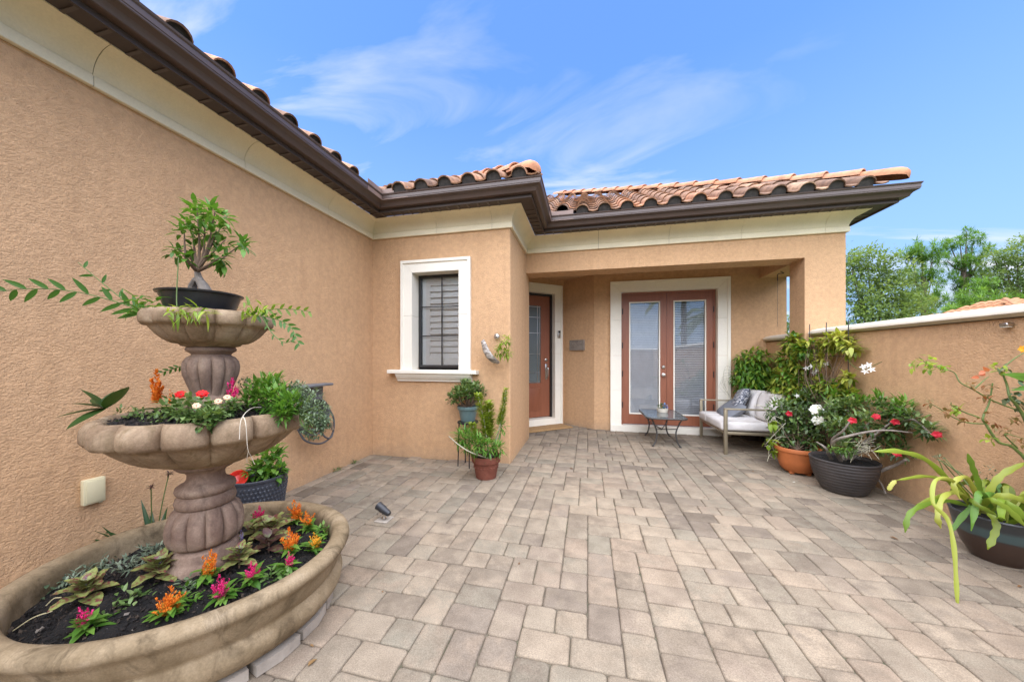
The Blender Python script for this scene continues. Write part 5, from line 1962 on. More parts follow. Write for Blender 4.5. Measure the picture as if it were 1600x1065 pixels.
bottle_stem(Zs + Vector((0.0, 0.03, 0)), at(764, 628, 3.62), 0.088, 520, t_, bare=0.25, mat=G_LIME)
bottle_stem(Zs + Vector((0.05, 0.0, 0)), at(791, 607, 3.58), 0.056, 560, t_, bare=0.52)
bottle_stem(Zs + Vector((-0.02, 0.0, 0)), at(736, 660, 3.56), 0.075, 220, t_, bare=0.3, mat=G_LIME)
bushy('', '', '', [(at(735, 690, 3.50), 0.10, 1.2), (at(748, 695, 3.45), 0.09), (at(722, 682, 3.46), 0.07), (at(765, 700, 3.5), 0.07), (at(783, 668, 3.55), 0.06, 0.5), (at(778, 700, 3.5), 0.05, 0.5)], G_BRIGHT, 560, 0.085, 0.015, base=Zs, seed=53, parent=t_, stems=10, up=0.4)
mb = MB(); mb.tube(curve_pts([Zs + Vector((0.03, -0.05, 0.02)), at(735, 706, 3.35), at(716, 694, 3.35), at(701, 681, 3.36)], 6), [0.007, 0.004], 7); mb.build('stem', STEMW, t_)

q = Vector((-1.395, 3.765, 0))
STANDM = simple('black_wrought_iron', (0.020, 0.020, 0.022), 0.5, 0.3, 0.2)
t_ = thing('plant_stand', 'black wrought-iron plant stand under the window sill', 'plant stand', q)
mb = MB(); mb.lathe([(0.0, 0.510), (0.120, 0.510), (0.126, 0.516), (0.126, 0.528), (0.120, 0.532), (0.0, 0.532)], q, 32); mb.build('top', STANDM, t_)
for a in (3.6, 5.2, 1.0, 2.2):
    mb = MB(); e = Vector((math.cos(a), math.sin(a), 0))
    mb.tube([q + e * 0.105 + UPV * 0.512, q + e * 0.112 + UPV * 0.2, q + e * 0.118], 0.007, 8); mb.build('leg', STANDM, t_)
mb = MB(); mb.tube([q + Vector((math.cos(a), math.sin(a), 0)) * 0.108 + UPV * 0.42 for a in [2 * PI * k / 24 for k in range(25)]], 0.004, 6, False); mb.build('ring', STANDM, t_)
TEALP = simple('slate_green_glaze', (0.105, 0.165, 0.165), 0.35, 0, 0.12, 10)
q2 = q + UPV * 0.5325
t_ = thing('jade_pot', 'jade plant in a slate-green pot on the black plant stand', 'potted plant', q2)
mb = MB(); mb.lathe([(0.07, 0), (0.085, 0.003), (0.112, 0.135), (0.113, 0.14), (0.126, 0.143), (0.129, 0.172), (0.128, 0.180), (0.120, 0.181), (0.112, 0.172), (0.108, 0.15), (0.03, 0.15)], q2, 40); mb.build('pot', TEALP, t_)
mb = MB(); mb.lathe([(0.112, 0.152), (0.0, 0.158)], q2, 20); mb.build('soil', SOIL, t_)
mb = MB()
cs = []
for k in range(13):
    a = 2.4 * k
    R_k = 0.05 + 0.13 * math.sqrt(k / 13)
    top = q2 + Vector((R_k * math.cos(a), R_k * math.sin(a) * 0.9, 0.30 + 0.10 * (1 - k / 13) + cr.uniform(-.04, .04)))
    cs.append(top)
    mb.tube(curve_pts([q2 + UPV * 0.15, (q2 + UPV * 0.15 + top) / 2 + Vector((0.02 * math.cos(a), 0.02 * math.sin(a), -0.02)), top], 5), [0.014, 0.006], 7)
mb.build('stem', STEM_B, t_)
bushy('', '', '', [(c, 0.075) for c in cs], G_MID, 1150, 0.044, 0.024, base=q2, seed=55, parent=t_, up=0.5, droop=0.05)

# ---- driftwood wall planter and its nail
m, nt, b = newmat('driftwood')
co = objco(nt)
nt.links.new(ramp(nt, noise(nt, co, 16, 5, 0.65, 0.3, (1, 1, 3.2)), [(0.35, (0.12, 0.095, 0.075)), (0.5, (0.36, 0.32, 0.28)), (0.65, (0.60, 0.57, 0.52))]).outputs[0], b.inputs['Base Color'])
b.inputs['Roughness'].default_value = 0.8
bump(nt, b, noise(nt, co, 40, 4, 0.6, 0.2, (1, 1, 0.3)), 0.6, 0.006)
DRIFT = m
q = Vector((-1.17, BY, 1.35))
t_ = thing('driftwood_planter', 'grey driftwood planter of small succulents hung beside the window', 'wall planter', q)
mb = MB()
P = curve_pts([at(755, 532, 3.98), at(762, 546, 3.93), at(770, 558, 3.92), at(779, 567, 3.93)], 6)
vs, fs = [], []
n_ = 11
for i, p_ in enumerate(P):
    u_ = i / (len(P) - 1)
    w_ = 0.072 * (0.75 + 0.5 * math.sin(PI * u_)) * (1 if u_ < 0.9 else 0.8)
    tdir = (P[min(i + 1, len(P) - 1)] - P[max(i - 1, 0)]).normalized()
    nrm = Vector((0, 1, 0)).cross(tdir).normalized()
    if nrm.z < 0:
        nrm = -nrm
    for k in range(n_):                 # half pipe opening up and to the right
        a = PI * 0.95 * (k / (n_ - 1)) - PI * 0.05
        vs.append(p_ - nrm * (math.sin(a) * w_ * 0.9 - 0.02) + Vector((0, 1, 0)) * (-math.cos(a) * w_ * 0.9))
for i in range(len(P) - 1):
    for k in range(n_ - 1):
        a0 = i * n_ + k
        fs.append((a0, a0 + 1, a0 + n_ + 1, a0 + n_))
fs += [tuple(range(n_)), tuple((len(P) - 1) * n_ + k for k in range(n_))]
mb.add(vs, fs)
o = mb.build('driftwood', DRIFT, t_, sharp=60)
so = o.modifiers.new('thick', 'SOLIDIFY'); so.thickness = 0.012
bushy('', '', '', [(at(785, 540, 3.84), 0.07), (at(790, 532, 3.85), 0.05), (at(780, 550, 3.85), 0.05), (at(792, 552, 3.84), 0.04)], G_LIME, 260, 0.058, 0.015, base=at(778, 552, 3.88), seed=57, parent=t_, up=0.1)
p_ = at(775, 525, 4.0); p_.y = BY
mb = MB(); mb.lathe([(0, 0), (0.012, 0), (0.012, 0.03), (0.034, 0.034), (0.038, 0.045), (0.03, 0.062), (0, 0.066)], p_, 20, M=Matrix.Rotation(PI / 2, 4, 'X'))
tag(mb.build('hook_knob', NICKEL, origin=p_), 'round metal knob above the driftwood planter', 'knob')

# ------------------------------------------------------------------ porch things
# plaque on the oblique wall
wd = (A2 - A1).normalized(); wn_ = Vector((-wd.y, wd.x, 0)); wn_ = wn_ if wn_.y < 0 else -wn_
PLQ = stone('stone_plaque', [(0.20, 0.16, 0.13), (0.26, 0.22, 0.18), (0.32, 0.28, 0.23)], 20, (0.14, 0.11, 0.09), 0.4)
pc = A1 + (A2 - A1) * 0.52 + UPV * 1.515
Mp = Matrix.Translation(pc) @ Matrix(((-wd.x, -wn_.x, 0), (-wd.y, -wn_.y, 0), (0, 0, 1))).to_4x4()
t_ = thing('address_plaque', 'small grey carved stone plaque on the shaded entry wall', 'plaque', pc)
def ppart(mb, name, mat):
    mb.v = [tuple(Mp @ Vector(v)) for v in mb.v]
    return mb.build(name, mat, t_, sharp=30)
mb = MB(); mb.rbox((-0.165, -0.030, -0.095), (0.165, 0.005, 0.095), 0.006); ppart(mb, 'slab', PLQ)
mb = MB()
for a, b_ in (((-0.165, -0.095), (-0.147, 0.095)), ((0.147, -0.095), (0.165, 0.095)), ((-0.147, 0.079), (0.147, 0.095)), ((-0.147, -0.095), (0.147, -0.079))):
    mb.box((a[0], -0.038, a[1]), (b_[0], -0.0295, b_[1]))
ppart(mb, 'border', PLQ)
mb = MB()                                # worn, unreadable relief figures
for k, x in enumerate((-0.105, -0.045, 0.020, 0.075, 0.115)):
    mb.tube([(x + 0.020 * math.cos(a), -0.031, 0.0 + 0.030 * math.sin(a) + (0.012 if k % 2 else 0)) for a in [2 * PI * j / 12 * (0.75 + 0.07 * k) for j in range(12)]], 0.007, 6)
ppart(mb, 'relief', PLQ)

COIR = simple('coir_mat', (0.36, 0.22, 0.095), 1.0, 0, 0.35, 70, 0.9, 200)
mb = MB(); mb.rbox((-1.02, -0.43, 0.004), (-0.10, -0.065, 0.022), 0.006)
mb.v = [tuple(Md @ Vector(v)) for v in mb.v]
tag(mb.build('door_mat', COIR, origin=(-0.6, 6.0, 0)), 'tan coir door mat in front of the front door', 'door mat')

# side table
q = Vector((1.11, 5.49, 0))
IRON = simple('pewter_iron', (0.075, 0.072, 0.068), 0.45, 0.5, 0.15)
m, nt, b = newmat('smoked_glass')
b.inputs['Base Color'].default_value = (0.10, 0.115, 0.12, 1)
b.inputs['Roughness'].default_value = 0.06
b.inputs['Specular IOR Level'].default_value = 0.8
SMOKE = m
t_ = thing('side_table', 'low pewter metal table with smoked glass top before the double doors', 'table', q)
def rrect(x0, x1, y0, y1, r_, n=5):
    out = []
    for cx, cy, a0 in ((x1 - r_, y1 - r_, 0), (x0 + r_, y1 - r_, 90), (x0 + r_, y0 + r_, 180), (x1 - r_, y0 + r_, 270)):
        out += [(cx + r_ * math.cos(math.radians(a0 + 90 * k / n)), cy + r_ * math.sin(math.radians(a0 + 90 * k / n))) for k in range(n + 1)]
    return out
mb = MB(); mb.prism(rrect(0.845, 1.365, 5.085, 5.885, 0.08), 2, 0.418, 0.4265); mb.build('table_top', SMOKE, t_, sharp=30)
mb = MB()
rim = [(x, y, 0.418) for x, y in rrect(0.835, 1.375, 5.075, 5.895, 0.085)]
mb.tube(rim + rim[:1], 0.013, 8, False)
mb.build('rim', IRON, t_, sharp=60)
feet = [(0.945, 5.165), (1.275, 5.175), (0.950, 5.83), (1.285, 5.86)]
cx, cy = 1.11, 5.49
for fx, fy_ in feet:
    mb = MB()
    dx, dy = (1 if fx > cx else -1), (1 if fy_ > cy else -1)
    P = curve_pts([(fx + dx * 0.045, fy_ + dy * 0.015, 0.415), (fx + dx * 0.005, fy_, 0.33), (fx - dx * 0.035, fy_ - dy * 0.01, 0.21), (fx - dx * 0.02, fy_, 0.08), (fx + dx * 0.02, fy_ + dy * 0.01, 0.008)], 6)
    mb.tube(P, 0.011, 8)
    lg = mb.build('leg', IRON, t_)
    mb = MB(); mb.tube([P[-1] - UPV * 0.007, P[-1] + UPV * 0.008], 0.016, 10); mb.build('foot', IRON, lg)
for (a, b_) in ((0, 3), (1, 2)):
    mb = MB()
    A_, B_ = Vector((*feet[a], 0.25)), Vector((*feet[b_], 0.25))
    c0 = Vector((cx, cy, 0.19))
    mb.tube(curve_pts([A_ + (B_ - A_) * 0.08, c0 + (A_ - c0) * 0.25 - UPV * 0.0, c0 + UPV * (0.004 if a else -0.004), c0 + (B_ - c0) * 0.25, B_ + (A_ - B_) * 0.08], 6), 0.007, 6)
    mb.build('cross_brace', IRON, t_)
q = Vector((1.15, 5.64, 0.4268))
CERAM = simple('cream_ceramic', (0.62, 0.57, 0.47), 0.4, 0, 0.06)
t_ = thing('succulent_dish', 'cream dish of tiny succulents on the side table', 'potted plant', q)
mb = MB(); mb.lathe([(0.06, 0), (0.072, 0.002), (0.083, 0.045), (0.084, 0.062), (0.077, 0.062), (0.072, 0.045), (0.03, 0.045)], q, 32); mb.build('dish', CERAM, t_)
bushy('', '', '', [(q + Vector((-.04, -.01, .085)), 0.038), (q + Vector((.0, .02, .10)), 0.035), (q + Vector((.0, -.04, .07)), 0.03)], G_MID, 150, 0.024, 0.011, base=q + UPV * .05, seed=58, parent=t_, up=0.6)
BLUEP = foliage('blue_petals', [(0.05, 0.14, 0.40), (0.10, 0.26, 0.55), (0.35, 0.45, 0.6)], 0.6, 0.1)
bushy('', '', '', [(q + Vector((.035, -.01, .10)), 0.034)], BLUEP, 60, 0.026, 0.016, base=q, seed=59, parent=t_, up=0.2, part='flower')

# loveseat: faces -X, its two front legs stand at x 1.80
BRONZE = simple('champagne_metal', (0.30, 0.255, 0.175), 0.38, 0.55, 0.08)
m, nt, b = newmat('pale_canvas')
co = objco(nt)
nt.links.new(ramp(nt, noise(nt, co, 5, 4), [(0.3, (0.58, 0.55, 0.52)), (0.7, (0.68, 0.65, 0.62))]).outputs[0], b.inputs['Base Color'])
b.inputs['Roughness'].default_value = 0.95
bump(nt, b, mathn(nt, 'ADD', noise(nt, co, 9, 3), mathn(nt, 'MULTIPLY', noise(nt, co, 300, 1), 0.15)), 0.5, 0.02)
CANVAS = m
LX0, LX1, LY0, LY1 = 1.80, 2.62, 4.97, 5.95
q = Vector((2.2, 5.46, 0))
t_ = thing('loveseat', 'outdoor loveseat with champagne metal frame and pale cushions', 'loveseat', q)
w_ = 0.020
for y in (LY0, LY1):
    for x, h in ((LX0, 0.598), (LX1, 0.68)):
        mb = MB(); mb.rbox((x - w_, y - w_, 0.0), (x + w_, y + w_, h), 0.004); mb.build('leg', BRONZE, t_, sharp=30)
    mb = MB(); mb.rbox((LX0 - w_, y - w_ - 0.003, 0.592), (LX1 + w_, y + w_ + 0.003, 0.612), 0.004); mb.build('arm', BRONZE, t_, sharp=30)
mb = MB()
mb.rbox((LX0 - 0.012, LY0 + w_, 0.265), (LX0 + 0.012, LY1 - w_, 0.300), 0.003); mb.rbox((LX1 - 0.012, LY0 + w_, 0.265), (LX1 + 0.012, LY1 - w_, 0.300), 0.003)
mb.rbox((LX0 + w_, LY0 - 0.012, 0.265), (LX1 - w_, LY0 + 0.012, 0.300), 0.003); mb.rbox((LX0 + w_, LY1 - 0.012, 0.265), (LX1 - w_, LY1 + 0.012, 0.300), 0.003)
for k in range(7):
    y = LY0 + 0.1 + 0.13 * k
    mb.box((LX0 + 0.012, y - 0.015, 0.282), (LX1 - 0.012, y + 0.015, 0.290))
mb.build('seat_frame', BRONZE, t_, sharp=30)
mb = MB(); mb.rbox((LX1 - 0.01, LY0, 0.66), (LX1 + 0.02, LY1, 0.69), 0.003); mb.rbox((LX1 - 0.006, LY0, 0.46), (LX1 + 0.01, LY1, 0.49), 0.003); mb.build('back_frame', BRONZE, t_, sharp=30)


def pillow(c, sx, sy, sz, rot, name, mat, parent=None, p=0.32, origin=None, seed=1, crease=0.01):
    """stuffed cushion: sx thick, sy wide, sz high, pinched at the edges"""
    r = random.Random(seed)
    n = 12
    M = Matrix.Translation(c) @ rot.to_4x4()
    mb = MB()
    ph = [r.uniform(0, 6.28) for _ in range(4)]
    for side in (-1, 1):
        vs, fs = [], []
        for i in range(n + 1):
            for k in range(n + 1):
                u_, v_ = -1 + 2 * i / n, -1 + 2 * k / n
                bulge = ((1 - u_ ** 4) * (1 - v_ ** 4)) ** p
                edge = 1 - 0.045 * (1 - abs(u_)) * 0 
                x = side * sx / 2 * bulge + crease * math.sin(3 * u_ + ph[0]) * math.sin(2.5 * v_ + ph[1]) * bulge
                y = sy / 2 * u_ * (1 - 0.05 * (1 - v_ * v_) * (abs(u_) > 0.99))
                z = sz / 2 * v_ * (1 - 0.05 * (1 - u_ * u_) * (abs(v_) > 0.99))
                vs.append(tuple(M @ Vector((x, y, z))))
        for i in range(n):
            for k in range(n):
                a0 = i * (n + 1) + k
                fs.append((a0, a0 + 1, a0 + n + 2, a0 + n + 1))
        mb.add(vs, fs)
    return mb.build(name, mat, parent, sharp=180, origin=origin)


mb = MB(); mb.rbox((LX0 - 0.045, LY0 + 0.025, 0.301), (LX1 - 0.08, LY1 - 0.025, 0.430), 0.040, 4); cu = mb.build('seat_cushion', CANVAS, t_, sharp=60)
mb = MB()
ymid = 5.60
mb.tube([(LX0 - 0.046, ymid, 0.335), (LX0 - 0.046, ymid, 0.395), (LX0 - 0.035, ymid, 0.422), (LX0 + 0.0, ymid, 0.431), (LX1 - 0.2, ymid, 0.431)], 0.004, 6)
mb.build('seam', CANVAS, cu)
rot = Matrix.Rotation(math.radians(16), 3, 'Y')
pillow(Vector((2.44, 5.21, 0.60)), 0.20, 0.46, 0.44, rot, 'back_cushion', CANVAS, t_, 0.22, seed=4, crease=0.02)
pillow(Vector((2.44, 5.69, 0.60)), 0.20, 0.46, 0.44, rot, 'back_cushion', CANVAS, t_, 0.22, seed=5, crease=0.02)
GREYP = simple('grey_velvet', (0.165, 0.175, 0.195), 0.9, 0, 0.12, 8, 0.2, 120)
m, nt, b = newmat('damask_fabric')
co = objco(nt)
f1 = noise(nt, co, 16, 4, 0.55, 2.2)
nt.links.new(ramp(nt, f1, [(0.44, (0.070, 0.080, 0.105)), (0.50, (0.16, 0.17, 0.20)), (0.56, (0.46, 0.47, 0.48))]).outputs[0], b.inputs['Base Color'])
b.inputs['Roughness'].default_value = 0.85
DAMASK = m
c = Vector((2.10, 5.60, 0.50))
rot2 = Matrix.Rotation(math.radians(52), 3, 'Y') @ Matrix.Rotation(math.radians(8), 3, 'X')
tag(pillow(c, 0.14, 0.50, 0.36, rot2, 'throw_pillow', GREYP, None, 0.35, origin=c, seed=7), 'plain grey throw pillow leaning low on the loveseat seat', 'pillow')
c = Vector((2.235, 5.66, 0.645))
rot3 = Matrix.Rotation(math.radians(-14), 3, 'Z') @ Matrix.Rotation(math.radians(28), 3, 'Y') @ Matrix.Rotation(math.radians(-7), 3, 'X')
tag(pillow(c, 0.13, 0.46, 0.40, rot3, 'throw_pillow', DAMASK, None, 0.35, origin=c, seed=8), 'dark grey and white patterned throw pillow against the loveseat back', 'pillow')

# shrub in a pot in the porch corner, behind the loveseat
q = Vector((2.52, 6.0 - 0.02, 0))
q.y = 5.93 + 0.0
q = Vector((2.50, 5.97, 0))
t_ = None
DKPOT = simple('dark_brown_glaze', (0.060, 0.045, 0.040), 0.4, 0, 0.25, 12)
q = Vector((2.40, 6.00, 0)) + Vector((0.10, -0.02, 0))
t_ = thing('corner_shrub', 'dense glossy green shrub in the porch corner behind the loveseat', 'shrub', q)
mb = MB(); mb.lathe([(0.10, 0), (0.12, 0.003), (0.155, 0.28), (0.16, 0.30), (0.15, 0.30), (0.14, 0.26), (0.03, 0.26)], q - Vector((0.0, 0.03, 0)), 32); mb.build('pot', DKPOT, t_)
bushy('', '', '', [(q + Vector((0.02, -0.10, 1.22)), (0.25, 0.20, 0.22), 1.3), (q + Vector((0.0, -0.12, 0.98)), (0.27, 0.22, 0.25), 1.5), (q + Vector((0.05, -0.10, 0.76)), (0.24, 0.20, 0.22), 1)], G_LIME, 520, 0.090, 0.034, base=q + UPV * 0.27, seed=160, parent=t_, up=-0.35, droop=0.45)
bushy('', '', '', [(q + Vector((0.02, -0.10, 1.20)), (0.26, 0.21, 0.23), 1.3), (q + Vector((0.0, -0.12, 0.97)), (0.28, 0.23, 0.25), 1.5), (q + Vector((0.05, -0.10, 0.76)), (0.24, 0.20, 0.22), 1)], G_BRIGHT, 1100, 0.095, 0.038, base=q + UPV * 0.27, seed=60, parent=t_, up=-0.35, droop=0.45, stems=12, stem_mat=STEM_B)
mb = MB()
for k in range(6):
    a = k * 1.1
    mb.tube(curve_pts([q + Vector((-0.15, -0.10, 1.0)), q + Vector((-0.36 - 0.02 * k, -0.10, 1.15 - 0.06 * k)), q + Vector((-0.42 + 0.03 * k, -0.14, 0.85 - 0.05 * k)), q + Vector((-0.30, -0.2, 0.62 - 0.02 * k))], 7), 0.0016, 4)
mb.build('tendril', STEMW, t_)

# wrought hook and fine chain hanging in the side opening
q = Vector((2.80, 5.72, 2.57))
t_ = thing('hanging_chain', 'thin hook and chain hanging from the porch side beam', 'chain', q)
mb = MB(); mb.tube([q + Vector((0.05, 0, -0.03)), q + Vector((-0.02, 0, -0.035)), q + Vector((-0.035, 0, -0.05)), q + Vector((-0.035, 0, -0.14))], 0.006, 6); mb.tube([q, q + Vector((0.05, 0, -0.03))], 0.004, 6); mb.build('hook', SPOT, t_)
mb = MB()
for k in range(20):
    a = q + Vector((-0.035, 0, -0.14 - 0.034 * k))
    e = Vector((1, 0, 0)) if k % 2 else Vector((0, 1, 0))
    mb.tube([a + e * 0.004, a + e * 0.004 - UPV * 0.034, a - e * 0.004 - UPV * 0.034, a - e * 0.004, a + e * 0.004], 0.0013, 4, False)
mb.build('chain', SPOT, t_)
# ------------------------------------------------------------------ planting along the right wall
vr = random.Random(101)
_at = at
def at(x, y, f, X=2.69):
    """as before, but never inside the right-hand wall"""
    u = (x - 800) / 520
    k = -math.sin(YAW) + math.cos(YAW) * u
    return _at(x, y, min(f, X / k)) if k > 0.2 and x < 1480 and f < 6 else _at(x, y, f)


def look(p_):
    return (CAMD - Vector(p_)).normalized()


# climbing vine on stakes against the wall
q = Vector((2.62, 4.62, 0))
t_ = thing('jasmine_vine', 'yellow-green climbing vine with white star flowers on stakes by the porch post', 'vine', q)
mb = MB()
for y in (4.92, 4.62, 4.28):
    mb.tube([(2.72, y, 0.0), (2.73, y, 1.70 + 0.02 * (y - 4.6))], 0.005, 6)
for z in (0.6, 0.95, 1.3):
    mb.tube([(2.725, 4.25, z), (2.725, 4.95, z + 0.02)], 0.004, 6)
mb.build('trellis_stake', SPOT, t_)
mb = MB()
for k in range(80):
    y0, y1 = vr.uniform(4.4, 4.8), vr.uniform(4.15, 5.0)
    a = Vector((2.64, y0, vr.uniform(0.0, 0.7)))
    b_ = Vector((vr.uniform(2.60, 2.78), y1, vr.uniform(0.8, 1.55)))
    mb.tube(curve_pts([a, (a + b_) / 2 + rdir(vr) * 0.10, b_], 6), [0.004, 0.002], 5)
mb.build('stem', STEM_B, t_)
bl = [(at(1243, 536, 4.5), 0.12, 1.3), (at(1262, 545, 4.4), 0.12, 1.2), (at(1232, 560, 4.5), 0.13, 1.3), (at(1226, 588, 4.45), 0.13, 1.2), (at(1250, 598, 4.3), 0.13, 1.1), (at(1235, 618, 4.3), 0.13, 1.2), (at(1270, 620, 4.1), 0.11), (at(1215, 605, 4.5), 0.08, 0.6),
      (at(1314, 532, 3.8), 0.08, 1.0), (at(1298, 534, 4.0), 0.08, 0.9), (at(1328, 545, 3.75), 0.06, 0.5), (at(1283, 562, 4.1), 0.07, 0.45), (at(1326, 590, 3.7), 0.05, 0.35), (at(1250, 572, 4.4), 0.13, 1.2), (at(1300, 600, 3.95), 0.07, 0.4), (at(1310, 612, 3.8), 0.08, 0.7), (at(1330, 618, 3.6), 0.06, 0.4), (at(1280, 600, 4.0), 0.08, 0.6)]
bushy('', '', '', bl, G_YELLOW, 1500, 0.088, 0.034, base=q + UPV * 0.5, seed=102, parent=t_, up=-0.05, droop=0.4)
bushy('', '', '', bl[:8] + bl[13:], G_BRIGHT, 1000, 0.080, 0.034, base=q + UPV * 0.5, seed=103, parent=t_, up=0.0, droop=0.4)
for (x, y, f) in ((1268, 572, 4.05), (1276, 578, 4.05), (1284, 571, 4.05), (1272, 582, 4.02), (1290, 568, 4.0), (1349, 573, 3.45), (1357, 570, 3.42), (1362, 577, 3.42), (1352, 580, 3.42), (1260, 575, 4.1), (1246, 618, 4.05)):
    p_ = at(x, y, f)
    flower(t_, p_, look(p_) + Vector((0, 0, 0.3)), 0.033, 5, F_WHITE, wide=0.42, cup=0.15)
mb = MB(); mb.tube(curve_pts([at(1322, 560, 3.7), at(1338, 575, 3.55), at(1352, 576, 3.45), at(1378, 565, 3.42)], 6), 0.003, 5); mb.build('tendril', STEM_G, t_)

# orange pot shrub
ORANGE = simple('orange_terracotta', (0.42, 0.125, 0.035), 0.6, 0, 0.14, 9, 0.15, 80)
q = Vector((2.30, 4.36, 0))
t_ = thing('hibiscus_pot', 'orange footed pot with white hibiscus and a leafy tangle', 'potted plant', q)
mb = MB(); mb.lathe([(0.10, 0.022), (0.125, 0.025), (0.155, 0.06), (0.180, 0.14), (0.192, 0.235), (0.195, 0.245), (0.206, 0.250), (0.209, 0.282), (0.205, 0.292), (0.194, 0.291), (0.184, 0.27), (0.17, 0.23), (0.05, 0.23)], q, 48)
pot = mb.build('pot', ORANGE, t_)
for k in range(4):
    a = 0.6 + k * PI / 2
    mb = MB(); c = q + Vector((0.105 * math.cos(a), 0.105 * math.sin(a), 0)); mb.rbox((c.x - 0.02, c.y - 0.02, 0.0), (c.x + 0.02, c.y + 0.02, 0.028), 0.006); mb.build('foot', ORANGE, pot)
mb = MB(); mb.lathe([(0.182, 0.245), (0.0, 0.25)], q, 24); mb.build('soil', SOIL, t_)
bl = [(at(1215, 640, 4.0), 0.13), (at(1235, 650, 3.95), 0.15, 1.4), (at(1255, 655, 3.9), 0.14, 1.3), (at(1240, 680, 3.85), 0.13, 1.2), (at(1265, 690, 3.75), 0.11), (at(1222, 668, 3.95), 0.11), (at(1215, 690, 3.9), 0.08, 0.6), (at(1275, 665, 3.8), 0.12), (at(1290, 650, 3.8), 0.11), (at(1260, 625, 4.0), 0.12), (at(1285, 628, 3.9), 0.11)]
bushy('', '', '', bl, G_MID, 1100, 0.072, 0.030, base=q + UPV * 0.25, seed=111, parent=t_, up=0.15, stems=22, stem_mat=STEM_B)
bushy('', '', '', bl, G_GREY, 620, 0.065, 0.024, base=q + UPV * 0.25, seed=112, parent=t_, up=0.25)
for (x, y, f, R) in ((1276, 640, 3.55, 0.066), (1279, 657, 3.5, 0.062)):
    p_ = at(x, y, f)
    flower(t_, p_, look(p_) * 0.8 + Vector((-0.3, 0, 0.5)), R, 6, F_WHITE, wide=1.1, cup=0.25)
p_ = at(1233, 646, 3.72)
flower(t_, p_, look(p_), 0.036, 5, F_CRIM, wide=0.75)
mb = MB()
for k in range(9):
    a = at(1228 + vr.uniform(-6, 10), vr.uniform(655, 700), 3.85)
    b_ = at(vr.uniform(1196, 1212), vr.uniform(650, 715), 3.85)
    mb.tube(curve_pts([a, (a + b_) / 2 + rdir(vr) * 0.06, b_, b_ + rdir(vr) * 0.06 - UPV * 0.05], 6), 0.0035, 5)
mb.tube(curve_pts([at(1225, 668, 3.8), at(1200, 645, 3.8), at(1188, 633, 3.82), at(1178, 634, 3.85)], 6), 0.003, 5)
mb.build('tendril', STEMW, t_)
bushy('', '', '', [(at(1200, 690, 3.85), 0.04), (at(1208, 705, 3.82), 0.03), (at(1205, 660, 3.85), 0.05)], G_LIME, 34, 0.085, 0.045, base=q, seed=113, parent=t_, up=-0.8, part='young_foliage')

# dark ribbed pot with desert rose
m, nt, b = newmat('ribbed_charcoal_resin')
co = objco(nt)
nt.links.new(ramp(nt, noise(nt, co, 7, 5, 0.6), [(0.3, (0.030, 0.026, 0.025)), (0.7, (0.060, 0.052, 0.049))]).outputs[0], b.inputs['Base Color'])
b.inputs['Roughness'].default_value = 0.55
bump(nt, b, noise(nt, co, 90, 3, 0.6, 0, (1, 1, 2.5)), 0.35, 0.004)
RIBM = m
q = Vector((2.42, 3.86, 0))
t_ = thing('desert_rose_pot', 'wide charcoal ribbed pot with a sprawling red desert rose', 'potted plant', q)
prof = [(0.13, 0.0), (0.150, 0.003)]
for k in range(61):
    u_ = k / 60
    prof.append((0.155 + 0.090 * math.sin(u_ * PI / 2) ** 0.9 + 0.0042 * abs(math.sin(u_ * PI * 10)), 0.006 + 0.285 * u_))
prof += [(0.252, 0.296), (0.256, 0.308), (0.250, 0.316), (0.240, 0.314), (0.230, 0.28), (0.06, 0.27)]
mb = MB(); mb.lathe(prof, q, 56); mb.build('pot', RIBM, t_, sharp=70)
mb = MB(); mb.lathe([(0.232, 0.284), (0.1, 0.295), (0.0, 0.30)], q, 24); mb.build('soil', SOIL, t_)
z0 = q + UPV * 0.30
br = [[z0 + Vector((-0.05, -0.05, 0)), at(1300, 690, 3.15), at(1318, 672, 3.0), at(1330, 655, 2.95)],
      [z0 + Vector((-0.05, -0.05, 0)), at(1302, 692, 3.1), at(1330, 680, 2.95), at(1378, 672, 2.9), at(1430, 676, 2.85)],
      [z0, at(1330, 690, 3.2), at(1350, 668, 3.15), at(1372, 648, 3.1)],
      [z0, at(1345, 695, 3.1), at(1372, 675, 3.0), at(1398, 655, 2.95)],
      [z0 + Vector((0.05, 0, 0)), at(1360, 690, 3.2), at(1395, 668, 3.1), at(1425, 655, 3.0), at(1455, 678, 2.85)],
      [z0 + Vector((-.1, 0, 0)), at(1290, 700, 3.2), at(1276, 690, 3.3)],
      [z0, at(1330, 680, 3.3), at(1325, 640, 3.3)], [z0, at(1370, 690, 3.2), at(1400, 640, 3.15)]]
mb = MB()
for P in br:
    mb.tube(curve_pts(P, 7), [0.017, 0.005], 8)
mb.build('branch', BARK, t_)
bl = [(at(1305, 640, 3.4), 0.11, 1.2), (at(1330, 636, 3.3), 0.10), (at(1350, 660, 3.1), 0.11, 1.2), (at(1375, 640, 3.2), 0.10), (at(1400, 645, 3.1), 0.09), (at(1312, 668, 3.15), 0.10), (at(1335, 680, 3.1), 0.09, 0.8), (at(1395, 670, 3.0), 0.09),
      (at(1425, 655, 3.0), 0.07, 0.7), (at(1448, 672, 2.9), 0.06, 0.7), (at(1385, 695, 3.05), 0.08, 0.8), (at(1405, 705, 3.0), 0.06, 0.5), (at(1290, 655, 3.45), 0.09), (at(1320, 700, 3.05), 0.07, 0.7)]
bushy('', '', '', bl, G_MID, 1250, 0.066, 0.024, base=z0, seed=121, parent=t_, up=0.35)
bushy('', '', '', bl, G_GREY, 420, 0.055, 0.018, base=z0, seed=124, parent=t_, up=0.3)
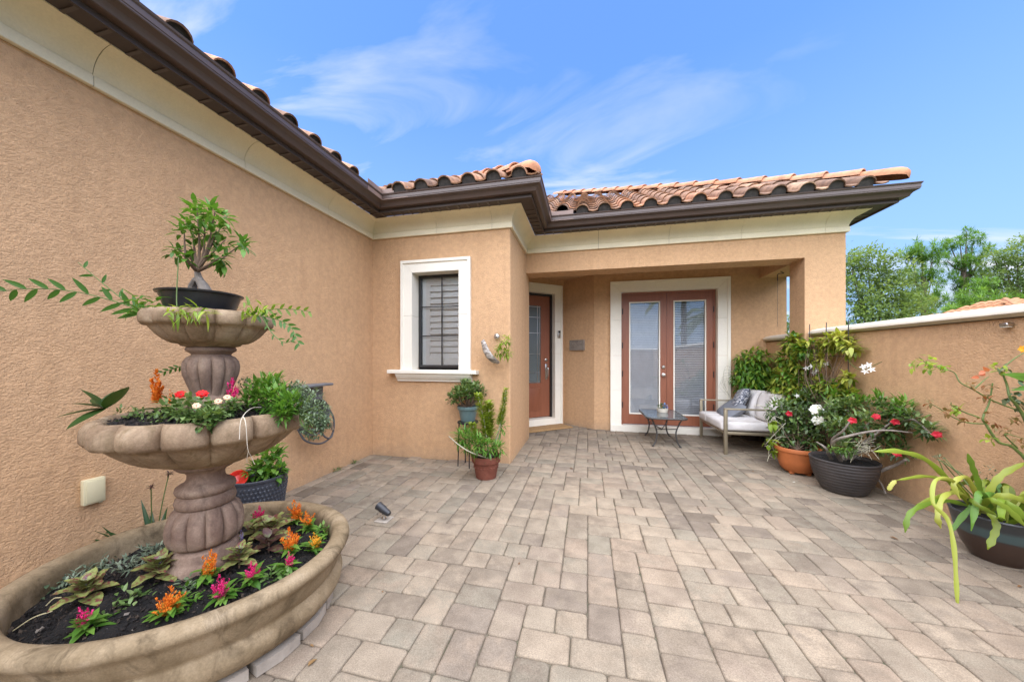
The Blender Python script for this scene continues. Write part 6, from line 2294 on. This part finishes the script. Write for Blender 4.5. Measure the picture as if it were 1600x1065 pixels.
bushy('', '', '', [(at(1345, 630, 3.3), 0.07), (at(1375, 625, 3.25), 0.06), (at(1410, 635, 3.1), 0.06), (at(1300, 620, 3.6), 0.08)], G_BRIGHT, 170, 0.085, 0.020, base=z0, seed=122, parent=t_, up=0.9)
bushy('', '', '', [(at(1313, 703, 2.98), 0.035), (at(1330, 706, 2.96), 0.04), (at(1300, 702, 3.0), 0.03)], G_BRIGHT, 130, 0.022, 0.008, base=z0, seed=123, parent=t_, up=0.7)
for (x, y, f) in ((1332, 657, 2.88), (1369, 651, 2.90), (1399, 659, 2.88), (1464, 679, 2.78), (1402, 709, 2.85)):
    p_ = at(x, y, f)
    flower(t_, p_, look(p_) + Vector((0, 0, 0.4)), 0.034, 5, F_CRIM, wide=0.75, cup=0.3)
mb = MB()
for k in range(40):
    p_ = at(vr.uniform(1335, 1362), vr.uniform(690, 706), 2.98 + vr.uniform(-.05, .05))
    mb.tube([p_, p_ + rdir(vr) * vr.uniform(0.05, 0.12)], 0.0018, 4)
mb.build('dry_twig', STEMW, t_)
t_ = thing('fallen_branch', 'bare grey branch propped between the charcoal pot and the wall', 'branch', at(1395, 735, 3.2))
mb = MB()
mb.tube(curve_pts([at(1372, 737, 3.1), at(1400, 726, 3.05), at(1415, 718, 3.0)], 5), [0.016, 0.010], 8)
mb.tube(curve_pts([at(1370, 746, 3.15), at(1378, 757, 3.12), at(1384, 771, 3.10)], 5), [0.008, 0.006], 6)
mb.build('limb', BARK, t_)

# right-hand glazed bowl with a strap-stemmed orchid cactus
m, nt, b = newmat('teal_brown_glaze')
co = objco(nt)
sp = N(nt, 'ShaderNodeSeparateXYZ'); nt.links.new(co, sp.inputs[0])
hh = mathn(nt, 'ADD', sp.outputs[2], mathn(nt, 'MULTIPLY', noise(nt, co, 10, 4, 0.6, 0.4, (1, 1, 3)), 0.05))
nt.links.new(ramp(nt, hh, [(0.165, (0.050, 0.030, 0.022)), (0.185, (0.042, 0.030, 0.026)), (0.195, (0.050, 0.080, 0.082)), (0.235, (0.055, 0.088, 0.090)), (0.26, (0.034, 0.038, 0.040))]).outputs[0], b.inputs['Base Color'])
b.inputs['Roughness'].default_value = 0.38
bump(nt, b, noise(nt, co, 40, 3, 0.6, 0, (0.5, 0.5, 5)), 0.25, 0.004)
TEAL = m
q = Vector((2.575, 2.78, 0))
t_ = thing('orchid_cactus_pot', 'teal and brown glazed bowl with long flat yellow-green cactus stems', 'potted plant', q)
mb = MB(); mb.lathe([(0.09, 0.0), (0.108, 0.003), (0.148, 0.08), (0.178, 0.18), (0.196, 0.275), (0.201, 0.288), (0.196, 0.296), (0.185, 0.290), (0.178, 0.25), (0.05, 0.24)], q, 56); mb.build('pot', TEAL, t_)
mb = MB(); mb.lathe([(0.180, 0.252), (0.1, 0.262), (0.0, 0.268)], q, 24); mb.build('soil', SOIL, t_)


def strap(parent, pts, w_, mat, seed=0, thick=0.004, twist=0.0):
    """flat notched cactus stem along a path"""
    P = curve_pts(pts, 9)
    n = len(P)
    vs, fs = [], []
    for i, p_ in enumerate(P):
        u_ = i / (n - 1)
        d_ = (P[min(i + 1, n - 1)] - P[max(i - 1, 0)]).normalized()
        view = look(p_)
        s_ = d_.cross(view).normalized()
        nrm = s_.cross(d_)
        ang = twist * u_
        s_, nrm = s_ * math.cos(ang) + nrm * math.sin(ang), nrm * math.cos(ang) - s_ * math.sin(ang)
        hw = 0.5 * 0.66 * w_ * min(1, 0.35 + 4 * u_, 0.15 + 7 * (1 - u_)) * (1 + 0.16 * math.sin(u_ * 34 + seed))
        vs += [p_ - s_ * hw, p_ + nrm * thick, p_ + s_ * hw, p_ - nrm * thick]
    for i in range(n - 1):
        a0 = i * 4
        for k in range(4):
            fs.append((a0 + k, a0 + (k + 1) % 4, a0 + 4 + (k + 1) % 4, a0 + 4 + k))
    fs += [(0, 1, 2, 3), tuple(4 * (n - 1) + k for k in range(4))]
    mb = MB(); mb.tone = 0.02 + 0.96 * vr.random(); mb.add(vs, fs)
    return mb.build('stem', mat, parent, sharp=60)


c0 = at(1525, 790, 2.15)
S_ = [([(1520, 795, 2.15), (1500, 770, 2.10), (1450, 720, 2.05), (1405, 705, 2.02), (1366, 705, 2.02)], 0.040),
      ([(1520, 795, 2.15), (1500, 760, 2.1), (1450, 744, 2.05), (1400, 750, 2.0)], 0.026),
      ([(1525, 792, 2.15), (1490, 752, 2.0), (1462, 750, 1.95), (1458, 785, 1.90), (1480, 810, 1.86), (1490, 850, 1.82), (1494, 905, 1.78), (1497, 967, 1.74)], 0.026),
      ([(1520, 792, 2.1), (1480, 782, 2.0), (1440, 790, 1.95), (1420, 805, 1.92), (1414, 832, 1.90)], 0.036),
      ([(1525, 792, 2.1), (1500, 770, 2.05), (1475, 775, 1.98), (1465, 805, 1.93), (1470, 825, 1.92)], 0.036),
      ([(1520, 795, 2.12), (1505, 768, 2.08), (1470, 775, 2.03), (1432, 788, 2.0)], 0.034),
      ([(1528, 795, 2.15), (1530, 760, 2.15), (1520, 730, 2.16), (1512, 708, 2.17)], 0.040),
      ([(1540, 800, 2.1), (1545, 770, 2.08), (1565, 742, 2.06), (1602, 722, 2.04)], 0.046),
      ([(1540, 798, 2.08), (1560, 775, 2.02), (1590, 778, 1.98), (1625, 795, 1.95)], 0.046),
      ([(1545, 800, 2.08), (1570, 785, 2.0), (1600, 805, 1.95), (1630, 830, 1.92)], 0.050),
      ([(1530, 800, 2.08), (1545, 800, 1.98), (1557, 820, 1.94), (1552, 838, 1.93), (1543, 858, 1.92)], 0.042),
      ([(1530, 798, 2.1), (1522, 765, 2.05), (1508, 745, 2.02), (1490, 755, 2.0), (1500, 780, 1.98)], 0.034),
      ([(1535, 800, 2.1), (1545, 780, 2.0), (1575, 795, 1.95), (1602, 822, 1.92)], 0.040),
      ([(1525, 796, 2.12), (1515, 780, 2.0), (1530, 790, 1.94), (1558, 805, 1.92)], 0.034),
      ([(1400, 750, 2.0), (1393, 757, 2.0), (1388, 766, 2.0)], 0.030)]
for k in range(16):                          # shorter stems filling the middle of the clump
    a = vr.uniform(-2.9, 1.4)
    L_ = vr.uniform(0.20, 0.42)
    b0 = q + Vector((vr.uniform(-.09, .09), vr.uniform(-.09, .09), 0.25))
    d_ = Vector((math.cos(a), math.sin(a), 0))
    strap(t_, [b0, b0 + d_ * L_ * 0.3 + UPV * vr.uniform(0.10, 0.22), b0 + d_ * L_ * 0.7 + UPV * vr.uniform(0.08, 0.24), b0 + d_ * L_ + UPV * vr.uniform(-0.12, 0.16)], vr.uniform(0.026, 0.042), (G_LIME, G_YELLOW, G_BRIGHT)[k % 3], k + 40)
for k, (P, w_) in enumerate(S_):
    strap(t_, [at(*p_) for p_ in P], w_, G_YELLOW if k % 3 else G_LIME, k)
bushy('', '', '', [(at(1545, 740, 2.2), 0.06), (at(1470, 715, 2.3), 0.03), (at(1545, 760, 2.18), 0.05)], G_GREY, 110, 0.020, 0.007, base=q + UPV * 0.26, seed=131, parent=t_, up=0.5, stems=9)

# leggy rose bush at the right edge of the picture
q = Vector((2.63, 2.48, 0))
t_ = thing('rose_bush', 'leggy rose bush with rusty young leaves at the right edge', 'shrub', q)
G0 = at(1625, 760, 2.0)
stems = [[q, at(1640, 850, 2.0), at(1615, 740, 2.02), at(1585, 700, 2.05), at(1560, 690, 2.06), at(1541, 663, 2.08), at(1536, 652, 2.08), at(1546, 628, 2.1), at(1551, 598, 2.1)],
         [at(1620, 745, 2.02), at(1605, 665, 2.05), at(1590, 635, 2.06), at(1578, 620, 2.06), at(1573, 600, 2.08), at(1565, 580, 2.08)],
         [at(1588, 640, 2.06), at(1552, 626, 2.08), at(1520, 608, 2.1), at(1500, 597, 2.12), at(1492, 583, 2.14), at(1478, 577, 2.14), at(1452, 570, 2.15), at(1436, 558, 2.15)],
         [at(1522, 608, 2.1), at(1535, 596, 2.1), at(1545, 588, 2.1)],
         [at(1541, 662, 2.08), at(1512, 660, 2.1), at(1490, 652, 2.12), at(1468, 638, 2.14), at(1450, 628, 2.15)],
         [at(1530, 652, 2.08), at(1508, 644, 2.1), at(1488, 634, 2.12), at(1486, 628, 2.12)],
         [at(1560, 580, 2.08), at(1585, 560, 2.06), at(1605, 548, 2.05)], [at(1590, 700, 2.05), at(1570, 678, 2.05), at(1600, 685, 2.02)]]
mb = MB()
for i, P in enumerate(stems):
    mb.tube(curve_pts(P, 7), [0.011, 0.0035] if i == 0 else ([0.010, 0.004] if i == 1 else [0.0045, 0.0018]), 7)
mb.build('stem', STEM_G, t_)
def sprays(mat, spots, n, ll, seed, name='foliage'):
    L = Leaves(seed)
    for (x, y, rp) in spots:
        for _ in range(n):
            p_ = at(x + vr.uniform(-rp, rp), y + vr.uniform(-rp * 0.7, rp * 0.7), 2.09 + vr.uniform(-.05, .05))
            L.leaf(p_, rdir(vr, -0.15), ll * vr.uniform(0.7, 1.2), ll * 0.48, 0.3, 0.2)
    L.build(name, mat, t_)
sprays(G_RUST, [(1540, 620, 8), (1535, 652, 9), (1505, 655, 8), (1478, 643, 7), (1455, 628, 7), (1490, 636, 6), (1515, 603, 6), (1552, 664, 10), (1575, 672, 9), (1545, 605, 6), (1590, 690, 9), (1585, 655, 8)], 11, 0.034, 141)
sprays(G_LIME, [(1430, 570, 9), (1446, 572, 9), (1460, 574, 9), (1474, 576, 8), (1450, 560, 8), (1495, 640, 5), (1560, 576, 9), (1545, 685, 8)], 11, 0.042, 142, 'young_foliage')
sprays(G_GREY, [(1575, 622, 9), (1590, 622, 9), (1565, 575, 9), (1600, 600, 10), (1598, 632, 9)], 12, 0.044, 143, 'mature_foliage')
R_ORG = foliage('leaf_salmon', [(0.45, 0.13, 0.06), (0.58, 0.19, 0.09)], 0.5, 0.3)
L = Leaves(9)
for (x, y, dx, dy) in ((1538, 579, -8, 6), (1530, 588, -16, 3), (1540, 584, -12, 2), (1545, 580, -10, -8)):
    a, b_ = at(x, y, 2.08), at(x + dx, y + dy, 2.06)
    L.leaf(a, b_ - a, 0.056, 0.022, 0.2, 0.2, up=look(a))
L.build('new_leaf', R_ORG, t_)
p_ = at(1600, 545, 2.0)
flower(t_, p_, look(p_), 0.024, 6, F_YELLOW, wide=0.8)
L = Leaves(10)
for (x, y, dx, dy) in ((1625, 595, -50, -8), (1630, 602, -40, 6), (1620, 588, -30, -2)):
    a, b_ = at(x, y, 1.95), at(x + dx, y + dy, 1.98)
    L.leaf(a, b_ - a, 0.13, 0.034, 0.15, 0.2, up=look(a))
L.build('large_leaf', G_BRIGHT, t_)

# little floodlight under the wall cap
q = Vector((2.81, 2.96, 1.515))
t_ = thing('wall_lamp', 'tiny grey downlight fixed under the courtyard wall cap', 'lamp', q)
mb = MB(); mb.rbox((2.765, 2.935, 1.505), (2.809, 2.985, 1.530), 0.008, 3); mb.build('lamp_body', NICKEL, t_)
mb = MB(); mb.rbox((2.77, 2.94, 1.499), (2.80, 2.98, 1.5055), 0.002); mb.build('lens', CERAM, t_)

# leaf litter and crumbs on the paving
DRYL = foliage('dry_leaf', [(0.10, 0.05, 0.02), (0.18, 0.09, 0.035), (0.26, 0.16, 0.06)], 0.7, 0.1)
lit = [(481, 1040, 0.042, 'tan dry leaf on the pavers in front of the basin'), (812, 878, 0.022, 'tiny dark leaf alone in the middle of the paving'), (646, 762, 0.026, 'dark leaf between the spotlight and the terracotta pot'),
       (890, 731, 0.045, 'long brown leaf on the pavers below the front door'), (690, 755, 0.020, 'tiny leaf left of the terracotta pot'), (598, 925, 0.018, 'dark speck of leaf beyond the right rim of the basin'),
       (484, 1007, 0.022, 'dark leaf fragment touching the basin base'), (1390, 838, 0.045, 'curled brown leaf left of the teal bowl'), (1100, 777, 0.022, 'small leaf left of the charcoal pot'),
       (1175, 735, 0.026, 'small leaf in front of the loveseat'), (1010, 735, 0.022, 'small leaf in front of the side table'), (1597, 915, 0.030, 'brown leaf at the right edge below the teal bowl'), (1243, 753, 0.026, 'white fallen petal below the orange pot')]
for k, (x, y, ll, lab) in enumerate(lit):
    p_ = atz(x, y, 0.006)
    L = Leaves(k)
    a = vr.uniform(0, 6.28)
    L.leaf(p_, (math.cos(a), math.sin(a), 0.12), ll, ll * 0.45, 0.25, 0.6)
    tag(L.build('fallen_leaf', F_WHITE if 'petal' in lab else DRYL, origin=p_), lab, 'leaf', 'leaf litter on the paving')

# ------------------------------------------------------------------ beyond the courtyard
def leaf_tree(name, label, base, trunk_h, blobs, mat, n, ll, lw, seed, group='trees beyond the courtyard wall', needle=False):
    r = random.Random(seed)
    t_ = thing(name, label, 'tree', base, group)
    mb = MB()
    top = Vector(base) + UPV * trunk_h
    mb.tube(curve_pts([base, (Vector(base) + top) / 2 + Vector((r.uniform(-.2, .2), r.uniform(-.2, .2), 0)), top], 5), [0.26, 0.12], 9)
    for c, R, *_ in blobs:
        c = Vector(c)
        k = r.uniform(0.45, 0.95)
        st = Vector(base) + (top - Vector(base)) * k
        mb.tube(curve_pts([st, (st + c) / 2 + Vector((0, 0, -0.15)), c], 5), [0.085, 0.02], 6)
    mb.build('trunk', TRUNK, t_)
    L = Leaves(seed)
    ws = [R ** 2 * (b_[0] if b_ else 1) for c, R, *b_ in blobs]
    clumps = []
    for _ in range(max(8, n // (26 if not needle else 34))):
        c, R = r.choices(blobs, ws)[0][:2]
        d_ = rdir(r, 0.12)
        clumps.append((Vector(c) + Vector((d_.x, d_.y, d_.z * 0.8)) * R * r.random() ** 0.38, d_, R))
    per = max(1, n // len(clumps))
    for cc, d_, R in clumps:
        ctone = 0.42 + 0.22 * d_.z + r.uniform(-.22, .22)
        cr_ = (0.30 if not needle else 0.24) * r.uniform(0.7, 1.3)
        for _ in range(per):
            e = rdir(r)
            if needle:
                dd_ = (e + UPV * 0.35).normalized()
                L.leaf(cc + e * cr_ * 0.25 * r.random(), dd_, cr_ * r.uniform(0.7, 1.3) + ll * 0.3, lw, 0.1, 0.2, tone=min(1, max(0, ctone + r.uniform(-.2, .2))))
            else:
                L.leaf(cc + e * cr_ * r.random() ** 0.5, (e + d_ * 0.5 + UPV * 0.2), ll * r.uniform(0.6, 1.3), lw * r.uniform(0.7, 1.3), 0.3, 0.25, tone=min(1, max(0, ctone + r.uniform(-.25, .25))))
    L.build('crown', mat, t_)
    return t_


def gnd(x, f):
    p_ = at(x, 557, f)
    return Vector((p_.x, p_.y, -0.09))


B = lambda x, y, f, R, w=1.0: (at(x, y, f), R, w)
leaf_tree('oak_tree', 'dense grey-green oak just right of the porch post', gnd(1370, 17), 3.0,
          [B(1330, 420, 17, 1.0), B(1355, 410, 17, 1.0), B(1380, 432, 17, 1.2), B(1340, 460, 16.5, 1.2), B(1375, 470, 16.5, 1.3), B(1405, 455, 17, 1.1), B(1420, 480, 17, 1.0), B(1350, 500, 16, 1.2), B(1400, 505, 16, 1.2), B(1425, 510, 16, 0.7), B(1325, 395, 17.5, 0.6, .5), B(1440, 470, 17.5, .6)], G_OAK, 12500, 0.15, 0.07, 201)
leaf_tree('pine_tree', 'airy pine standing next to the oak', gnd(1443, 24), 7.2,
          [B(1440, 392, 24, 1.0), B(1425, 400, 24, .8), B(1458, 400, 24, .8), B(1438, 425, 24, 1.0), B(1455, 440, 24, .9), B(1420, 430, 24, .7), B(1445, 462, 23.5, .9), B(1430, 470, 23.5, .8), B(1462, 470, 23.5, .7), B(1440, 378, 24, .5, .6)], G_PINE, 6500, 0.35, 0.035, 202, needle=True)
leaf_tree('pine_tree', 'tallest pine, in the middle of the group beyond the wall', gnd(1508, 25), 9.0,
          [B(1500, 380, 25, .8), B(1520, 378, 25, .8), B(1485, 385, 25, .7), B(1535, 395, 25, .8), B(1480, 408, 25, .9), B(1500, 410, 25, .9), B(1520, 415, 25, .9), B(1488, 440, 25, 1.0), B(1515, 445, 25, 1.0), B(1535, 430, 25, .9), B(1500, 470, 24.5, 1.0), B(1525, 475, 24.5, .9), B(1510, 362, 25, .4, .6), B(1545, 455, 25, .8)], G_PINE, 9000, 0.35, 0.035, 203, needle=True)
leaf_tree('oak_tree', 'dark leafy tree at the right edge, behind the neighbouring roof', gnd(1590, 22), 6.0,
          [B(1570, 410, 22, 1.1), B(1590, 395, 22, 1.2), B(1615, 390, 22, 1.3), B(1560, 440, 22, 1.1), B(1590, 430, 22, 1.3), B(1625, 430, 22, 1.4), B(1550, 470, 22, 1.0), B(1585, 465, 22, 1.2), B(1640, 470, 22, 1.4), B(1548, 392, 22.5, .5, .5)], G_OAK, 11500, 0.16, 0.075, 204)
leaf_tree('pine_tree', 'bright green bushy pine low in front of the tall pines', gnd(1475, 20), 3.6,
          [B(1440, 478, 20, .7), B(1475, 490, 20, .7), B(1500, 488, 20, .8), B(1525, 470, 20, .9), B(1550, 480, 20, .9), B(1420, 500, 20, .7), B(1540, 448, 20.5, .7), B(1575, 478, 20, .8)], G_PINE, 5600, 0.32, 0.035, 205, needle=True)
for k, (x, f, h, lab) in enumerate(((1290, 30, 5.0, 'distant oak hidden mostly by the porch post'), (1240, 26, 4.6, 'tree glimpsed through the porch side opening'), (1700, 24, 7.5, 'leafy tree beyond the right edge'))):
    g_ = gnd(x, f)
    leaf_tree('oak_tree', lab, g_, h * 0.5, [(g_ + Vector((dx, dy, h * zz)), R, 1.0) for dx, dy, zz, R in ((0, 0, .8, 1.6), (-1.5, 0, .6, 1.5), (1.5, .5, .6, 1.5), (0, -1, .45, 1.6))], G_OAK, 4500, 0.22, 0.11, 210 + k)

# neighbouring house: only the tiled roof shows over the wall
NB = at(1722, 557, 13.0); NB.z = -0.5
t_ = thing('neighbour_house', 'neighbouring house with orange tiled roof showing over the wall', 'house', NB)
nx = Vector((math.cos(YAW), math.sin(YAW), 0)); ny = Vector((-nx.y, nx.x, 0))
def nb(x, y, z):
    return tuple(NB + nx * x + ny * y + UPV * z)
mb = MB()
hw, hd = 2.45, 3.0
mb.add([nb(-hw, 0, -0.1), nb(hw * 3, 0, -0.1), nb(hw * 3, 2 * hd, -0.1), nb(-hw, 2 * hd, -0.1), nb(-hw, 0, 2.95), nb(hw * 3, 0, 2.95), nb(hw * 3, 2 * hd, 2.95), nb(-hw, 2 * hd, 2.95)],
       [(0, 1, 5, 4), (1, 2, 6, 5), (2, 3, 7, 6), (3, 0, 4, 7), (4, 5, 6, 7)])
mb.build('wall', STUCCO, t_)
m, nt, b = newmat('neighbour_roof_clay')
co = objco(nt)
nt.links.new(ramp(nt, noise(nt, co, 3, 5), [(0.3, (0.27, 0.115, 0.050)), (0.7, (0.42, 0.20, 0.095))]).outputs[0], b.inputs['Base Color'])
b.inputs['Roughness'].default_value = 0.85
NROOF = m
rf = part_empty('roof', t_)
ov = 0.45
ncol, RP = 44, 0.45
for j in range(9):                           # courses of barrel tiles on the front slope
    mb = MB()
    y0_, y1_ = -ov + 0.36 * j, -ov + 0.36 * (j + 1) + 0.05
    for k in range(ncol):
        xa = -hw - ov + 0.28 * k
        if xa < -hw - ov + (y0_ + ov) * 1.0:
            continue
        vs, fs = [], []
        for (yy, lift) in ((y0_, 0.04), (y1_, 0.0)):
            for i in range(6):
                a = PI * i / 5
                vs.append(nb(xa + 0.14 - 0.13 * math.cos(a), yy, 3.0 + (yy + ov) * RP + lift + 0.075 * math.sin(a)))
        for i in range(5):
            fs.append((i, i + 1, 7 + i, 6 + i))
        fs.append(tuple(range(6)))
        mb.add(vs, fs)
    mb.build('tile_course', NROOF, rf, kind='stuff')
for j in range(9):                           # and on the hipped end
    mb = MB()
    x0_, x1_ = -hw - ov + 0.36 * j, -hw - ov + 0.36 * (j + 1) + 0.05
    for k in range(25):
        ya = -ov + 0.28 * k
        if ya < -ov + 0.36 * j - 0.1 or ya > 2 * hd + ov - 0.36 * j:
            continue
        vs, fs = [], []
        for (xx, lift) in ((x0_, 0.04), (x1_, 0.0)):
            for i in range(6):
                a = PI * i / 5
                vs.append(nb(xx, ya + 0.14 - 0.13 * math.cos(a), 3.0 + (xx + hw + ov) * RP + lift + 0.075 * math.sin(a)))
        for i in range(5):
            fs.append((i, i + 1, 7 + i, 6 + i))
        fs.append(tuple(range(6)))
        mb.add(vs, fs)
    mb.build('tile_course', NROOF, rf, kind='stuff')
mb = MB()
top = -ov + 0.36 * 9
za = 3.0 + (top + ov) * RP
mb.add([nb(-hw - ov, -ov, 2.98), nb(hw * 3, -ov, 2.98), nb(hw * 3, top, za - .02), nb(-hw - ov + top + ov, top, za - .02), nb(-hw - ov, 2 * hd + ov, 2.98), nb(hw * 3, 2 * hd + ov, 2.98)], [(0, 1, 2, 3), (0, 3, 4), (3, 2, 5, 4), (0, 1, 5, 4)])
mb.build('roof_deck', NROOF, rf, flat=True)
mb = MB(); mb.tube([nb(-hw - ov, -ov, 3.05), nb(-hw - ov + top + ov, top, za + 0.05)], 0.11, 8); mb.build('hip_ridge', NROOF, rf)

# ------------------------------------------------------------------ behind the camera (mirrored in the door glass)
t_ = thing('front_wall', 'courtyard front wall behind the viewpoint, seen only mirrored in the doors', 'wall', (1.5, -3.05, 0))
mb = MB(); mb.box((0.6, -3.48, -0.1), (3.09, -3.201, 1.56)); mb.box((-2.81, -3.48, -0.1), (-0.9, -3.201, 1.56)); mb.build('wall_body', STUCCO, t_)
mb = MB()
P_ = [(y, z) for y, z in cap_prof(-3.535, -3.145, 1.545)]
mb.prism(P_, 0, 0.55, 2.754); mb.prism(P_, 0, -2.8, -0.85); mb.build('cap_stone', CAPM, t_, sharp=60)


def palm(base, h, label, seed, n=20):
    r = random.Random(seed)
    base = Vector(base)
    t_ = thing('palm_tree', label, 'tree', base, 'palms behind the viewpoint')
    top = base + Vector((r.uniform(-.3, .3), r.uniform(-.3, .3), h))
    mb = MB(); mb.tube(curve_pts([base, base + UPV * h * 0.5, top], 8), [0.20, 0.14], 10); mb.build('trunk', TRUNK, t_)
    L = Leaves(seed); mb = MB()
    for k in range(n):
        a = 2.4 * k
        el = r.uniform(-0.3, 1.0)
        d_ = Vector((math.cos(a), math.sin(a), el)).normalized()
        P = curve_pts([top, top + d_ * 0.9, top + d_ * 1.6 + Vector((0, 0, -0.35)), top + d_ * 2.1 + Vector((0, 0, -0.95))], 6)
        mb.tube(P, [0.025, 0.006], 5)
        for i in range(2, len(P) - 1):
            t2 = (P[i + 1] - P[i]).normalized()
            sd = t2.cross(UPV).normalized()
            for s_ in (-1, 1):
                for j in range(2):
                    L.leaf(P[i] + (P[i + 1] - P[i]) * 0.5 * j, t2 * 0.5 + sd * s_ + UPV * -0.15, 0.55, 0.05, 0.45, 0.2)
    mb.build('frond_rib', STEM_G, t_)
    L.build('frond', G_MID, t_)


palm((5.7, -9.5, -0.09), 5.2, 'nearer palm behind the viewpoint, mirrored in the right door', 301)
palm((8.4, -14.0, -0.09), 4.2, 'farther palm behind the viewpoint, mirrored in the right door', 302)
palm((10.8, -15.0, -0.09), 5.0, 'rightmost palm behind the viewpoint', 303)
